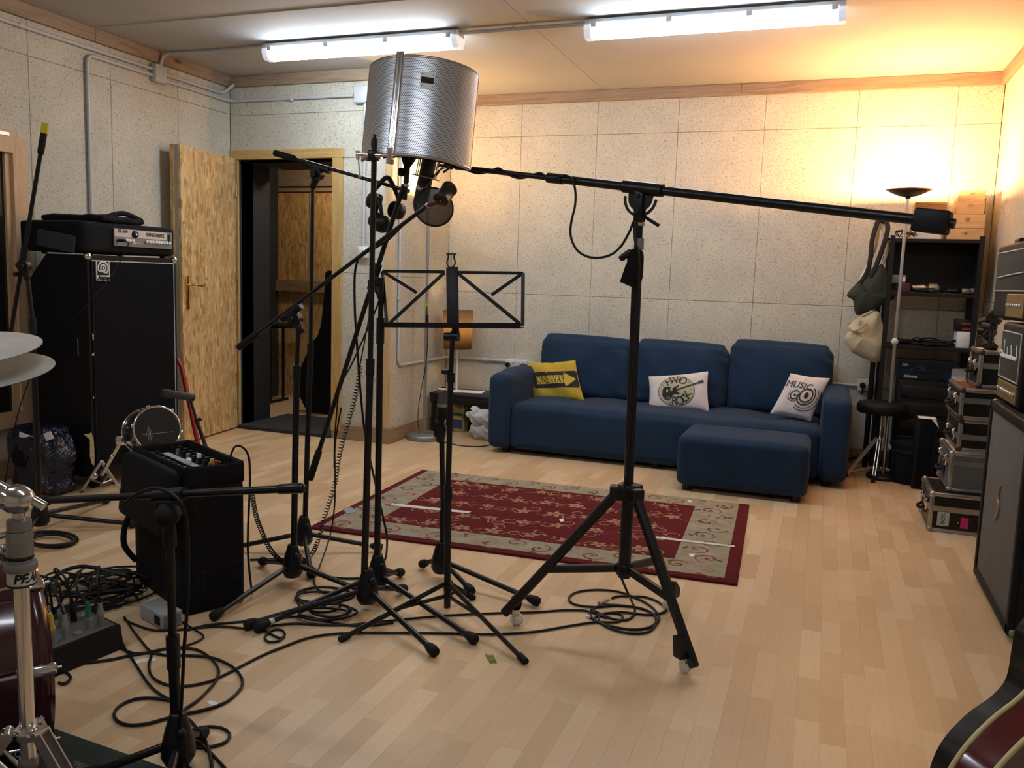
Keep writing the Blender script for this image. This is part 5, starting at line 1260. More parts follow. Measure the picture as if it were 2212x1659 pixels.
# ---- stage box with plugged connectors
f0, f1 = G(135, 1456), G(268, 1400); ux = (f1-f0).normalized(); uy = V((-ux.y, ux.x, 0)); uy = uy if uy.y > 0 else -uy; sl = (f1-f0).length+.08; f0 = f0-ux*.08
t = thing('stage_box', 'black slanted stage box full of plugged connectors by the bass drum', 'stage box', f0+ux*(sl/2)+uy*.09)
sh = VH(G(140, 1453), 1402)
MB().prism([(0, 0), (.19, 0), (.19, sh*1.25), (.015, sh)], f0, uy, UP, sl).build('case', M['tolex'], t) if (uy.cross(UP)).dot(ux) > 0 else MB().prism([(0, 0), (.19, 0), (.19, sh*1.25), (.015, sh)], f0+ux*sl, uy, UP, sl).build('case', M['tolex'], t)
topn = (UP-uy*.12).normalized()
MB().box(f0+ux*(sl/2)+uy*.10+UP*(sh*1.13+.001), (sl-.02, .15, .003), axm(ux, (uy+UP*.11).normalized(), topn)).build('connector_panel', mat('dusty_steel_panel', (.16, .16, .15), .6, .5), t)
M['xlr'] = mat('worn_grey_xlr', (.33, .33, .31), .45, .5)
kk = 0
for i in range(6):
    for j in range(2):
        c_ = f0+ux*(.05+(sl-.09)*i/5)+uy*(.055+.075*j)+UP*(sh*1.07+.012*j); kk += 1
        if (i, j) in ((3, 0), (5, 1)): MB().cyl(c_, c_+topn*.006, .0125, n=14).build('socket', M['xlr'], t); continue
        lean = V((rgk.uniform(-.12, .12), rgk.uniform(-.12, .12), 1)).normalized(); col_ = ('xlr', 'plastic', 'xlr', 'xlr', 'plastic', 'xlr')[kk % 6]
        pg = MB().lathe([(.0105, 0), (.0105, .030), (.0115, .032), (.0115, .044), (.007, .058), (.005, .075)], c_, lean, n=14).build('plug', M[col_], t)
        if kk in (3, 9): MB().lathe([(.0118, .046), (.008, .062), (.008, .085), (.005, .095)], c_, lean, n=12).build('boot', M['yellow'] if kk == 3 else mat('teal_boot', (.01, .15, .12), .5), pg)
        cable('black cable rising from a stage box plug and arching back', [c_+lean*.07, c_+lean*.14+uy*rgk.uniform(0, .05), c_+lean*.15+uy*rgk.uniform(.08, .14)+ux*rgk.uniform(-.05, .09), c_+uy*rgk.uniform(.17, .22)+ux*rgk.uniform(-.08, .12)-UP*.03, (c_+uy*rgk.uniform(.24, .4)+ux*rgk.uniform(-.15, .2))*1.0-UP*(c_.z-.012), G(rgk.uniform(170, 270), rgk.uniform(1275, 1315), .01)], .0036, group='cables plugged into the stage box')
# ---- tangle behind it: each cable its own object
rt = random.Random(21)
for i in range(9):
    c_ = G(rt.uniform(165, 265), rt.uniform(1258, 1315)); c_.z = 0; pts = []; a0 = rt.random()*6.28; n_ = rt.randint(9, 15); rx, ry = rt.uniform(.09, .20), rt.uniform(.06, .13); th = rt.random()*3
    for k_ in range(n_):
        a_ = a0+k_*rt.uniform(.65, .95); rr_2 = 1+.25*math.sin(k_*1.7+i); x_, y_ = rx*rr_2*math.cos(a_), ry*rr_2*math.sin(a_)
        pts.append(V((c_.x+x_*math.cos(th)-y_*math.sin(th), c_.y+x_*math.sin(th)+y_*math.cos(th), .006+.006*(i % 5)+rt.random()*.02)))
    cable('black cable coiled in the tangle behind the stage box', pts, .0042, group='tangled cables behind the stage box')
def zp(pts): return [(x/3.95, y/3.95+1300) for x, y in pts]
cable('thick black multicore arching from the tangle towards the bass drum', [(88, 1292, 'z', .02), (105, 1262, 'z', .03), (135, 1235, 'z', .04), (172, 1224, 'z', .05), (205, 1227, 'z', .05), (232, 1236, 'z', .04), (262, 1242, 'z', .03), (285, 1248, 'z', .01)], .0075)
cable('black cable snaking from the stage box under the boom stand to the wheeled stand', zp([(1060, 130), (1140, 250), (1250, 390), (1290, 440), (1270, 550), (1300, 640), (1400, 700), (1560, 720), (1750, 690), (1880, 640), (2212, 470)]) + [(610, 1398), (670, 1377), (740, 1368), (850, 1367), (960, 1368), (1060, 1370), (1150, 1365), (1230, 1352), (1285, 1344), (1330, 1344), (1345, 1335), (1338, 1326), (1312, 1324), (1290, 1330), (1283, 1338)], .0042)
cable('black cable lying in one long loop around the front boom stand', zp([(1030, 330), (1080, 420), (1110, 460), (1180, 570), (1260, 690), (1340, 770), (1450, 835), (1540, 860), (1420, 835), (1300, 820), (1150, 830), (1020, 890), (975, 960), (1010, 1020), (1100, 1050), (1250, 1040), (1400, 1000), (1560, 960), (1750, 920), (1920, 860), (2030, 770), (2070, 690), (2040, 610), (1960, 540), (1820, 480), (1650, 460), (1420, 455), (1290, 435), (1150, 440), (1060, 410), (1010, 370)]), .0044)
cable('black cable running from the stage box front in a wide bend to the stand base', zp([(700, 520), (780, 515), (960, 490), (1100, 460), (1270, 430), (1420, 400), (1560, 395), (1680, 410), (1770, 460), (1840, 530), (1865, 600), (1830, 690), (1700, 830), (1560, 940), (1640, 1030), (1740, 1160), (1790, 1300), (1815, 1450)]), .0044)
cable('black cable in a small figure of eight at the front stand foot', zp([(1450, 1310), (1410, 1335), (1385, 1300), (1410, 1240), (1470, 1190), (1560, 1140), (1650, 1090), (1780, 1065), (1900, 1080), (1960, 1130), (1930, 1190), (1850, 1225), (1740, 1242), (1640, 1230), (1560, 1190), (1530, 1160), (1600, 1165), (1700, 1215), (1800, 1290), (1940, 1440)]), .0042)
cable('black cable from the power supply passing the rack bag towards the stands', zp([(1060, 150), (1130, 185), (1300, 240), (1500, 240), (1700, 220), (1900, 210), (2100, 226)]) + [(580, 1352), (640, 1347), (700, 1350), (760, 1349), (850, 1340), (960, 1330), (1060, 1325), (1160, 1322), (1220, 1318), (1270, 1320), (1310, 1335)], .004)
cable('short black cable hooking round from the power supply connector', [pc_+V((0, 0, 0)), (385, 1340)] + zp([(1650, 230), (1735, 290), (1700, 330), (1600, 370), (1500, 395)]), .0034)
cable('small black cable loop peeping out beside the bass drum', zp([(500, 590), (560, 600), (600, 640), (580, 680), (540, 700), (500, 690)]), .0044)
for i, (xc, yc, rx, ry) in enumerate(((118, 1166, 50, 16), (112, 1168, 44, 13), (108, 1163, 55, 15))):
    cable('coil of black cable at the far boom stand foot', [(xc+rx*math.cos(a_*.6+i), yc+ry*math.sin(a_*.6+i), 'z', .006+.009*i) for a_ in range(12)], .006, group='coiled cables at the far boom stand')
# ---- H: front boom stand with level boom
b = G(386, 1670); yH = b.y
t = thing('microphone_stand', 'front boom stand with level boom and ball-shaped clamp knob', 'microphone stand', b, 0, SG)
add_base(t, b, [G(438, 1598), b+V((-.17, -.12, 0)), b+V((.12, -.2, 0))])
pole(t, P0(384, 1640, b), P0(373, 1378, b), P0(367, 1150, b), .0130, .0100, .075)
gH, eH = PY(658, 1054, yH), PY(66, 1083, yH+.02); cH = PY(366, 1069, yH+.01)
d_ = (eH-gH).normalized()
bt = MB().cyl(gH+d_*.06, eH, .0088, n=14).build('boom_tube', M['metal'], t)
MB().lathe([(0, 0), (.0085, .001), (.0115, .006), (.0115, .066), (.0095, .07)], gH, d_, n=14).build('counterweight', M['metal'], bt)
MB().lathe([(0, 0), (.012, .002), (.013, .01), (.013, .062), (.0095, .066)], eH, -d_, n=14).build('end_sleeve', M['rubber'], bt)
MB().cyl(PY(336, 1071, yH+.01), PY(398, 1067, yH+.01), .0165, n=16).build('boom_clamp', M['plastic'], t)
MB().sph(PY(362, 1112, yH-.015), .0285, 20).build('ball_knob', M['rubber'], t)
MB().cyl(PY(362, 1112, yH), PY(367, 1150, yH), .014, n=14).cyl(PY(366, 1145, yH), PY(367, 1180, yH), .0155, n=14).build('swivel_neck', M['plastic'], t)
cable('black cable draped over the level boom and down the front stand pole', [PY(270, 1088, yH-.02), PY(295, 1068, yH-.022), PY(330, 1055, yH-.026), PY(362, 1062, yH-.034), PY(392, 1090, yH-.03), PY(404, 1140, yH-.02), PY(406, 1220, yH-.02), PY(405, 1300, yH-.02), PY(398, 1400, yH-.022), PY(393, 1500, yH-.022), PY(389, 1580, yH-.02), G(392, 1640, .01), G(440, 1690, .006)], .0044)
mb_y = yH+.05
t = thing('microphone', 'flat black instrument microphone lettered SENNHEISER behind the level boom', 'microphone', PY(362, 1125, mb_y))
MB().rbox(PY(364, 1088, mb_y), (.064, .03, .058), .008, rotm(0, 0, 14)).build('body', M['plastic'], t)
tx0 = PY(370, 1082, mb_y-.020)
MB().text('SENNHEISER', .0075, tx0, V((math.cos(.245), math.sin(.245), 0)), UP, .0002, spacing=1.25).build('lettering', M['piping'], t)
MB().box(tx0+V((-.033, -.0085, 0)), (.008, .0008, .006), rotm(0, 0, 14)).build('emblem', M['piping'], t)
# ---- I: far left boom stand with yellow-tipped boom
b = G(88, 1147); t = thing('microphone_stand', 'boom stand with a yellow-taped boom tip beside the tall cabinet', 'microphone stand', b, 0, SG)
add_base(t, b, [G(290, 1141), G(232, 1088), G(45, 1178)])
pole(t, P0(86, 1110, b), P0(70, 690, b), P0(60, 600, b), .0125, .0095)
gI, eI = PY(98, 268, b.y), PY(14, 775, b.y-.02); cI = PY(51, 560, b.y)
d_ = (eI-gI).normalized(); cI = gI+d_*((cI-gI).dot(d_))
boom(t, gI, cI, eI, .0088, .13, down=P0(61, 615, b))
MB().cyl(gI-d_*.004, gI+d_*.038, .0145, n=14).build('yellow_tape', mat('yellow_tape', (.55, .46, .01), .5), t)
MB().sph(PY(40, 572, b.y-.03), .014, 10).build('wing_knob', M['plastic'], t)
MB().sph(PY(34, 592, b.y-.03), .012, 10).build('wing_knob', M['plastic'], t)
# ---- J: low stand with an instrument mic, and a red stand tube
b = G(450, 1052); t = thing('microphone_stand', 'low tilted microphone stand in front of the open door', 'microphone stand', b, 0, SG)
add_base(t, b, [b+V((.14, .05, 0)), b+V((-.1, .13, 0)), b+V((-.03, -.17, 0))])
MB().cyl(P0(449, 978, b), P0(424, 905, b), .011, n=12).build('lower_tube', M['metal'], t); MB().cyl(P0(424, 905, b), P0(412, 866, b), .0075, n=12).build('inner_tube', M['metal'], t)
MB().cyl(b+UP*.05, P0(449, 975, b), .011).build('base_tube', M['metal'], t)
MB().sph(P0(428, 905, b)+V((.02, -.01, 0)), .012, 8).build('clutch_knob', M['plastic'], t)
M['micgrey'] = mat('dark_grey_mic', (.045, .045, .043), .6)
ma, mb2 = P0(350, 848, b), P0(417, 859, b)
t = thing('microphone', 'dark grey cylindrical microphone pointing at the tall cabinet', 'microphone', P0(412, 866, b))
MB().lathe([(0, 0), (.02, .002), (.0245, .012), (.0245, .05), (.022, .055), (.022, (mb2-ma).length), (0, (mb2-ma).length)], ma, mb2-ma, n=20).build('body', M['micgrey'], t)
MB().sph(P0(413, 860, b), .019, 12).build('swivel', M['plastic'], t)
rb, rt_ = G(434, 992), PY(392, 792, 4.28)
t = thing('guitar_stand', 'red tubular stand leaning behind the tall cabinet', 'stand', V((rb.x, rb.y, 0)))
MB().tube([V((rb.x, rb.y, .008)), rt_, rt_+V((-.05, .02, .04))], .0145, 10).build('upright_tube', M['red'], t)
MB().tube([V((rb.x, rb.y, .008)), V((rb.x-.26, rb.y+.10, .012))], .0125, 8).build('foot_tube', M['red'], t)
# ---- dark plastic bag on the floor
m_, nt, bs = newmat('dark_blue_polythene'); bs.inputs['Base Color'].default_value = (.010, .013, .028, 1); bs.inputs['Roughness'].default_value = .14
bump(nt, bs, noise(nt, coords(nt), 15, 2, .5, 1.6), .8, .03); M['poly'] = m_
g0 = G(96, 1066); t = thing('plastic_bag', 'dark blue crinkled plastic bag with papers on the floor', 'bag', g0)
bh = VH(g0, 925); bw2 = .30; rb_ = random.Random(9)
def bagfn(p, u):
    k_ = .5+.5*u.z; f_ = 1+.10*math.sin(u.x*7+u.z*5)+.07*math.sin(u.y*9-u.z*6)
    p.x *= (.88+.16*k_)*f_; p.y *= (.9+.12*k_)*f_; p.z += .02*math.sin(u.x*5)*k_; return p
MB().soft(g0+V((-.02, .02, bh/2)), (bw2, .17, bh), .05, (.02, .02, 0), n=16, fn=bagfn).build('bag_skin', M['poly'], t)
MB().box(PY(60, 958, g0.y-.06), (.11, .002, .10), rotm(8, 12, 5)).build('paper', M['paper'], t)
MB().box(PY(105, 942, g0.y-.055), (.05, .002, .04), rotm(8, -20, 5)).build('paper', M['paper'], t)
MB().soft(PY(45, 985, g0.y-.07), (.09, .05, .10), .03, (.01, .01, .01), n=5).build('crumpled_handle', M['fabric'], t)
# white lead running down the left wall
cable('thin white lead hanging down the left wall behind the boom stand', [PX(47, 600, XL+.012), PX(50, 660, XL+.012), PX(56, 720, XL+.012), PX(66, 820, XL+.015), PX(68, 880, XL+.02)], .0028, m='white')
# ================================================================== NEAR DRUM KIT
# ---- rug under the drums
a_, c_ = G(190, 1604), G(352, 1661); ux = (c_-a_).normalized(); uy = V((-ux.y, ux.x, 0)); uy = uy if uy.y > 0 else -uy
M['drugreen'] = carpet('drum_rug_green', (.030, .040, .036), (.055, .068, .06)); M['drugdark'] = carpet('drum_rug_field', (.035, .020, .025), (.16, .14, .13), 60)
L_, D_ = 1.9, 1.35; cr = a_+ux*(L_/2-.9)-uy*(D_/2)
t = thing('drum_rug', 'dark drum rug with a green edge under the drum kit', 'rug', V((cr.x, cr.y, 0)))
RMd = axm(ux, uy, UP)
MB().rbox(V((cr.x, cr.y, .0045)), (L_, D_, .008), .003, RMd, 1).build('edge_band', M['drugreen'], t)
MB().box(V((cr.x, cr.y, .005))-uy*.02, (L_-.16, D_-.12, .0085), RMd).build('patterned_field', M['drugdark'], t)
# ---- bass drum
M['maroon'] = mat('maroon_lacquer', (.045, .004, .008), .22, coat=.6); M['hoopgrey'] = mat('grey_inlay', (.10, .095, .095), .4)
bax = CR*.80 + CF*.66; bax = V((bax.x, bax.y, 0)).normalized(); br_ = .25
bc = CPOS+ray(72, 1408)*2.12; bc.z = br_+.012; bxx, byy, bzz = frame(bax, UP)
t = thing('bass_drum', 'maroon bass drum with chrome claws beside the stage box', 'drum', V((bc.x, bc.y, 0))-bax*.2)
MB().cyl(bc-bax*.42, bc-bax*.045, br_*.94, n=56).build('shell', M['maroon'], t)
MB().lathe([(br_*.95, -.045), (br_*1.0, -.045), (br_*1.0, 0), (br_*.95, 0)], bc, bax, n=56, closed=True).build('hoop', M['maroon'], t)
MB().lathe([(br_*.955, -.052), (br_*.985, -.052), (br_*.985, -.044), (br_*.955, -.044)], bc, bax, n=56, closed=True).build('head_collar', M['hoopgrey'], t)
MB().lathe([(br_*.95, -.46), (br_*1.0, -.46), (br_*1.0, -.415), (br_*.95, -.415)], bc, bax, n=56, closed=True).build('hoop', M['maroon'], t)
MB().cyl(bc-bax*.022, bc-bax*.018, br_*.95, n=48).build('drum_head', M['drumhead'], t)
for i in range(8):
    an = i*math.pi/4+.62; r_ = bxx*math.cos(an)+byy*math.sin(an); tg = bax.cross(r_)
    cl = MB().rbox(bc+r_*(br_+.006)-bax*.026, (.014, .026, .062), .006, axm(r_, tg, bax)).cyl(bc+r_*(br_+.012)-bax*.06, bc+r_*(br_*.99)-bax*.17, .0045, n=8).build('claw_hook', M['chrome'], t)
    MB().rbox(bc+r_*(br_*.955)-bax*.23, (.022, .022, .12), .008, axm(r_, tg, bax)).build('lug', M['chrome'], t)
    MB().cyl(bc+r_*(br_+.008)+bax*.004, bc+r_*(br_+.008)+bax*.014, .004, n=8).build('drum_key_bolt', M['steel'], cl)
for s_ in (-1, 1):
    sd = (bax.cross(UP)*s_)
    MB().cyl(bc-bax*.12+sd*br_*.8-UP*br_*.45, V((bc.x, bc.y, .01))-bax*.02+sd*(br_*1.15), .006, n=10).build('spur', M['chrome'], t)
# ---- hi-hat pair on its stand (centre just outside the frame)
M['cymbal'] = mat('worn_bronze_cymbal', (.66, .66, .62), .36, .55, var=.12, vs=14, bs=.03, bscale=60)
hc = CPOS+ray(-112, 808)*1.62; hn = (UP*1 + CF*-.15 + CR*-.03).normalized()
t = thing('hi_hat', 'pair of pale bronze hi-hat cymbals on a chrome stand', 'cymbals', V((hc.x, hc.y, 0)))
rc = .182
MB().lathe([(rc, .0), (.09, -.008), (.037, -.013), (.03, -.024), (.006, -.028)], hc, hn, n=72, cap=False).lathe([(.006, -.0265), (.03, -.0225), (.037, -.0115), (.09, -.0065), (rc, .0012)], hc, hn, n=72, cap=False).build('cymbal', M['cymbal'], t)
h2 = hc+hn*.045+CF*.02-CR*.030
MB().lathe([(.006, .028), (.03, .024), (.037, .013), (.09, .008), (rc, .0)], h2, hn, n=72, cap=False).lathe([(rc, .0012), (.09, .0094), (.037, .0144), (.03, .0254), (.006, .0294)], h2, hn, n=72, cap=False).build('cymbal', M['cymbal'], t)
MB().cyl(V((hc.x, hc.y, .05)), hc+UP*.30, .0065, n=12).build('rod', M['chrome'], t)
MB().cyl(V((hc.x, hc.y, .05)), V((hc.x, hc.y, hc.z-.05)), .0125, n=14).build('post', M['chrome'], t)
MB().lathe([(.016, -.012), (.02, 0), (.016, .012)], h2+hn*.04, hn, n=14).build('clutch', M['plastic'], t)
for i in range(3):
    an = i*2.094+.4; e_ = V((hc.x+.24*math.cos(an), hc.y+.24*math.sin(an), .018)); lg_ = MB().cyl(V((hc.x, hc.y, .26)), e_, .008, n=8).build('leg', M['steel'], t)
    MB().sph(e_, .013, 8).build('rubber_foot', M['rubber'], lg_)
# ---- chrome cymbal stand with memory locks
pd = 1.50; pl_ = CPOS+ray(56, 1500)*pd; base = V((pl_.x, pl_.y, 0))
def KP(x, y):   # on the vertical plane through the pole, facing the camera
    return onplane(x, y, base, V((CF.x, CF.y, 0)).normalized())
t = thing('cymbal_stand', 'chrome drum hardware stand with cast collars lettered PEARL', 'cymbal stand', base)
zt_ = KP(36, 1110).z
MB().cyl(base+UP*.03, base+UP*KP(50, 1262).z, .0128, n=24).build('lower_tube', M['chrome'], t)
MB().cyl(base+UP*KP(50, 1262).z, base+UP*KP(36, 1060).z, .0095, n=20).build('upper_tube', M['chrome'], t)
def col_(y0, y1, r, m, name): return MB().lathe([(r*.96, 0), (r, .003), (r, KP(45, y0).z-KP(45, y1).z-.003), (r*.96, KP(45, y0).z-KP(45, y1).z)], base+UP*KP(45, y1).z, UP, n=24).build(name, M[m], t)
col_(1122, 1145, .0195, 'alu', 'memory_lock'); col_(1146, 1199, .0212, 'alu', 'memory_lock'); col_(1200, 1206, .0214, 'rubber', 'nylon_ring'); col_(1206, 1232, .0205, 'alu', 'tube_collar'); col_(1214, 1230, .0262, 'alu', 'collar_flange')
lb_ = col_(1231, 1259, .0225, 'white', 'label_band'); col_(1258, 1263, .0229, 'blackink', 'band_edge')
zc_ = KP(50, 1244).z
def wrapfn(x, y):
    an = math.atan2(-CF.y, -CF.x)+x/.0228+1.3; return base+V((math.cos(an)*.0229, math.sin(an)*.0229, zc_+y))
MB().text('PEARL', .022, (0, 0, 0), (1, 0, 0), (0, 1, 0), fn=wrapfn, bold=.001, shear=.25).build('lettering', M['blackink'], lb_)
c0 = KP(36, 1078)
MB().sph(c0+V((0, 0, 0)), (.034, .026, .026), 20).build('tilter_head', M['chrome'], t)
MB().sph(KP(10, 1075)-CF*.01, (.024, .02, .018), 16).build('wing_bolt', M['chrome'], t)
MB().cyl(KP(10, 1084), KP(32, 1076), .006, n=10).build('wing_shaft', M['chrome'], t)
MB().cyl(KP(62, 1076), KP(95, 1094), .0088, n=14).build('tilter_arm', M['chrome'], t)
MB().cyl(KP(-40, 1030), KP(20, 1062), .010, n=14).build('boom_tube', M['chrome'], t)
MB().cyl(KP(-10, 1160), KP(28, 1150), .006, n=10).build('lock_screw', M['chrome'], t)
zc2 = KP(60, 1582).z
MB().lathe([(.0165, -.012), (.0185, -.006), (.0185, .006), (.0165, .012)], base+UP*zc2, UP, n=24).build('leg_collar', M['chrome'], t)
MB().lathe([(.0150, -.01), (.0165, -.004), (.0165, .004), (.0150, .01)], base+UP*(zc2-.055), UP, n=24).build('strut_collar', M['alu'], t)
for i, an in enumerate((-.30, 1.75, 3.55)):
    ph = math.atan2(CR.y, CR.x)+an; d = V((math.cos(ph), math.sin(ph), 0)); s = base+UP*(zc2+.004)+d*.03; e = base+d*.30+UP*.02; dd = (e-s).normalized(); n_ = V((-d.y, d.x, 0))
    lg_ = None
    for q in (-1, 1):
        o_ = MB().box((s+e)/2+n_*q*.010, ((e-s).length, .0028, .022), axm(dd, n_, dd.cross(n_))).build('leg_rail', M['steel'], t); lg_ = lg_ or o_
    MB().cyl(s-n_*.016, s+n_*.016, .007, n=12).build('rivet', M['steel'], lg_)
    MB().rbox(base+UP*(zc2+.004)+d*.022, (.026, .016, .012), .003, axm(d, n_, UP)).build('leg_bracket', M['chrome'], lg_)
    MB().sph(e, .016, 10).build('rubber_foot', M['rubber'], lg_)
    for q in (-1, 1): MB().box((base+UP*(zc2-.10)+d*.016+s+(e-s)*.55)/2+n_*q*.012, ((base+UP*(zc2-.10)+d*.016-s-(e-s)*.55).length, .0025, .014), axm((s+(e-s)*.55-base-UP*(zc2-.10)-d*.016).normalized(), n_, (s+(e-s)*.55-base-UP*(zc2-.10)-d*.016).normalized().cross(n_))).build('strut', M['steel'], lg_)
# ================================================================== CONDUITS, BOXES, SOCKETS
def conduit(label, pts, r=.011, clips=(), seg=6, smooth=False):
    """square-cornered runs with rounded elbows"""
    P_ = [V(p) for p in pts]; out = [P_[0]]
    for i in range(1, len(P_)-1):
        a, b2, c2 = P_[i-1], P_[i], P_[i+1]; ra = min(.055, (a-b2).length*.45, (c2-b2).length*.45); p0 = b2+(a-b2).normalized()*ra; p1 = b2+(c2-b2).normalized()*ra
        for k_ in range(7): tt = k_/6; out.append(p0*(1-tt)**2+b2*2*tt*(1-tt)+p1*tt*tt)
    out.append(P_[-1])
    lo = V([min(p[i] for p in P_) for i in range(3)])
    t = thing('conduit', label, 'conduit', P_[-1]); MB().tube(out, r, 10).build('pipe', M['pvc'], t)
    for c_ in clips: MB().rbox(c_, (.026, .026, .026), .005).build('clip', M['pvc'], t)
    return t
XW = XL+.016; YW = YD-.016
def LW(x, y): return PX(x, y, XW)
def DW(x, y): return PY(x, y, YW)
jb = LW(341, 160); jz = jb.z
zu = LW(200, 114).z+.012; z2 = LW(290, 148).z-.004
zu = jz+.022; zl_ = jz-.018
conduit('grey conduit running along the upper left wall to the junction box', [V((XW, .5, zu)), V((XW, jb.y-.05, zu))], clips=[V((XW, 3.6, zu)), V((XW, 2.7, zu))])
pv_ = LW(193, 300).y
conduit('grey conduit bending from the junction box down the left wall', [V((XW, jb.y-.05, zl_)), V((XW, pv_, zl_)), V((XW, pv_, .15))], clips=[LW(197, 283)])
conduit('grey conduit leaving the junction box over the beam to the first lamp', [V((XW+.02, jb.y, jz+.05)), V((XL+.045, jb.y+.02, ZC-.03)), V((XL+.08, jb.y+.03, ZC-.014)), V((a.x-.9 if False else -3.9, YL+.02, ZC-.014)), V((G(570, 118, 2.55).x-.004, YL, ZC-.014))])
conduit('grey conduit between the two fluorescent battens', [V((G(1000, 97, 2.55).x+.004, YL, ZC-.02)), V((G(1270, 76, 2.55).x-.004, YL, ZC-.02))], clips=[V(((G(1000, 97, 2.55).x+G(1270, 76, 2.55).x)/2-.05, YL, ZC-.018))])
ce_ = V((XW, YD-.06, jz-.02))
conduit('grey conduit from the junction box round the corner to the door wall box', [V((XW, jb.y+.05, jz-.028)), V((XW, YW, jz-.028)), V((DW(764, 214).x, YW, jz-.028))], clips=[DW(630, 215)])
conduit('short grey conduit stub bending up in the corner', [V((XW+.0, jb.y+.05, jz+.012)), V((XW, YD-.10, jz+.012)), V((XW+.045, YD-.035, jz+.085))], r=.012)
def jbox(label, c, size, nrm):
    t = thing('junction_box', label, 'junction box', c); MB().rbox(c, size, .008).build('body', M['pvc'], t)
    n = V(nrm); u = n.cross(UP)
    for q in (-1, 1):
        for w_ in (-1, 1): p_ = c+n*(abs(V(size).dot(n))/2)+u*q*.043+UP*w_*.043; MB().cyl(p_, p_+n*.003, .006, n=10).build('screw', M['pvcw'], t)
    return t
jbox('grey junction box on the upper left wall', V((XL+.025, jb.y, jz)), (.048, .105, .115), (1, 0, 0))
db = DW(783, 205)
jbox('pale junction box high on the wall beside the doorway', V((db.x, YD-.022, db.z)), (.115, .042, .115), (0, -1, 0))
sx_ = DW(785, 545)
conduit('grey conduit dropping from the box to the light switch', [V((sx_.x, YW, db.z-.05)), V((sx_.x, YW, DW(781, 533).z))], r=.0105)
t = thing('light_switch', 'white light switch on the wall right of the doorway', 'switch', V((sx_.x, YD, sx_.z-.04)))
MB().rbox(V((sx_.x, YD-.016, sx_.z)), (.078, .03, .082), .006).build('plate', M['pvcw'], t); MB().rbox(V((sx_.x, YD-.033, sx_.z+.004)), (.045, .008, .05), .003, rotm(4, 0, 0)).build('rocker', M['white'], t)
RW_ = XS+.014
def RWp(x, y): return PX(x, y, RW_)
cy_ = RWp(863, 600).y; cz_ = PY(1040, 776, YB-.014).z
ov0 = PY(1116, 788, YB-.02)
conduit('grey conduit down the wall return and along behind the sofa', [V((RW_, cy_, 2.50)), V((RW_, cy_, cz_)), V((RW_, YB-.014, cz_)), V((XR-.3, YB-.014, cz_-.006))], r=.0105, clips=[V((RW_, cy_, PX(862, 645, RW_).z)), V((PY(1052, 777, YB).x, YB-.014, cz_)), V((-2.55, YB-.014, cz_))])
def socket(label, c, n, w):
    t = thing('socket_strip', label, 'socket', V((c.x, c.y, c.z-.04))); MB().rbox(c, (w*n+.012, .034, .08), .005).build('plate', M['pvcw'], t)
    for i in range(n):
        p_ = c+V(((i-(n-1)/2)*w, -.018, 0))
        s_ = MB().lathe([(.0205, 0), (.0205, -.001), (.0185, -.001), (.018, .006), (0, .006)], p_, (0, 1, 0), n=20).build('socket_well', M['pvc'], t)
        for q in (-1, 1): MB().cyl(p_+V((q*.0095, .0045, 0)), p_+V((q*.0095, .006, 0)), .0026, n=8).build('hole', M['blackink'], s_)
    return t
sk = V((ov0.x, YB-.018, ov0.z)); st_ = socket('white four-way socket strip above the left sofa arm', sk, 4, .043)
for q in (-1.5, 1.5): solo(MB().cyl(sk+V((q*.043, -.02, 0)), sk+V((q*.043, -.052, 0)), .018, n=18).cyl(sk+V((q*.043, -.045, -.01)), sk+V((q*.043, -.045, -.045)), .005, n=8), 'mains_plug', M['plastic'], 'black mains plug in the socket strip above the sofa arm', 'plug', 'mains plugs in the four-way socket strip')
sk = PY(1872, 832, YB-.018); socket('white double socket on the wall right of the sofa', sk, 2, .052)
solo(MB().cyl(sk+V((-.026, -.02, 0)), sk+V((-.026, -.052, 0)), .0185, n=18).cyl(sk+V((-.026, -.045, -.01)), sk+V((-.026, -.045, -.06)), .005, n=8), 'mains_plug', M['plastic'], 'black mains plug in the double socket right of the sofa', 'plug')
# ================================================================== CORNER LEFT OF THE SOFA
tz0 = foot.z
cx0, cx1 = XS+.03, SX0-.015; cyf, cyb = 5.98, YB-.02
t = thing('console_table', 'low black console table in the corner beside the sofa', 'table', ((cx0+cx1)/2, (cyf+cyb)/2, 0))
MB().rbox(((cx0+cx1)/2, (cyf+cyb)/2, tz0-.012), (cx1-cx0, cyb-cyf, .024), .004).build('top', M['plastic'], t)
MB().rbox(((cx0+cx1)/2, cyf+.012, tz0-.05), (cx1-cx0-.02, .02, .05), .003).build('front_rail', M['metal2'], t)
for x_ in (cx0+.03, cx1-.03):
    for y_ in (cyf+.03, cyb-.03): MB().box((x_, y_, (tz0-.024)/2), (.03, .03, tz0-.024)).build('leg', M['metal2'], t)
def sheet(label, c, w, h, rz, z, m='paper', name='paper_sheet'):
    return solo(MB().rbox((c[0], c[1], z+.0015), (w, h, .002), .0008, rotm(0, 0, rz), 1), name, M[m], label, 'paper')
q = G(1010, 846, tz0); sheet('white papers lying on the console table', (q.x+.02, q.y), .22, .15, 12, tz0)
q2 = G(1028, 838, tz0)
t = thing('clipboard_clip', 'small brass bulldog clip on the console papers', 'clip', V((q2.x, q2.y, tz0+.003)))
MB().rbox(V((q2.x, q2.y, tz0+.009)), (.06, .02, .010), .003).build('body', M['brass'], t); MB().cyl(V((q2.x-.02, q2.y, tz0+.018)), V((q2.x+.02, q2.y, tz0+.018)), .004).build('lever', M['brass'], t)
q = G(948, 838, tz0); solo(MB().cyl((q.x-.05, q.y, tz0+.006), (q.x+.05, q.y+.01, tz0+.006), .005), 'pen', M['plastic'], 'black pen on the console table edge', 'pen')
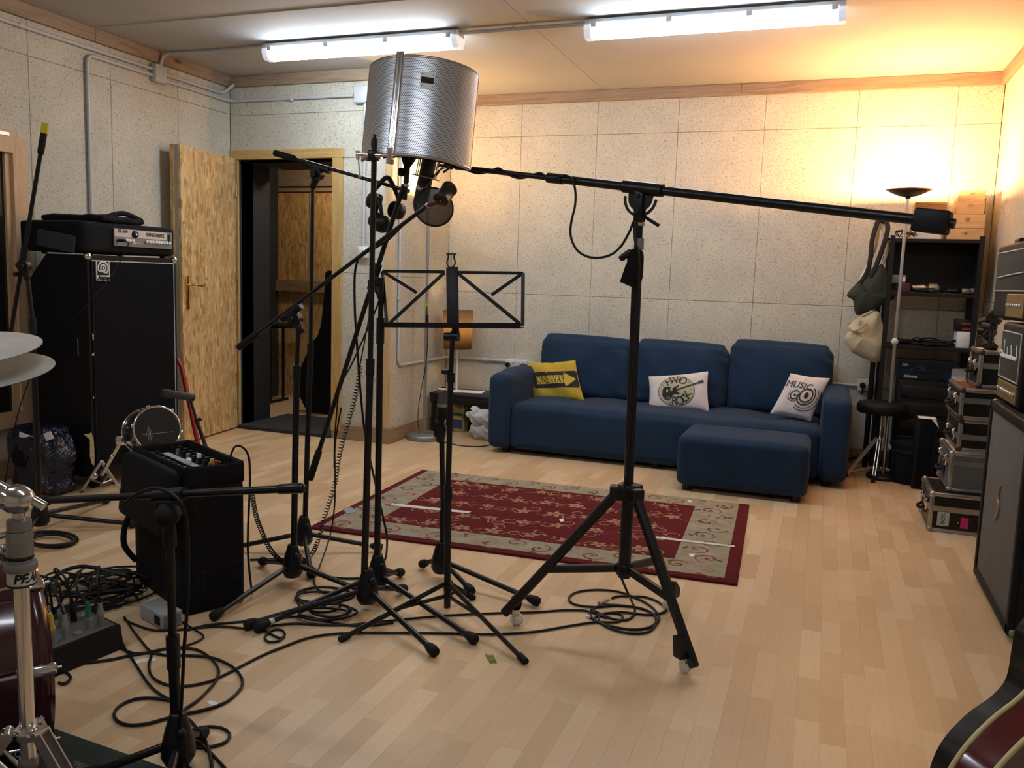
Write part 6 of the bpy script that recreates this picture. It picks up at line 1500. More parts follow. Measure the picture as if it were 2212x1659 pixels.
# painted cardboard box below the table
m_, nt, bs = newmat('painted_cardboard')
v_ = coords(nt, kind='World'); n1 = noise(nt, v_, 5, 1); n2 = noise(nt, v_, 11, 2)
c = ramp(nt, n1, [(.38, (.36, .26, .10)), (.42, (.40, .30, .12))]); c = mixc(nt, ramp(nt, n2, [(.56, (0, 0, 0)), (.58, (1, 1, 1))]), c, (.36, .13, .04)); c = mixc(nt, ramp(nt, noise(nt, v_, 9, 1), [(.60, (0, 0, 0)), (.62, (1, 1, 1))]), c, (.08, .13, .10))
nt.links.new(c, bs.inputs['Base Color']); bs.inputs['Roughness'].default_value = .8; M['cardpaint'] = m_
bx0_, bx1_ = PY(912, 900, 6.05).x, PY(1002, 900, 6.05).x
t = thing('cardboard_box', 'painted cardboard box with blue stripes under the console table', 'box', ((bx0_+bx1_)/2, 6.15, 0))
zb0 = VH(V((bx1_-.1, 6.05, 0)), 872)
MB().rbox(((bx0_+bx1_)/2, 6.16, zb0/2), (bx1_-bx0_, .22, zb0), .004).build('body', M['cardpaint'], t)
M['bluep'] = mat('dark_blue_print', (.02, .05, .10), .7)
for z0_, z1_ in ((.03, .10), (.13, .15)): MB().box((bx1_-.075, 6.0495, (z0_+z1_)/2), (.13, .002, z1_-z0_)).build('blue_stripe', M['bluep'], t)
# white towel bundle beside the sofa
def towfn(p, u):
    p.x += .02*math.sin(u.z*4+u.y*3); p.y += .014*math.sin(u.x*6+u.z*5); p.z += .012*math.sin(u.x*7+1); return p
tw = PY(1030, 900, 5.86)
M['towel'] = mat('white_towel', (.60, .60, .60), .95, bs=.6, bscale=260)
solo(MB().soft((-2.345, 5.90, .072), (.19, .16, .142), .06, (.01, .01, .01), n=12, fn=towfn).soft((-2.36, 5.885, .165), (.21, .15, .10), .045, (.01, .01, .008), rotm(0, 12, 8), n=12, fn=towfn), 'towel', M['towel'], 'crumpled white towel on the floor between sofa and console', 'towel')
cable('black flex on the floor between the floor lamp base and the sofa', [(940, 950), (965, 956), (1000, 963), (1040, 964), (1060, 960, 'z', .006)], .0035)
# ================================================================== VESTIBULE OBJECTS
b = G(600, 872); t = thing('folding_stool', 'black folding stool standing inside the vestibule', 'stool', V((b.x, 6.62, 0)))
yv = 6.62
p0, p1, p2_, p3_ = PY(592, 707, yv), PY(626, 700, yv), PY(593, 850, yv), PY(588, 845, yv)
MB().rbox((p0+p1)/2+V((-.10, 0, 0)), (.40, .26, .035), .01, rotm(0, 0, 3)).build('seat', M['fabric'], t)
for s_ in (-1, 1):
    MB().tube([V((p0.x+.03, yv+s_*.1, p0.z-.01)), V((p0.x+.03, yv+s_*.1, .012))], .013, 8).build('leg', M['metal'], t)
    MB().tube([V((p0.x-.22, yv+s_*.1, p0.z-.01)), V((p0.x-.22, yv+s_*.1, .012))], .013, 8).build('leg', M['metal'], t)
for x_ in (p0.x+.03, p0.x-.22): MB().tube([V((x_, yv-.17, .014)), V((x_, yv+.17, .014))], .013, 8).build('foot_bar', M['rubber'], t)
yg = 6.30
gp_ = [PY(x, y, yg) for x, y in ((716, 585), (711, 590), (708, 640), (702, 700), (694, 725), (680, 742), (668, 770), (655, 800), (651, 830), (656, 855), (672, 868), (700, 874), (716, 874))]
zmin = min(p_.z for p_ in gp_); o_ = V((0, yg, 0))
solo(MB().prism([(p_.x, .003 if p_.z < zmin+.035 else p_.z) for p_ in gp_][::-1], (0, yg+.06, 0), (1, 0, 0), (0, 0, 1), .12), 'instrument_bag', M['fabric'], 'black instrument gig bag leaning inside the vestibule', 'bag')
# ================================================================== RIGHT SIDE
# ---- shelving unit
SYF, SYB = 6.0, YB-.03
sx0, sx1 = PY(1925, 515, SYF).x, PY(2128, 515, SYF).x
M['shelf'] = mat('black_shelf_wood', (.008, .007, .007), .55, var=.2, vs=10, spec=.3)
t = thing('shelving_unit', 'black open shelving unit in the corner loaded with studio gear', 'shelf', ((sx0+sx1)/2, (SYF+SYB)/2, 0))
zsh = [PY(2020, y, SYF).z for y in (516, 634, 750)]
ztp = zsh[0]
for x_ in (sx0+.012, sx1-.012):
    for y_ in (SYF+.015, SYB-.015): MB().box((x_, y_, (ztp+.02)/2), (.028, .028, ztp+.02)).build('upright', M['shelf'], t)
MB().box((sx1+.012, SYB-.015, (ztp+.28)/2), (.03, .03, ztp+.28)).build('tall_upright', M['shelf'], t)
for z_ in zsh: MB().rbox(((sx0+sx1)/2, (SYF+SYB)/2, z_-.012), (sx1-sx0, SYB-SYF, .024), .002, seg=1).build('shelf_board', M['shelf'], t)
MB().box(((sx0+sx1)/2, SYB-.006, (zsh[0]+zsh[1])/2), (sx1-sx0-.03, .008, zsh[0]-zsh[1]-.03)).build('back_panel', M['shelf'], t)
MB().box((sx1-.008, (SYF+SYB)/2, (zsh[0]+zsh[1])/2), (.008, SYB-SYF-.04, zsh[0]-zsh[1]-.03)).build('side_panel', M['shelf'], t)
# wooden boxes stacked on top
M['boxwood'] = wood('pale_wine_box', (.52, .33, .16), (.64, .44, .24), (.5, 5, 5), .6, 3, False)
def wbox(label, px0, px1, yp0, yp1, Y, dpt, mark=None, two=False):
    a_, c_ = PY(px0, yp1, Y), PY(px1, yp0, Y); z0_, z1_ = PY((px0+px1)/2, yp1, Y).z, PY((px0+px1)/2, yp0, Y).z
    return a_.x, c_.x, z0_, z1_
wb = []
zc_ = ztp
for label, px0, px1, yp0, yp1, txt in (('large pale wooden box with a latch at the bottom of the stack', 2046, 2126, 452, 507, 'big'), ('middle pale wooden box of the stack on the shelf', 2066, 2127, 426, 452, 'm'), ('small pale wooden box on top of the stack', 2070, 2129, 400, 426, 's')):
    Y_ = 6.06; x0_, x1_ = PY(px0, yp1, Y_).x, PY(px1, yp1, Y_).x; hz_ = (PY(2090, yp0, Y_).z-PY(2090, yp1, Y_).z)
    x1_ = min(x1_, .94)
    t = thing('wooden_box', label, 'box', ((x0_+x1_)/2, Y_+.1, zc_), 0)
    bd_ = MB().rbox(((x0_+x1_)/2, Y_+.1, zc_+hz_/2), (x1_-x0_, .2, hz_), .003, seg=1).build('body', M['boxwood'], t)
    if txt == 'big':
        MB().box(((x0_+x1_)/2, Y_-.0005, zc_+hz_*.46), (x1_-x0_, .001, .003)).build('lid_seam', M['gap'], bd_)
        MB().rbox(((x0_+x1_)/2, Y_-.004, zc_+hz_*.30), (.012, .008, .022), .002).build('latch', M['brass'], t)
        MB().prism([(-.014, .014), (.014, .014), (.014, -.004), (0, -.018), (-.014, -.004)], ((x0_+x1_)/2+.005, Y_, zc_+hz_*.78), (1, 0, 0), (0, 0, 1), .001).build('shield_print', M['skirt'], bd_)
    else:
        for i in range(4): MB().box(((x0_+x1_)/2-.012+.008*i, Y_-.0006, zc_+hz_*.75), (.005, .001, .012)).build('stamp_mark', M['skirt'], bd_)
    zc_ += hz_
# striped instrument on the shelf (small wooden frame drum / box)
a_, c_ = PY(1972, 462, 6.08), PY(2040, 436, 6.08)
M['stripew'] = mat('amber_wood', (.42, .22, .07), .5)
wbz = ztp
x0_, x1_ = PY(1975, 508, 6.08).x, PY(2034, 508, 6.08).x
t = thing('white_box', 'white box on the shelf top behind the boom counterweight', 'box', ((x0_+x1_)/2, 6.16, ztp)); hw = PY(2000, 466, 6.08).z-ztp
MB().rbox(((x0_+x1_)/2, 6.16, ztp+hw/2), (x1_-x0_, .16, hw), .004).build('carton', M['white'], t)
sz0 = ztp+hw; sh_ = PY(2006, 436, 6.08).z-sz0
t = thing('striped_box', 'amber wooden box with dark crossing stripes on the white box', 'box', ((x0_+x1_)/2, 6.16, sz0))
bd_ = MB().rbox(((x0_+x1_)/2+.004, 6.16, sz0+sh_/2), (x1_-x0_+.03, .14, sh_), .006).build('body', M['stripew'], t)
for i in range(5): MB().box(((x0_+x1_)/2+.004, 6.0893, sz0+sh_*(.14+.18*i)), (x1_-x0_+.026, .001, sh_*.06), rotm(0, (-4, -2, 0, 2, 4)[i], 0)).build('dark_stripe', M['skirt'], bd_)
for i in range(4): MB().box(((x0_+x1_)/2-.014+.012*i, 6.0888, sz0+sh_/2), (.0045, .001, sh_*.8)).build('cross_stripe', M['skirt'], bd_)
# tangle of small leads at the shelf top
for i in range(3):
    c_ = V((sx0+.06+.03*i, 6.1, ztp+.012)); rt2 = random.Random(40+i)
    cable('small tangled lead on top of the shelf', [c_+V((rt2.uniform(-.04, .04), rt2.uniform(-.04, .04), rt2.uniform(0, .045))) for _ in range(9)], .003, m=('cable', 'skirt', 'cable')[i], group='small leads on the shelf top')
# things on the shelves: microphones, cartons
z1_ = zsh[1]
def sbox(name, label, px0, px1, ytop, z0, Y, dpt, m, cat='box'):
    x0_, x1_ = PY(px0, 700, Y).x, PY(px1, 700, Y).x; q = PY((px0+px1)/2, ytop, Y).z
    return solo(MB().rbox(((x0_+x1_)/2, Y+dpt/2, (z0+q)/2), (x1_-x0_, dpt, q-z0), .004), name, M[m], label, cat)
M['dkred'] = mat('dark_red_card', (.075, .012, .018), .7); M['redbox'] = mat('red_card', (.25, .03, .02), .6)
sbox('carton', 'dark red carton on the middle shelf', 1932, 1960, 612, z1_, 6.05, .15, 'dkred')
zq = PY(1945, 612, 6.05).z
t = thing('carton', 'grey carton with a white label on the dark red carton', 'box', (PY(1940, 600, 6.05).x, 6.12, zq))
x0_, x1_ = PY(1926, 600, 6.05).x, PY(1957, 600, 6.05).x; q = PY(1942, 594, 6.05).z
MB().rbox(((x0_+x1_)/2, 6.12, (zq+q)/2), (x1_-x0_, .14, q-zq), .003).build('body', M['panel'], t); MB().box((x1_-.018, 6.0495, (zq+q)/2), (.03, .001, (q-zq)*.5)).build('label_sticker', M['white'], t)
def lying_mic(label, a, c, r, grille=True, m='steel'):
    a, c = V(a), V(c); L2_ = (c-a).length
    t = thing('microphone', label, 'microphone', V(((a.x+c.x)/2, (a.y+c.y)/2, min(a.z, c.z)-r)))
    MB().lathe([(0, 0), (r*.7, .002), (r*.8, L2_*.1), (r, L2_*.35), (r, L2_*.62), (0, L2_*.62)], a, c-a, n=16).build('body', M[m], t)
    MB().lathe([(r*1.02, L2_*.6), (r*1.15, L2_*.68), (r*1.15, L2_*.9), (r*.6, L2_), (0, L2_)], a, c-a, n=16).build('grille', M['xlr'], t)
    return t
yq = 6.10
lying_mic('silver condenser microphone lying on the middle shelf', V((PY(1968, 616, yq).x, yq, z1_+.032)), V((PY(2032, 606, yq).x, yq+.02, z1_+.032)), .027)
lying_mic('black microphone lying on the middle shelf beside the silver one', V((PY(2045, 622, yq).x, yq-.02, z1_+.019)), V((PY(2098, 622, yq).x, yq, z1_+.019)), .016, m='plastic')
lying_mic('black vocal microphone with dark ball grille on the middle shelf end', V((PY(2072, 622, yq).x, yq+.06, z1_+.022)), V((PY(2118, 620, yq).x, yq+.07, z1_+.022)), .018, m='plastic')
cable('black microphone lead piled on the middle shelf', [V((PY(2005, 620, yq).x+.05*math.cos(k_*.9), yq-.03+.03*math.sin(k_*.9), z1_+.006+.002*k_)) for k_ in range(14)], .0035)
z2_ = zsh[2]
t = thing('microphone', 'vocal microphone with silver ball head lying on the lower shelf', 'microphone', (PY(1940, 735, 6.06).x, 6.06, z2_))
q = PY(1932, 735, 6.06); MB().sph(V((q.x, 6.06, z2_+.026)), .024, 14).build('ball_grille', M['steel'], t); MB().lathe([(.022, .01), (.019, .03), (.012, .16), (0, .16)], V((q.x, 6.06, z2_+.024)), (1, .15, 0), n=14).build('body', M['plastic'], t)
for i in range(3):
    rt2 = random.Random(60+i); c_ = V((PY(1985+28*i, 735, 6.1).x, 6.1, z2_))
    cable('black cable heaped on the lower shelf', [c_+V((.07*math.cos(k_*1.1+i), .05*math.sin(k_*1.1+i), .006+.004*k_*rt2.random())) for k_ in range(15)], .005, group='cables heaped on the lower shelf')
sbox('flat_case', 'flat black case lying on the lower shelf under the cables', 1990, 2065, 737, z2_, 6.16, .12, 'plastic', 'case')
sbox('carton', 'white carton with barcode on the lower shelf', 2070, 2112, 717, z2_, 6.05, .14, 'white')
q = PY(2090, 717, 6.05).z; t = thing('carton', 'red and black carton standing on the white carton', 'box', (PY(2090, 700, 6.05).x, 6.12, q))
x0_, x1_ = PY(2066, 700, 6.05).x, PY(2108, 700, 6.05).x; q2 = PY(2088, 690, 6.05).z
MB().rbox(((x0_+x1_)/2, 6.12, (q+q2)/2), (x1_-x0_, .13, q2-q), .003).build('body', M['plastic'], t); MB().box((x1_-.045, 6.0545, (q+q2)/2+.012), (.07, .001, .014)).build('red_band', M['redbox'], t); MB().box((x1_-.045, 6.0545, (q+q2)/2-.022), (.06, .001, .014)).build('red_band', M['redbox'], t)
solo(MB().box((PY(2082, 735, 6.05).x, 6.0494, z2_+.025), (.03, .001, .018)), 'barcode_label', M['blackink'], 'black barcode on the white carton', 'label') if False else None
# gear stacked in front of / below the shelf
M['cabk'] = mat('black_gear', (.006, .006, .007), .6, var=.2, vs=30, spec=.25); M['bluebox'] = mat('blue_printed_carton', (.010, .045, .11), .5); M['blued'] = mat('dark_blue_print2', (.008, .014, .03), .5)
yk = 6.05
x0_, x1_ = PY(1940, 830, yk).x, sx1-.03; ztk = PY(1990, 822, yk).z
t = thing('rack_cabinet', 'black amplifier rack under the shelf behind the drum stool', 'rack', ((x0_+x1_)/2, yk+.15, 0))
MB().rbox(((x0_+x1_)/2, yk+.11, ztk/2), (x1_-x0_, .22, ztk), .006).build('case', M['cabk'], t)
for i in range(5): MB().rbox(((x0_+x1_)/2, yk-.004, ztk*(.2+.17*i)), (x1_-x0_-.05, .008, ztk*.12), .003).build('rack_unit', M['plastic'], t)
x0_, x1_ = PY(1945, 815, yk).x, PY(2034, 815, yk).x; z3 = PY(1990, 806, yk).z
t = thing('drum_module_box', 'flat black carton lettered ddrum on the rack', 'box', ((x0_+x1_)/2, yk+.03, ztk))
MB().rbox(((x0_+x1_)/2, yk+.03, (ztk+z3)/2), (x1_-x0_, .06, z3-ztk), .003).build('carton', M['cabk'], t)
MB().text('ddrum', (z3-ztk)*.62, (x0_+.058, yk-.001, (ztk+z3)/2), (1, 0, 0), (0, 0, 1), .0004, bold=.001).build('lettering', M['pvc'], t)
MB().text('modules', (z3-ztk)*.34, (x1_-.05, yk-.001, (ztk+z3)/2-.003), (1, 0, 0), (0, 0, 1), .0004).build('small_lettering', M['panel'], t) if False else None
x0_, x1_ = max(sx0+.03, PY(1938, 790, 6.13).x), PY(2064, 790, 6.13).x; z5 = PY(2000, 778, 6.13).z
t = thing('microphone_kit_box', 'long blue carton lettered Mic with a black pictured stand', 'box', ((x0_+x1_)/2, 6.19, ztk))
z4 = PY(2000, 803, 6.13).z
MB().rbox(((x0_+x1_)/2, 6.19, (ztk+z5)/2), (x1_-x0_, .11, z5-ztk), .003).build('carton', M['bluebox'], t)
MB().box(((x0_+x1_)/2, 6.1345, (z4+z5)/2), (x1_-x0_-.02, .001, z5-z4-.02)).build('dark_panel', M['blued'], t)
MB().text('Mic', (z5-z4)*.36, (x0_+.028, 6.1335, (z4+z5)/2), (1, 0, 0), (0, 0, 1), .0003, bold=.001, shear=.3, ax='LEFT').build('lettering', M['pvcw'], t)
c_ = V((PY(1995, 795, 6.13).x, 6.1335, PY(1995, 797, 6.13).z))
MB().ring(circ(.010, 20), circ(.0075, 20), c_, (1, 0, 0), (0, 0, 1), -.0004).build('ring_print', M['pvc'], t); MB().box(c_+V((-.045, .0004, .006)), (.085, .0006, .0035), rotm(0, -26, 0)).build('bar_print', M['panel'], t)
sbox('carton', 'plain white carton beside the blue box under the shelf', 2066, 2098, 798, ztk, 6.13, .10, 'white')
# bottom heap: drum cases and bags in the dark
t = thing('drum_case', 'black round drum case in the dark heap behind the stool', 'case', (PY(1955, 960, 5.9).x+.04, 5.90, 0))
MB().lathe([(0, 0), (.11, 0), (.115, .02), (.115, .25), (.11, .27), (0, .275)], V((PY(1955, 960, 5.9).x+.04, 5.90, 0)), UP, n=28).build('body', M['fabric'], t)
MB().lathe([(.117, .19), (.12, .195), (.12, .21), (.117, .215)], V((PY(1955, 960, 5.9).x+.04, 5.90, 0)), UP, n=28).build('lid_band', M['rubber'], t)
t = thing('floor_speaker', 'black box speaker on the floor beside the flight cases', 'speaker', (PY(2000, 950, 5.72).x, 5.72, 0))
x0_, x1_ = PY(1978, 950, 5.7).x, PY(2022, 950, 5.7).x; zk = PY(2000, 905, 5.7).z
MB().rbox(((x0_+x1_)/2, 5.79, zk/2), (x1_-x0_, .18, zk), .006).build('body', M['cabk'], t); MB().rbox(((x0_+x1_)/2, 5.696, zk/2), (x1_-x0_-.03, .008, zk-.04), .003).build('grille', M['grille'], t)
q = V(((x0_+x1_)/2, 5.76, zk))
solo(MB().prism([(-.05, 0), (.045, 0), (.065, -.05), (.02, .0)], q+V((0, -.075, .002)), (1, 0, 0), (0, 0, 1), .001).rbox(q+V((0, -.02, .003)), (.10, .10, .003), .001), 'paper_sheet', M['paper'], 'white paper sheet drooping over the floor speaker', 'paper')
solo(MB().cyl(PY(1928, 850, 5.85), PY(1938, 846, 5.86), .017, n=16), 'tape_roll', M['silver'], 'grey tape roll behind the drum stool', 'tape') if False else None
# ---- coat stand post with bags
py_ = 6.16; pt_, pb2 = PY(1897, 478, py_), G(1890, 1000); pb2 = V((PY(1893, 700, py_).x, py_, 0))
t = thing('coat_stand', 'black upright post with a grey top hung with cloth bags', 'coat stand', pb2)
MB().cyl(pb2+UP*.02, V((pb2.x, py_, PY(1893, 640, py_).z)), .017, n=14).build('lower_post', M['metal'], t)
MB().cyl(V((pb2.x, py_, PY(1893, 640, py_).z)), V((pb2.x, py_, pt_.z)), .012, n=14).build('upper_post', M['pvc'], t)
for i in range(3): MB().cyl(pb2+UP*.10, pb2+V((.22*math.cos(i*2.094+.9), .22*math.sin(i*2.094+.9), .012)), .010, n=8).build('leg', M['metal'], t)
MB().cyl(V((pb2.x, py_, pt_.z-.02)), V((pb2.x-.05, py_-.03, pt_.z+.005)), .005).build('hook', M['metal'], t); MB().cyl(V((pb2.x, py_, PY(1893, 655, py_).z)), V((pb2.x-.01, py_-.06, PY(1893, 652, py_).z)), .006).build('hook', M['metal'], t)
M['olive'] = mat('olive_green_canvas', (.030, .036, .024), .9, var=.1, vs=8, bs=.3, bscale=300); M['canvas'] = mat('cream_canvas', (.50, .43, .28), .9, var=.08, vs=6, bs=.3, bscale=300); M['strapbk'] = mat('dark_brown_webbing', (.022, .016, .016), .9)
def hangbag(name, label, px, y, th, m, seed, straps=()):
    """limp cloth bag: outline polygon, bulging grid between front and back"""
    pts = [PY(x_, y_, y) for x_, y_ in px]; n_ = len(pts); cen = sum(pts, V((0, 0, 0)))/n_; rg = random.Random(seed)
    t = thing(name, label, 'bag', V((cen.x, y, min(p_.z for p_ in pts))))
    rings = []; K = 7; fine = bez(pts, 4, True); m2 = len(fine); ph = rg.random()*6
    mb = MB()
    for side in (-1, 1):
        vs = []
        for k_ in range(K+1):
            f_ = 1-k_/K*.999
            for i, p_ in enumerate(fine):
                q = cen.lerp(p_, f_); an = i/m2*6.283
                d_ = th*(1-f_**2.2)**.6*(1+f_*(.22*math.sin(an*4+ph)+.12*math.sin(an*7+f_*6+ph)))
                vs.append(q+V((0, side*d_, 0)))
        fs = [(k_*m2+i, k_*m2+(i+1) % m2, (k_+1)*m2+(i+1) % m2, (k_+1)*m2+i) for k_ in range(K) for i in range(m2)]
        mb.add(vs, fs if side < 0 else [f[::-1] for f in fs], True)
    mb.build('body', M[m], t)
    for nm, sp, w_, mm in straps:
        cv = bez([PY(x_, y_, y+dy) for x_, y_, dy in sp], 8); vs = []
        for i, p_ in enumerate(cv):
            tt = (cv[min(i+1, len(cv)-1)]-cv[max(i-1, 0)]).normalized(); nn = tt.cross(V((0, 1, 0))).normalized()
            for sx_2, sy_2 in ((-1, -1), (1, -1), (1, 1), (-1, 1)): vs.append(p_+nn*(w_/2*sx_2)+V((0, .0016*sy_2, 0)))
        MB().add(vs, [(4*i+k_, 4*i+(k_+1) % 4, 4*i+4+(k_+1) % 4, 4*i+4+k_) for i in range(len(cv)-1) for k_ in range(4)] + [(3, 2, 1, 0)], True).build(nm, M[mm], t)
    return t
hangbag('shoulder_bag', 'olive green shoulder bag with dark strap on the coat stand', [(1903, 570), (1918, 595), (1933, 640), (1925, 650), (1893, 665), (1886, 672), (1850, 680), (1843, 650), (1829, 637), (1850, 612), (1852, 608), (1856, 620), (1880, 600)], py_-.07, .045, 'olive', 1,
        [('strap', [(1856, 615, 0), (1872, 590, -.01), (1880, 560, -.01), (1884, 520, 0), (1895, 482, .02), (1903, 476, .03)], .030, 'strapbk'), ('strap', [(1903, 476, .03), (1915, 480, .02), (1917, 500, .0), (1905, 540, -.02), (1890, 580, -.03), (1880, 600, -.02)], .030, 'strapbk')])
hangbag('cloth_bag', 'white cloth bag hanging behind the olive shoulder bag', [(1878, 560), (1884, 600), (1870, 625), (1852, 622), (1860, 595), (1868, 580)], py_-.03, .03, 'cream', 2, [('strap', [(1878, 565, 0), (1892, 530, 0), (1900, 480, .02)], .022, 'canvas'), ('strap', [(1900, 480, .02), (1917, 530, .0), (1908, 570, .02)], .018, 'canvas')])
hangbag('tote_bag', 'cream canvas tote bag hanging lowest on the coat stand', [(1895, 672), (1904, 690), (1912, 730), (1911, 765), (1895, 783), (1880, 780), (1845, 764), (1833, 752), (1824, 730), (1836, 712), (1832, 706), (1845, 692), (1862, 682)], py_-.07, .055, 'canvas', 3,
        [('strap', [(1838, 712, -.05), (1850, 714, -.07), (1866, 703, -.08), (1868, 694, -.07), (1858, 692, -.06), (1856, 703, -.06)], .016, 'canvas'), ('strap', [(1862, 682, -.02), (1880, 674, -.01), (1892, 664, .01)], .016, 'canvas')])
# ---- drum stool
b = G(1893, 1030); zst = VH(b, 882)
t = thing('drum_stool', 'round black drum stool on a chrome tripod beside the sofa', 'stool', b)
rs = (PY(1955, 870, b.y)-PY(1843, 870, b.y)).length/2
MB().lathe([(0, 0), (rs*.93, 0), (rs, .012), (rs*1.0, .05), (rs*.93, .068), (rs*.5, .076), (0, .076)], b+UP*(zst-.03), UP, n=36).build('seat', M['tolex'], t)
MB().cyl(b+UP*.10, b+UP*(zst-.03), .0125, n=16).build('post', M['steel'], t); MB().cyl(b+UP*(VH(b, 940)), b+UP*VH(b, 920), .019, n=16).build('height_collar', M['chrome'], t)
fts = [G(1828, 1030), G(1980, 1040), G(1888, 1038)]
zh, zlw = VH(b, 946), .045
MB().lathe([(.018, -.012), (.022, 0), (.018, .012)], b+UP*zh, UP, n=18).build('leg_collar', M['chrome'], t); MB().lathe([(.016, -.01), (.019, 0), (.016, .01)], b+UP*(zlw+.02), UP, n=18).build('strut_collar', M['chrome'], t)
for i in range(3):
    f = fts[i]
    if i == 2: f = b+V((-.03, -.20, 0))
    d = V((f.x-b.x, f.y-b.y, 0)).normalized(); n_ = V((-d.y, d.x, 0)); s = b+UP*zh+d*.02; e = V((f.x, f.y, .02)); lg_ = None
    for q in (-1, 1):
        dd = (e-s).normalized(); o_ = MB().box((s+e)/2+n_*q*.008, ((e-s).length, .0028, .018), axm(dd, n_, dd.cross(n_))).build('leg_rail', M['satin'], t); lg_ = lg_ or o_
    k_ = s.lerp(e, .93); q0 = b+UP*(zlw+.02)+d*.014; dd = (k_-q0).normalized(); MB().box((q0+k_)/2, ((k_-q0).length, .012, .010), axm(dd, n_, dd.cross(n_))).build('strut', M['satin'], lg_)
    MB().cyl(V((f.x, f.y, 0)), V((f.x, f.y, .045)), .013, .010, n=12).build('rubber_foot', M['rubber'], lg_)
# ---- flight cases
M['case_bk'] = mat('black_laminate', (.008, .008, .009), .35, spec=.35); M['case_gr'] = mat('grey_laminate', (.10, .115, .13), .4); M['alup'] = mat('aluminium_profile', (.38, .38, .38), .32, .9); M['caseplastic'] = mat('black_case_corner', (.02, .02, .02), .5); M['browntop'] = mat('brown_laminate_top', (.16, .055, .02), .45); M['pink'] = mat('pink_sticker', (.55, .02, .16), .6)
def flight_case(label, x0, x1, y0, y1, z0, h, face='case_bk', top='case_bk', split=.7, ball=True, name='flight_case'):
    t = thing(name, label, 'flight case', ((x0+x1)/2, (y0+y1)/2, z0)); e = .02; z1 = z0+h
    MB().rbox(((x0+x1)/2, (y0+y1)/2, z0+h/2), (x1-x0-.006, y1-y0-.006, h-.006), .003, seg=1).build('panels', M[face], t)
    MB().box(((x0+x1)/2, (y0+y1)/2, z1-.0025), (x1-x0-.03, y1-y0-.03, .003)).build('top_panel', M[top], t)
    for xx in (x0+e/2, x1-e/2):
        for yy in (y0+e/2, y1-e/2): MB().rbox((xx, yy, z0+h/2), (e, e, h), .004).build('corner_profile', M['alup'], t)
        for zz in (z0+e/2, z1-e/2): MB().rbox((xx, (y0+y1)/2, zz), (e, y1-y0, e), .004).build('edge_profile', M['alup'], t)
    for yy in (y0+e/2, y1-e/2):
        for zz in (z0+e/2, z1-e/2): MB().rbox(((x0+x1)/2, yy, zz), (x1-x0, e, e), .004).build('edge_profile', M['alup'], t)
    if split:
        zz = z0+h*split
        for yy in (y0+.001, y1-.001): MB().box(((x0+x1)/2, yy, zz), (x1-x0-.03, .006, .028)).build('lid_profile', M['alup'], t)
        for xx in (x0+.001, x1-.001): MB().box((xx, (y0+y1)/2, zz), (.006, y1-y0-.03, .028)).build('lid_profile', M['alup'], t)
    for xx in (x0+.012, x1-.012):
        for yy in (y0+.012, y1-.012):
            for zz in (z0+.012, z1-.012): MB().sph((xx, yy, zz), .0185, 10).build('corner', M['alup'] if ball else M['caseplastic'], t)
    for f_ in (.25, .75): 
        yy = y0+(y1-y0)*f_; zz = z0+h*(split or .6)
        l_ = MB().rbox((x0-.005, yy, zz), (.012, .05, .06), .004).build('butterfly_latch', M['chrome'], t); MB().sph((x0-.012, yy, zz+.01), (.006, .014, .014), 10).build('latch_knob', M['chrome'], l_)
    hy = (y0+y1)/2; zz = z0+h*.45
    hn_ = MB().rbox((x0-.004, hy, zz), (.008, .12, .06), .003).build('handle_plate', M['caseplastic'], t); MB().tube(bez([(x0-.008, hy-.05, zz), (x0-.03, hy-.03, zz-.01), (x0-.03, hy+.03, zz-.01), (x0-.008, hy+.05, zz)], 5), .008, 8).build('handle', M['rubber'], hn_)
    return t
fcx0 = G(2003, 1147).x
y0c = G(2006, 1147).y; h1 = VH(V((fcx0, y0c, 0)), 1063)
y1c = G(1976, 1105).y
t = flight_case('wide black flight case with BOX label at the bottom of the stack', fcx0, XR-.05, y0c, y1c+.0, .0, h1, split=.60)
zq0 = h1*.12
lb2 = MB().box((PY(2038, 1112, y0c).x, y0c-.001, h1*.36), (.055, .002, .075)).build('label_plate', M['pvc'], t)
M['greenink'] = mat('green_ink', (.02, .12, .06), .6)
MB().text('BOX', .026, (PY(2038, 1112, y0c).x, y0c-.0024, h1*.36), (0, 0, 1), (-1, 0, 0), .0003, bold=.0006).build('label_lettering', M['greenink'], lb2)
MB().rbox((PY(2084, 1122, y0c).x, y0c-.0015, h1*.30), (.036, .002, .056), .0008, seg=1).build('pink_sticker', M['pink'], t)
MB().cyl((PY(2070, 1121, y0c).x, y0c-.001, h1*.30), (PY(2070, 1121, y0c).x, y0c-.004, h1*.30), .004).build('rivet', M['steel'], t)
# grey case on it
yA = G(2048, 1062, h1).y; xA = PY(2046, 1050, yA).x; h2_ = PY(2046, 975, yA).z-h1
flight_case('grey panelled flight case, second from the floor in the stack', xA, XR-.05, yA, yA+.42, h1, h2_, face='case_gr', top='boxwood', split=.72)
zz2 = h1+h2_
yB_ = G(2073, 975, zz2).y; xB_ = PY(2070, 930, yB_).x; h3_ = PY(2072, 905, yB_).z-zz2
flight_case('black utility case with rounded silver edges, third in the stack', xB_, XR-.05, yB_, yB_+.42, zz2, h3_, split=.45, ball=False)
zz3 = zz2+h3_
yC_ = yB_-.02; xC_ = PY(2072, 880, yC_).x; h4_ = PY(2078, 839, yC_).z-zz3
flight_case('black flight case with brown top carrying a small box', xC_, XR-.05, yC_, yC_+.46, zz3, h4_, top='browntop', split=.62, ball=False)
zz4 = zz3+h4_
yD_ = yC_+.06; xD_ = PY(2111, 820, yD_).x; h5_ = PY(2115, 757, yD_).z-zz4
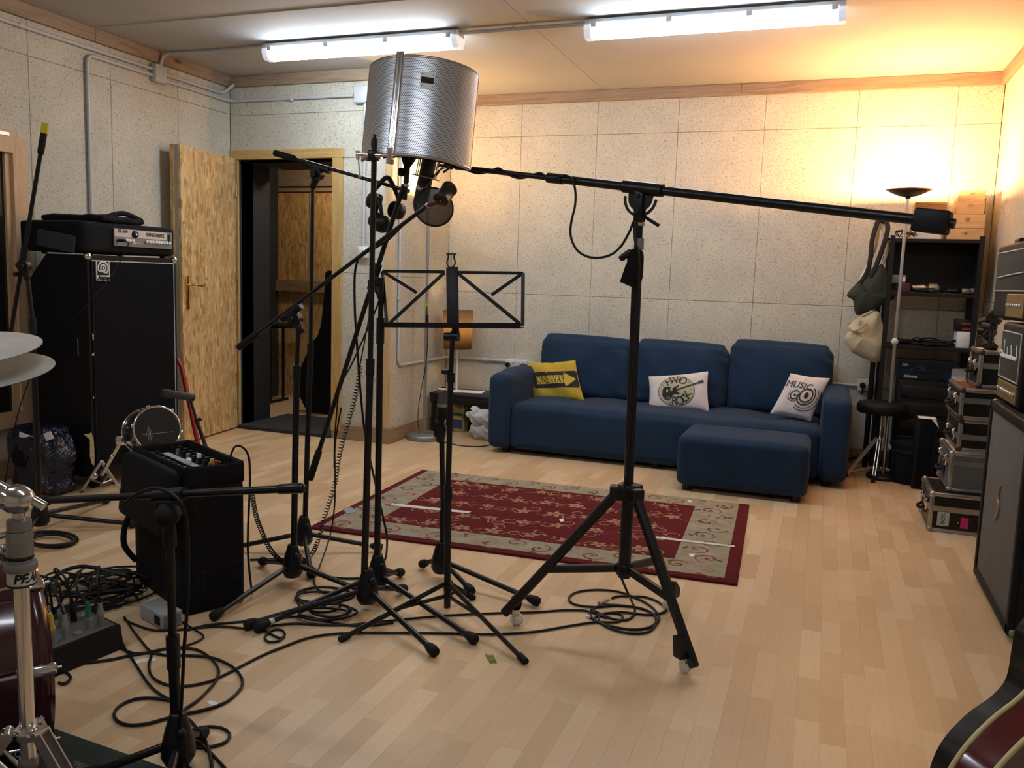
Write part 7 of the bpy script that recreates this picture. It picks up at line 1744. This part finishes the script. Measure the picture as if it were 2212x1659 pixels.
flight_case('small black silver-edged case topmost of the case stack', xD_, XR-.05, yD_, yD_+.30, zz4, h5_, top='boxwood', split=.6, ball=False)
zz5 = zz4+h5_
t = thing('stand_clamps', 'bundle of black stand clamps piled on the topmost case', 'clamps', ((xD_+XR-.05)/2, yD_+.12, zz5))
rq = random.Random(77)
for i in range(9): MB().rbox((xD_+.04+.02*rq.random(), yD_+.05+.15*rq.random(), zz5+.02+.02*i), (.07, .05, .034), .010, rotm(rq.uniform(-40, 40), rq.uniform(-40, 40), rq.uniform(0, 180)), 2).build('clamp', M['plastic'], t)
for i in range(3): MB().cyl((xD_+.05, yD_+.06+.06*i, zz5+.01), (xD_+.06, yD_+.08+.05*i, zz5+.20), .010, n=10).build('rod', M['metal'], t)
# ---- guitar cabinet and two heads against the right wall
c0, c1 = G(2100, 1246), G(2182, 1387); gx = (c0.x+c1.x)/2; gy1, gy0 = c0.y, c1.y-.0
gh = VH(V((gx, gy1, 0)), 862)
M['greycloth'] = mat('grey_basket_cloth', (.105, .105, .10), .85, var=.1, vs=6, bs=.6, bscale=420); M['goldpanel'] = mat('gold_amp_panel', (.30, .21, .07), .4, .6)
t = thing('guitar_cabinet', 'tall guitar speaker cabinet with grey grille cloth against the right wall', 'speaker cabinet', ((gx+XR)/2, (gy0+gy1)/2, 0))
MB().rbox(((gx+.012+XR-.012)/2, (gy0+gy1)/2, (.02+gh)/2), (XR-.012-gx-.012, gy1-gy0, gh-.02), .012).build('shell', M['tolex'], t)
MB().rbox((gx+.010, (gy0+gy1)/2, (.02+gh)/2), (.02, gy1-gy0-.075, gh-.085), .004).build('grille', M['greycloth'], t)
for yy in (gy0+.018, gy1-.018): MB().rbox((gx+.006, yy, (.02+gh)/2), (.026, .036, gh-.02), .006).build('frame_edge', M['tolex'], t)
for zz in (.04, gh-.02): MB().rbox((gx+.006, (gy0+gy1)/2, zz), (.026, gy1-gy0, .04), .006).build('frame_edge', M['tolex'], t)
MB().tube(bez([PX(2160, 1048, gx-.004), PX(2156, 1075, gx-.004), PX(2158, 1095, gx-.004), PX(2150, 1122, gx-.004)], 6), .006, 8).build('worn_mark', M['skirt'], t)
for yy in (gy0+.012, gy1-.012):
    for zz in (.034, gh-.014): MB().sph((gx+.012, yy, zz), .018, 12).build('corner_cap', M['alu'], t)
for xx in (gx+.06, XR-.07):
    for yy in (gy0+.06, gy1-.06): MB().cyl((xx, yy, 0), (xx, yy, .022), .02).build('rubber_foot', M['rubber'], t)
def amp_head(label, x0, y0, y1, z0, z1, zp, logo=None, wordy=None, panel_y=None):
    t = thing('guitar_amplifier', label, 'amplifier', ((x0+XR)/2, (y0+y1)/2, z0))
    xm = XR-.015
    MB().rbox(((x0+xm)/2, (y0+y1)/2, (z0+.008+z1)/2), (xm-x0, y1-y0, z1-z0-.008), .016, seg=3).build('case', M['tolex'], t)
    gy_0, gy_1, gz0, gz1 = y0+.028, y1-.028, zp+.012, z1-.035
    g = MB().rbox((x0+.001, (gy_0+gy_1)/2, (gz0+gz1)/2), (.008, gy_1-gy_0, gz1-gz0), .003).build('front_cloth', mat('charcoal_cloth', (.03, .032, .032), .85, bs=.4, bscale=500), t)
    MB().tube([(x0-.003, gy_0, gz0), (x0-.003, gy_1, gz0), (x0-.003, gy_1, gz1), (x0-.003, gy_0, gz1)], .0032, 8, True).build('piping', M['piping'], g)
    pny0, pny1 = panel_y or (gy_0, gy_1)
    p_ = MB().rbox((x0+.0, (pny0+pny1)/2, (z0+.022+zp)/2), (.010, pny1-pny0, zp-z0-.022), .002, seg=1).build('control_panel', M['goldpanel'], t)
    for i in range(8):
        yy = pny1-.03-.042*i
        if yy < pny0+.02: continue
        MB().lathe([(.0075, 0), (.0075, .004), (.006, .008), (0, .0085)], (x0-.004, yy, (z0+.022+zp)/2), (-1, 0, 0), n=14).build('knob', M['steel'], p_)
    for xx in (x0+.05, xm-.05):
        for yy in (y0+.06, y1-.06): MB().cyl((xx, yy, z0), (xx, yy, z0+.012), .016).build('foot', M['rubber'], t)
    return t, g
hx_ = gx+.012
hb1 = gh; ht1 = PX(2142, 690, hx_).z; y1h = PX(2138, 760, hx_).y; y0h = y1h-.66
zp1 = PX(2150, 812, hx_).z
t, g = amp_head('lower guitar amplifier head with a white towered emblem', hx_, y0h, min(y1h, gy1-.0), hb1, ht1, zp1)
# white emblem: uprights standing on a scribbled base line
em = MB(); EY = lambda x, y: PX(x, y, hx_-.0045)
def ebar(x0_, y0_, x1_, y1_, r): em.tube([EY(x0_, y0_), EY(x1_, y1_)], r, 8)
ebar(2168, 770, 2171, 733, .006); ebar(2175, 772, 2176, 749, .0055); ebar(2184, 773, 2184, 746, .0055); ebar(2195, 777, 2196, 748, .006)
em.tube(bez([EY(x_, y_) for x_, y_ in ((2162, 767), (2160, 759), (2164, 757), (2166, 764), (2172, 768), (2180, 770), (2188, 773), (2194, 776))], 5), .006, 8); em.tube([EY(2163, 767), EY(2193, 777)], .0065, 8)
for p_ in em.v: p_.x = hx_-.0035+(p_.x-hx_+.0035)*.3
em.build('emblem', M['white'], g)
hb2 = ht1; zt2_ = PX(2152, 533, hx_+.01).z; y1u = PX(2147, 640, hx_+.01).y; y0u = y1u-.68; zp2 = PX(2185, 635, hx_+.01).z
zb2 = PX(2147, 668, hx_+.01).z
t, g = amp_head('upper guitar amplifier head with gold corner panel, on the lower head', hx_+.01, y0u, y1u, hb2, zt2_, zp2, panel_y=(y0u+.03, PX(2178, 640, hx_+.01).y))
MB().tube(bez([PX(2156, 600, hx_+.003), PX(2180, 594, hx_+.003), PX(2212, 588, hx_+.003)], 6), .003, 6).build('crease_line', M['piping'], g)
q = PX(2205, 500, hx_+.08)
solo(MB().rbox((hx_+.09, q.y-.02, zt2_+.016), (.05, .10, .032), .008), 'pedal', M['metal2'], 'small dark pedal on top of the upper amplifier head', 'pedal')
# ---- guitars in the near right corner
def outline(sc=1.0):   # body outline, lower bout at -y
    h = [(0, -.235), (.08, -.228), (.145, -.195), (.185, -.135), (.192, -.07), (.170, -.005), (.135, .05), (.125, .09), (.140, .14), (.150, .18), (.135, .22), (.10, .245), (.06, .235), (.035, .20)]
    pts = [(x*sc, y*sc) for x, y in h] + [(-x*sc, y*sc) for x, y in h[::-1] if x > 0]
    c = bez([(x, y, 0) for x, y in pts], 4, True); return [(p_.x, p_.y) for p_ in c]
def guitar(label, o, ux, uy, face, rim, bind, th, sc, neckm):
    ux, uy = V(ux).normalized(), V(uy); uy = (uy-ux*uy.dot(ux)).normalized(); n = ux.cross(uy); ol = outline(sc)
    t = thing('electric_guitar', label, 'guitar', o+uy*(-.235*sc)-UP*0)
    b_ = MB().prism(ol, o-n*(th/2), ux, uy, th, True).build('body', M[face], t)
    if bind:
        for s_ in (-1, 1): MB().tube([o+ux*x+uy*y+n*(s_*(th/2-.001)) for x, y in ol], .0042, 8, True).build('binding', M[bind], b_)
    MB().box(o+uy*(.47*sc)+n*(th/2+.004), (.05, .52*sc, .022), axm(ux, uy, n)).build('neck', M[neckm], t)
    MB().prism([(-.03, 0), (.03, 0), (.042, .07), (.03, .17), (-.03, .17), (-.042, .07)], o+uy*(.73*sc)-n*0, ux, uy, .016).build('headstock', M[neckm], t)
    for y_ in (.04, -.06): MB().rbox(o+uy*y_+n*(th/2+.004), (.07, .035, .012), .004, axm(ux, uy, n)).build('pickup', M['chrome'], b_)
    return t, n
M['gred'] = mat('cherry_red_lacquer', (.10, .004, .008), .12, coat=1.0); M['gblack'] = mat('worn_black_lacquer', (.012, .011, .010), .25, coat=.5, var=.2, vs=20); M['gcream'] = mat('cream_binding', (.62, .52, .25), .4); M['rosew'] = mat('dark_rosewood', (.035, .02, .014), .5)
# ---- guitars and their stand
gs = ray(2228, 1700).length
rc_ = CPOS+ray(2246, 1708)*1.36; ruy = (CR*.52+CU*.85).normalized(); rn = (-CF*.80+CR*.42-CU*.10); rux = ruy.cross(rn).normalized()
tg_, n_ = guitar('cherry red guitar with cream binding on the near guitar stand', rc_+ruy*.06, rux, ruy, 'gred', 'gred', 'gcream', .055, 1.0, 'rosew')
kc_ = CPOS+ray(2236, 1690)*1.50; kuy = (CR*.42+CU*.90).normalized(); kn = (-CF*.95+CR*.2); kux = kuy.cross(kn).normalized()
guitar('worn black guitar standing behind the cherry red one', kc_+kuy*.06, kux, kuy, 'gblack', 'gblack', None, .05, .97, 'rosew')
sbp = V((rc_.x+.10, rc_.y+.12, 0))
t = thing('guitar_rack', 'black tubular rack carrying the two near guitars', 'guitar stand', sbp)
for s_ in (-.22, .22):
    e0 = sbp+V((s_*.9, s_*.3, 0)); MB().tube([e0+V((.0, -.26, .012)), e0+V((0, -.02, .16)), e0+V((0, .22, .012))], .011, 8).build('side_frame', M['metal'], t)
MB().tube([sbp+V((-.20, -.09, .155)), sbp+V((.20, .05, .155))], .011, 8).build('cross_bar', M['metal'], t)
MB().tube([sbp+V((-.19, -.14, .12)), sbp+V((.21, -.02, .12))], .016, 8).build('padded_rest', M['rubber'], t)
# ================================================================== CABLES IN THE MIDDLE OF THE ROOM
def helix(label, pts, r, pitch, w):
    P_ = bez(pts, 14); L_ = [0]
    for i in range(1, len(P_)): L_.append(L_[-1]+(P_[i]-P_[i-1]).length)
    n = int(L_[-1]/pitch*9); out = []; k_ = 0; px = None
    for i in range(n+1):
        s_ = L_[-1]*i/n
        while k_ < len(L_)-2 and L_[k_+1] < s_: k_ += 1
        f_ = (s_-L_[k_])/max(1e-6, L_[k_+1]-L_[k_]); p_ = P_[k_].lerp(P_[k_+1], f_); x, y, z = frame(P_[k_+1]-P_[k_], px); px = x
        a_ = 2*math.pi*s_/pitch; q = p_+x*(r*math.cos(a_))+y*(r*math.sin(a_)); q.z = max(q.z, w); out.append(q)
    return solo(MB().tube(out, w, 5), 'coiled_cable', M['cable'], label, 'cable')
helix('coiled headphone cable hanging from the boom to the stand bases', [PY(778, 790, 2.98), PY(772, 835, 2.98), PY(756, 900, 2.98), PY(735, 975, 2.98), PY(722, 1050, 2.98), PY(700, 1120, 2.97), PY(686, 1170, 2.95), G(668, 1205, .02), G(640, 1222, .02)], .0085, .0135, .0022)
rsd = PY(546, 1070, 2.44)
helix('coiled cable drooping from the rack bag to the boom stand base', [PY(545, 1068, 2.46), PY(552, 1110, 2.50), PY(566, 1150, 2.56), PY(583, 1185, 2.62), PY(603, 1208, 2.70), G(622, 1222, .02)], .0075, .0125, .0022)
cable('thin black headphone lead from the boom down to the coiled section', [PY(806, 640, 3.0), PY(798, 680, 2.99), PY(788, 735, 2.98), PY(779, 782, 2.98), PY(778, 792, 2.98)], .0028)
yB0 = 2.70
cable('black cable taped under the slanting boom and dropping behind the stands', [PY(905, 455, 2.74), PY(870, 487, 2.745), PY(838, 518, 2.76), PY(805, 538, 2.77), PY(785, 545, 2.76), PY(772, 565, 2.755), PY(766, 600, 2.76), PY(767, 680, 2.78), PY(773, 770, 2.80), PY(780, 860, 2.82), PY(790, 945, 2.84), PY(812, 1050, 2.88), PY(828, 1120, 2.92), PY(836, 1165, 2.95), G(832, 1208, .012), G(815, 1236, .006), G(835, 1232), G(850, 1238), G(838, 1245), G(800, 1250), G(745, 1252), G(700, 1245), G(672, 1225), G(655, 1208)], .0045)
cable('black cable hanging from the tall boom beside the rug edge to the floor', [PY(737, 880, 3.1), PY(724, 960, 3.1), PY(724, 1030, 3.1), PY(722, 1100, 3.1), PY(712, 1160, 3.08), G(690, 1225, .02), G(679, 1252), G(684, 1272), G(705, 1285), G(735, 1300), G(728, 1318), G(690, 1325), G(650, 1312), G(642, 1290), G(665, 1275), G(700, 1270)], .0038)
cable('black cable following the steep boom to its counterweight', [PY(826, 625, 2.76), PY(815, 660, 2.75), PY(790, 720, 2.75), PY(758, 790, 2.74), PY(735, 830, 2.74), PY(730, 860, 2.75), PY(723, 950, 2.85), PY(722, 1010, 2.9)], .0035)
for i, (xc, yc, rx, ry) in enumerate(((700, 1285, 62, 16), (690, 1292, 50, 15), (706, 1322, 62, 17), (700, 1326, 54, 13), (712, 1318, 44, 14))):
    cable('black cable coil lying between the stand legs', [(xc+rx*math.cos(a_*.62+i*1.3)*(1+.06*math.sin(a_*2.1+i)), yc+ry*math.sin(a_*.62+i*1.3)*(1+.08*math.cos(a_*1.7)), 'z', .005+.004*i) for a_ in range(13)], .0042, group='cable coils between the stand legs')
cable('black cable behind the stands running to the rack bag', [(540, 1209), (575, 1208), (620, 1206), (650, 1200), (648, 1204)], .0042)
cable('small black cable loop beside the white-taped stand foot', [(560, 1350), (572, 1362), (590, 1372), (605, 1378), (615, 1372), (610, 1362), (595, 1360), (580, 1366), (572, 1378), (580, 1386), (600, 1385), (614, 1376)], .0042)
cable('black cable winding from the stand legs over the boards to the multicore', [(400, 1362), (450, 1350), (520, 1343), (600, 1335), (660, 1332), (720, 1345), (780, 1352), (850, 1345)], .004)
# wheeled stand cable: along the boom, loop, down the column
cw_ = [PY(958, 372, 2.97)]
for i in range(15):
    x_ = 985+15*i; p_ = BPt(x_); cw_.append(p_+bup*(.013*math.cos(i*1.05))+side*(.013*math.sin(i*1.05)))
cw_ += [PY(1218, 379, b.y if False else 2.86), PY(1236, 388, 2.84), PY(1243, 415, 2.82), PY(1242, 445, 2.81), PY(1234, 480, 2.80), PY(1233, 510, 2.80), PY(1245, 538, 2.79), PY(1266, 553, 2.79), PY(1292, 557, 2.78), PY(1320, 550, 2.77), PY(1342, 531, 2.76), PY(1360, 500, 2.75), PY(1368, 480, 2.75), PY(1370, 492, 2.75), PY(1372, 520, 2.745), PY(1379, 545, 2.74), PY(1380, 600, 2.74), PY(1375, 700, 2.74), PY(1366, 830, 2.74), PY(1355, 1000, 2.735), PY(1350, 1040, 2.72), PY(1348, 1100, 2.735), PY(1344, 1180, 2.735), PY(1340, 1236, 2.735), PY(1345, 1255, 2.73), PY(1358, 1285, 2.74), G(1371, 1315, .012), G(1368, 1333), G(1352, 1342), G(1325, 1340), G(1300, 1330), G(1282, 1322), G(1272, 1330), G(1290, 1346), G(1330, 1358), G(1380, 1362), G(1412, 1352), G(1415, 1335), G(1390, 1318), G(1340, 1310), G(1300, 1310), G(1276, 1320)]
cable('black microphone cable wound along the long boom and down the column', cw_, .0042, 7)
cable('black cable making a wide loop beside the wheeled stand to a metal connector', [(1275, 1325), (1285, 1340), (1320, 1352), (1365, 1360), (1405, 1355), (1424, 1338), (1415, 1318), (1395, 1302), (1370, 1290), (1335, 1278), (1290, 1274), (1250, 1278), (1231, 1288), (1232, 1300), (1252, 1308), (1290, 1311), (1330, 1308), (1375, 1312), (1410, 1325), (1418, 1345), (1400, 1365), (1360, 1368), (1320, 1358), (1295, 1342), (1300, 1328), (1340, 1322), (1400, 1328), (1438, 1320), (1425, 1302), (1395, 1290), (1360, 1288), (1335, 1288), (1321, 1292)], .0042)
t = thing('cable_connector', 'metal cable connector with a yellow ring on the floor by the wheeled stand', 'connector', G(1306, 1303))
a_, c_ = G(1295, 1305, .0105), G(1318, 1294, .0105); d_ = (c_-a_).normalized()
MB().lathe([(0, 0), (.0095, 0), (.0095, .020), (.0085, .022), (.0085, .045), (.006, .052), (0, .052)], a_, d_, n=16).build('shell', M['steel'], t); MB().cyl(a_+d_*.052, a_+d_*.062, .0058, n=12).build('yellow_ring', M['yellow'], t)
solo(MB().lathe([(0, 0), (.011, .0), (.012, .004), (.011, .008), (0, .008)], G(1272, 1334), UP, n=14), 'bottle_cap', M['white'], 'small white bottle cap beside the cable coil', 'cap')
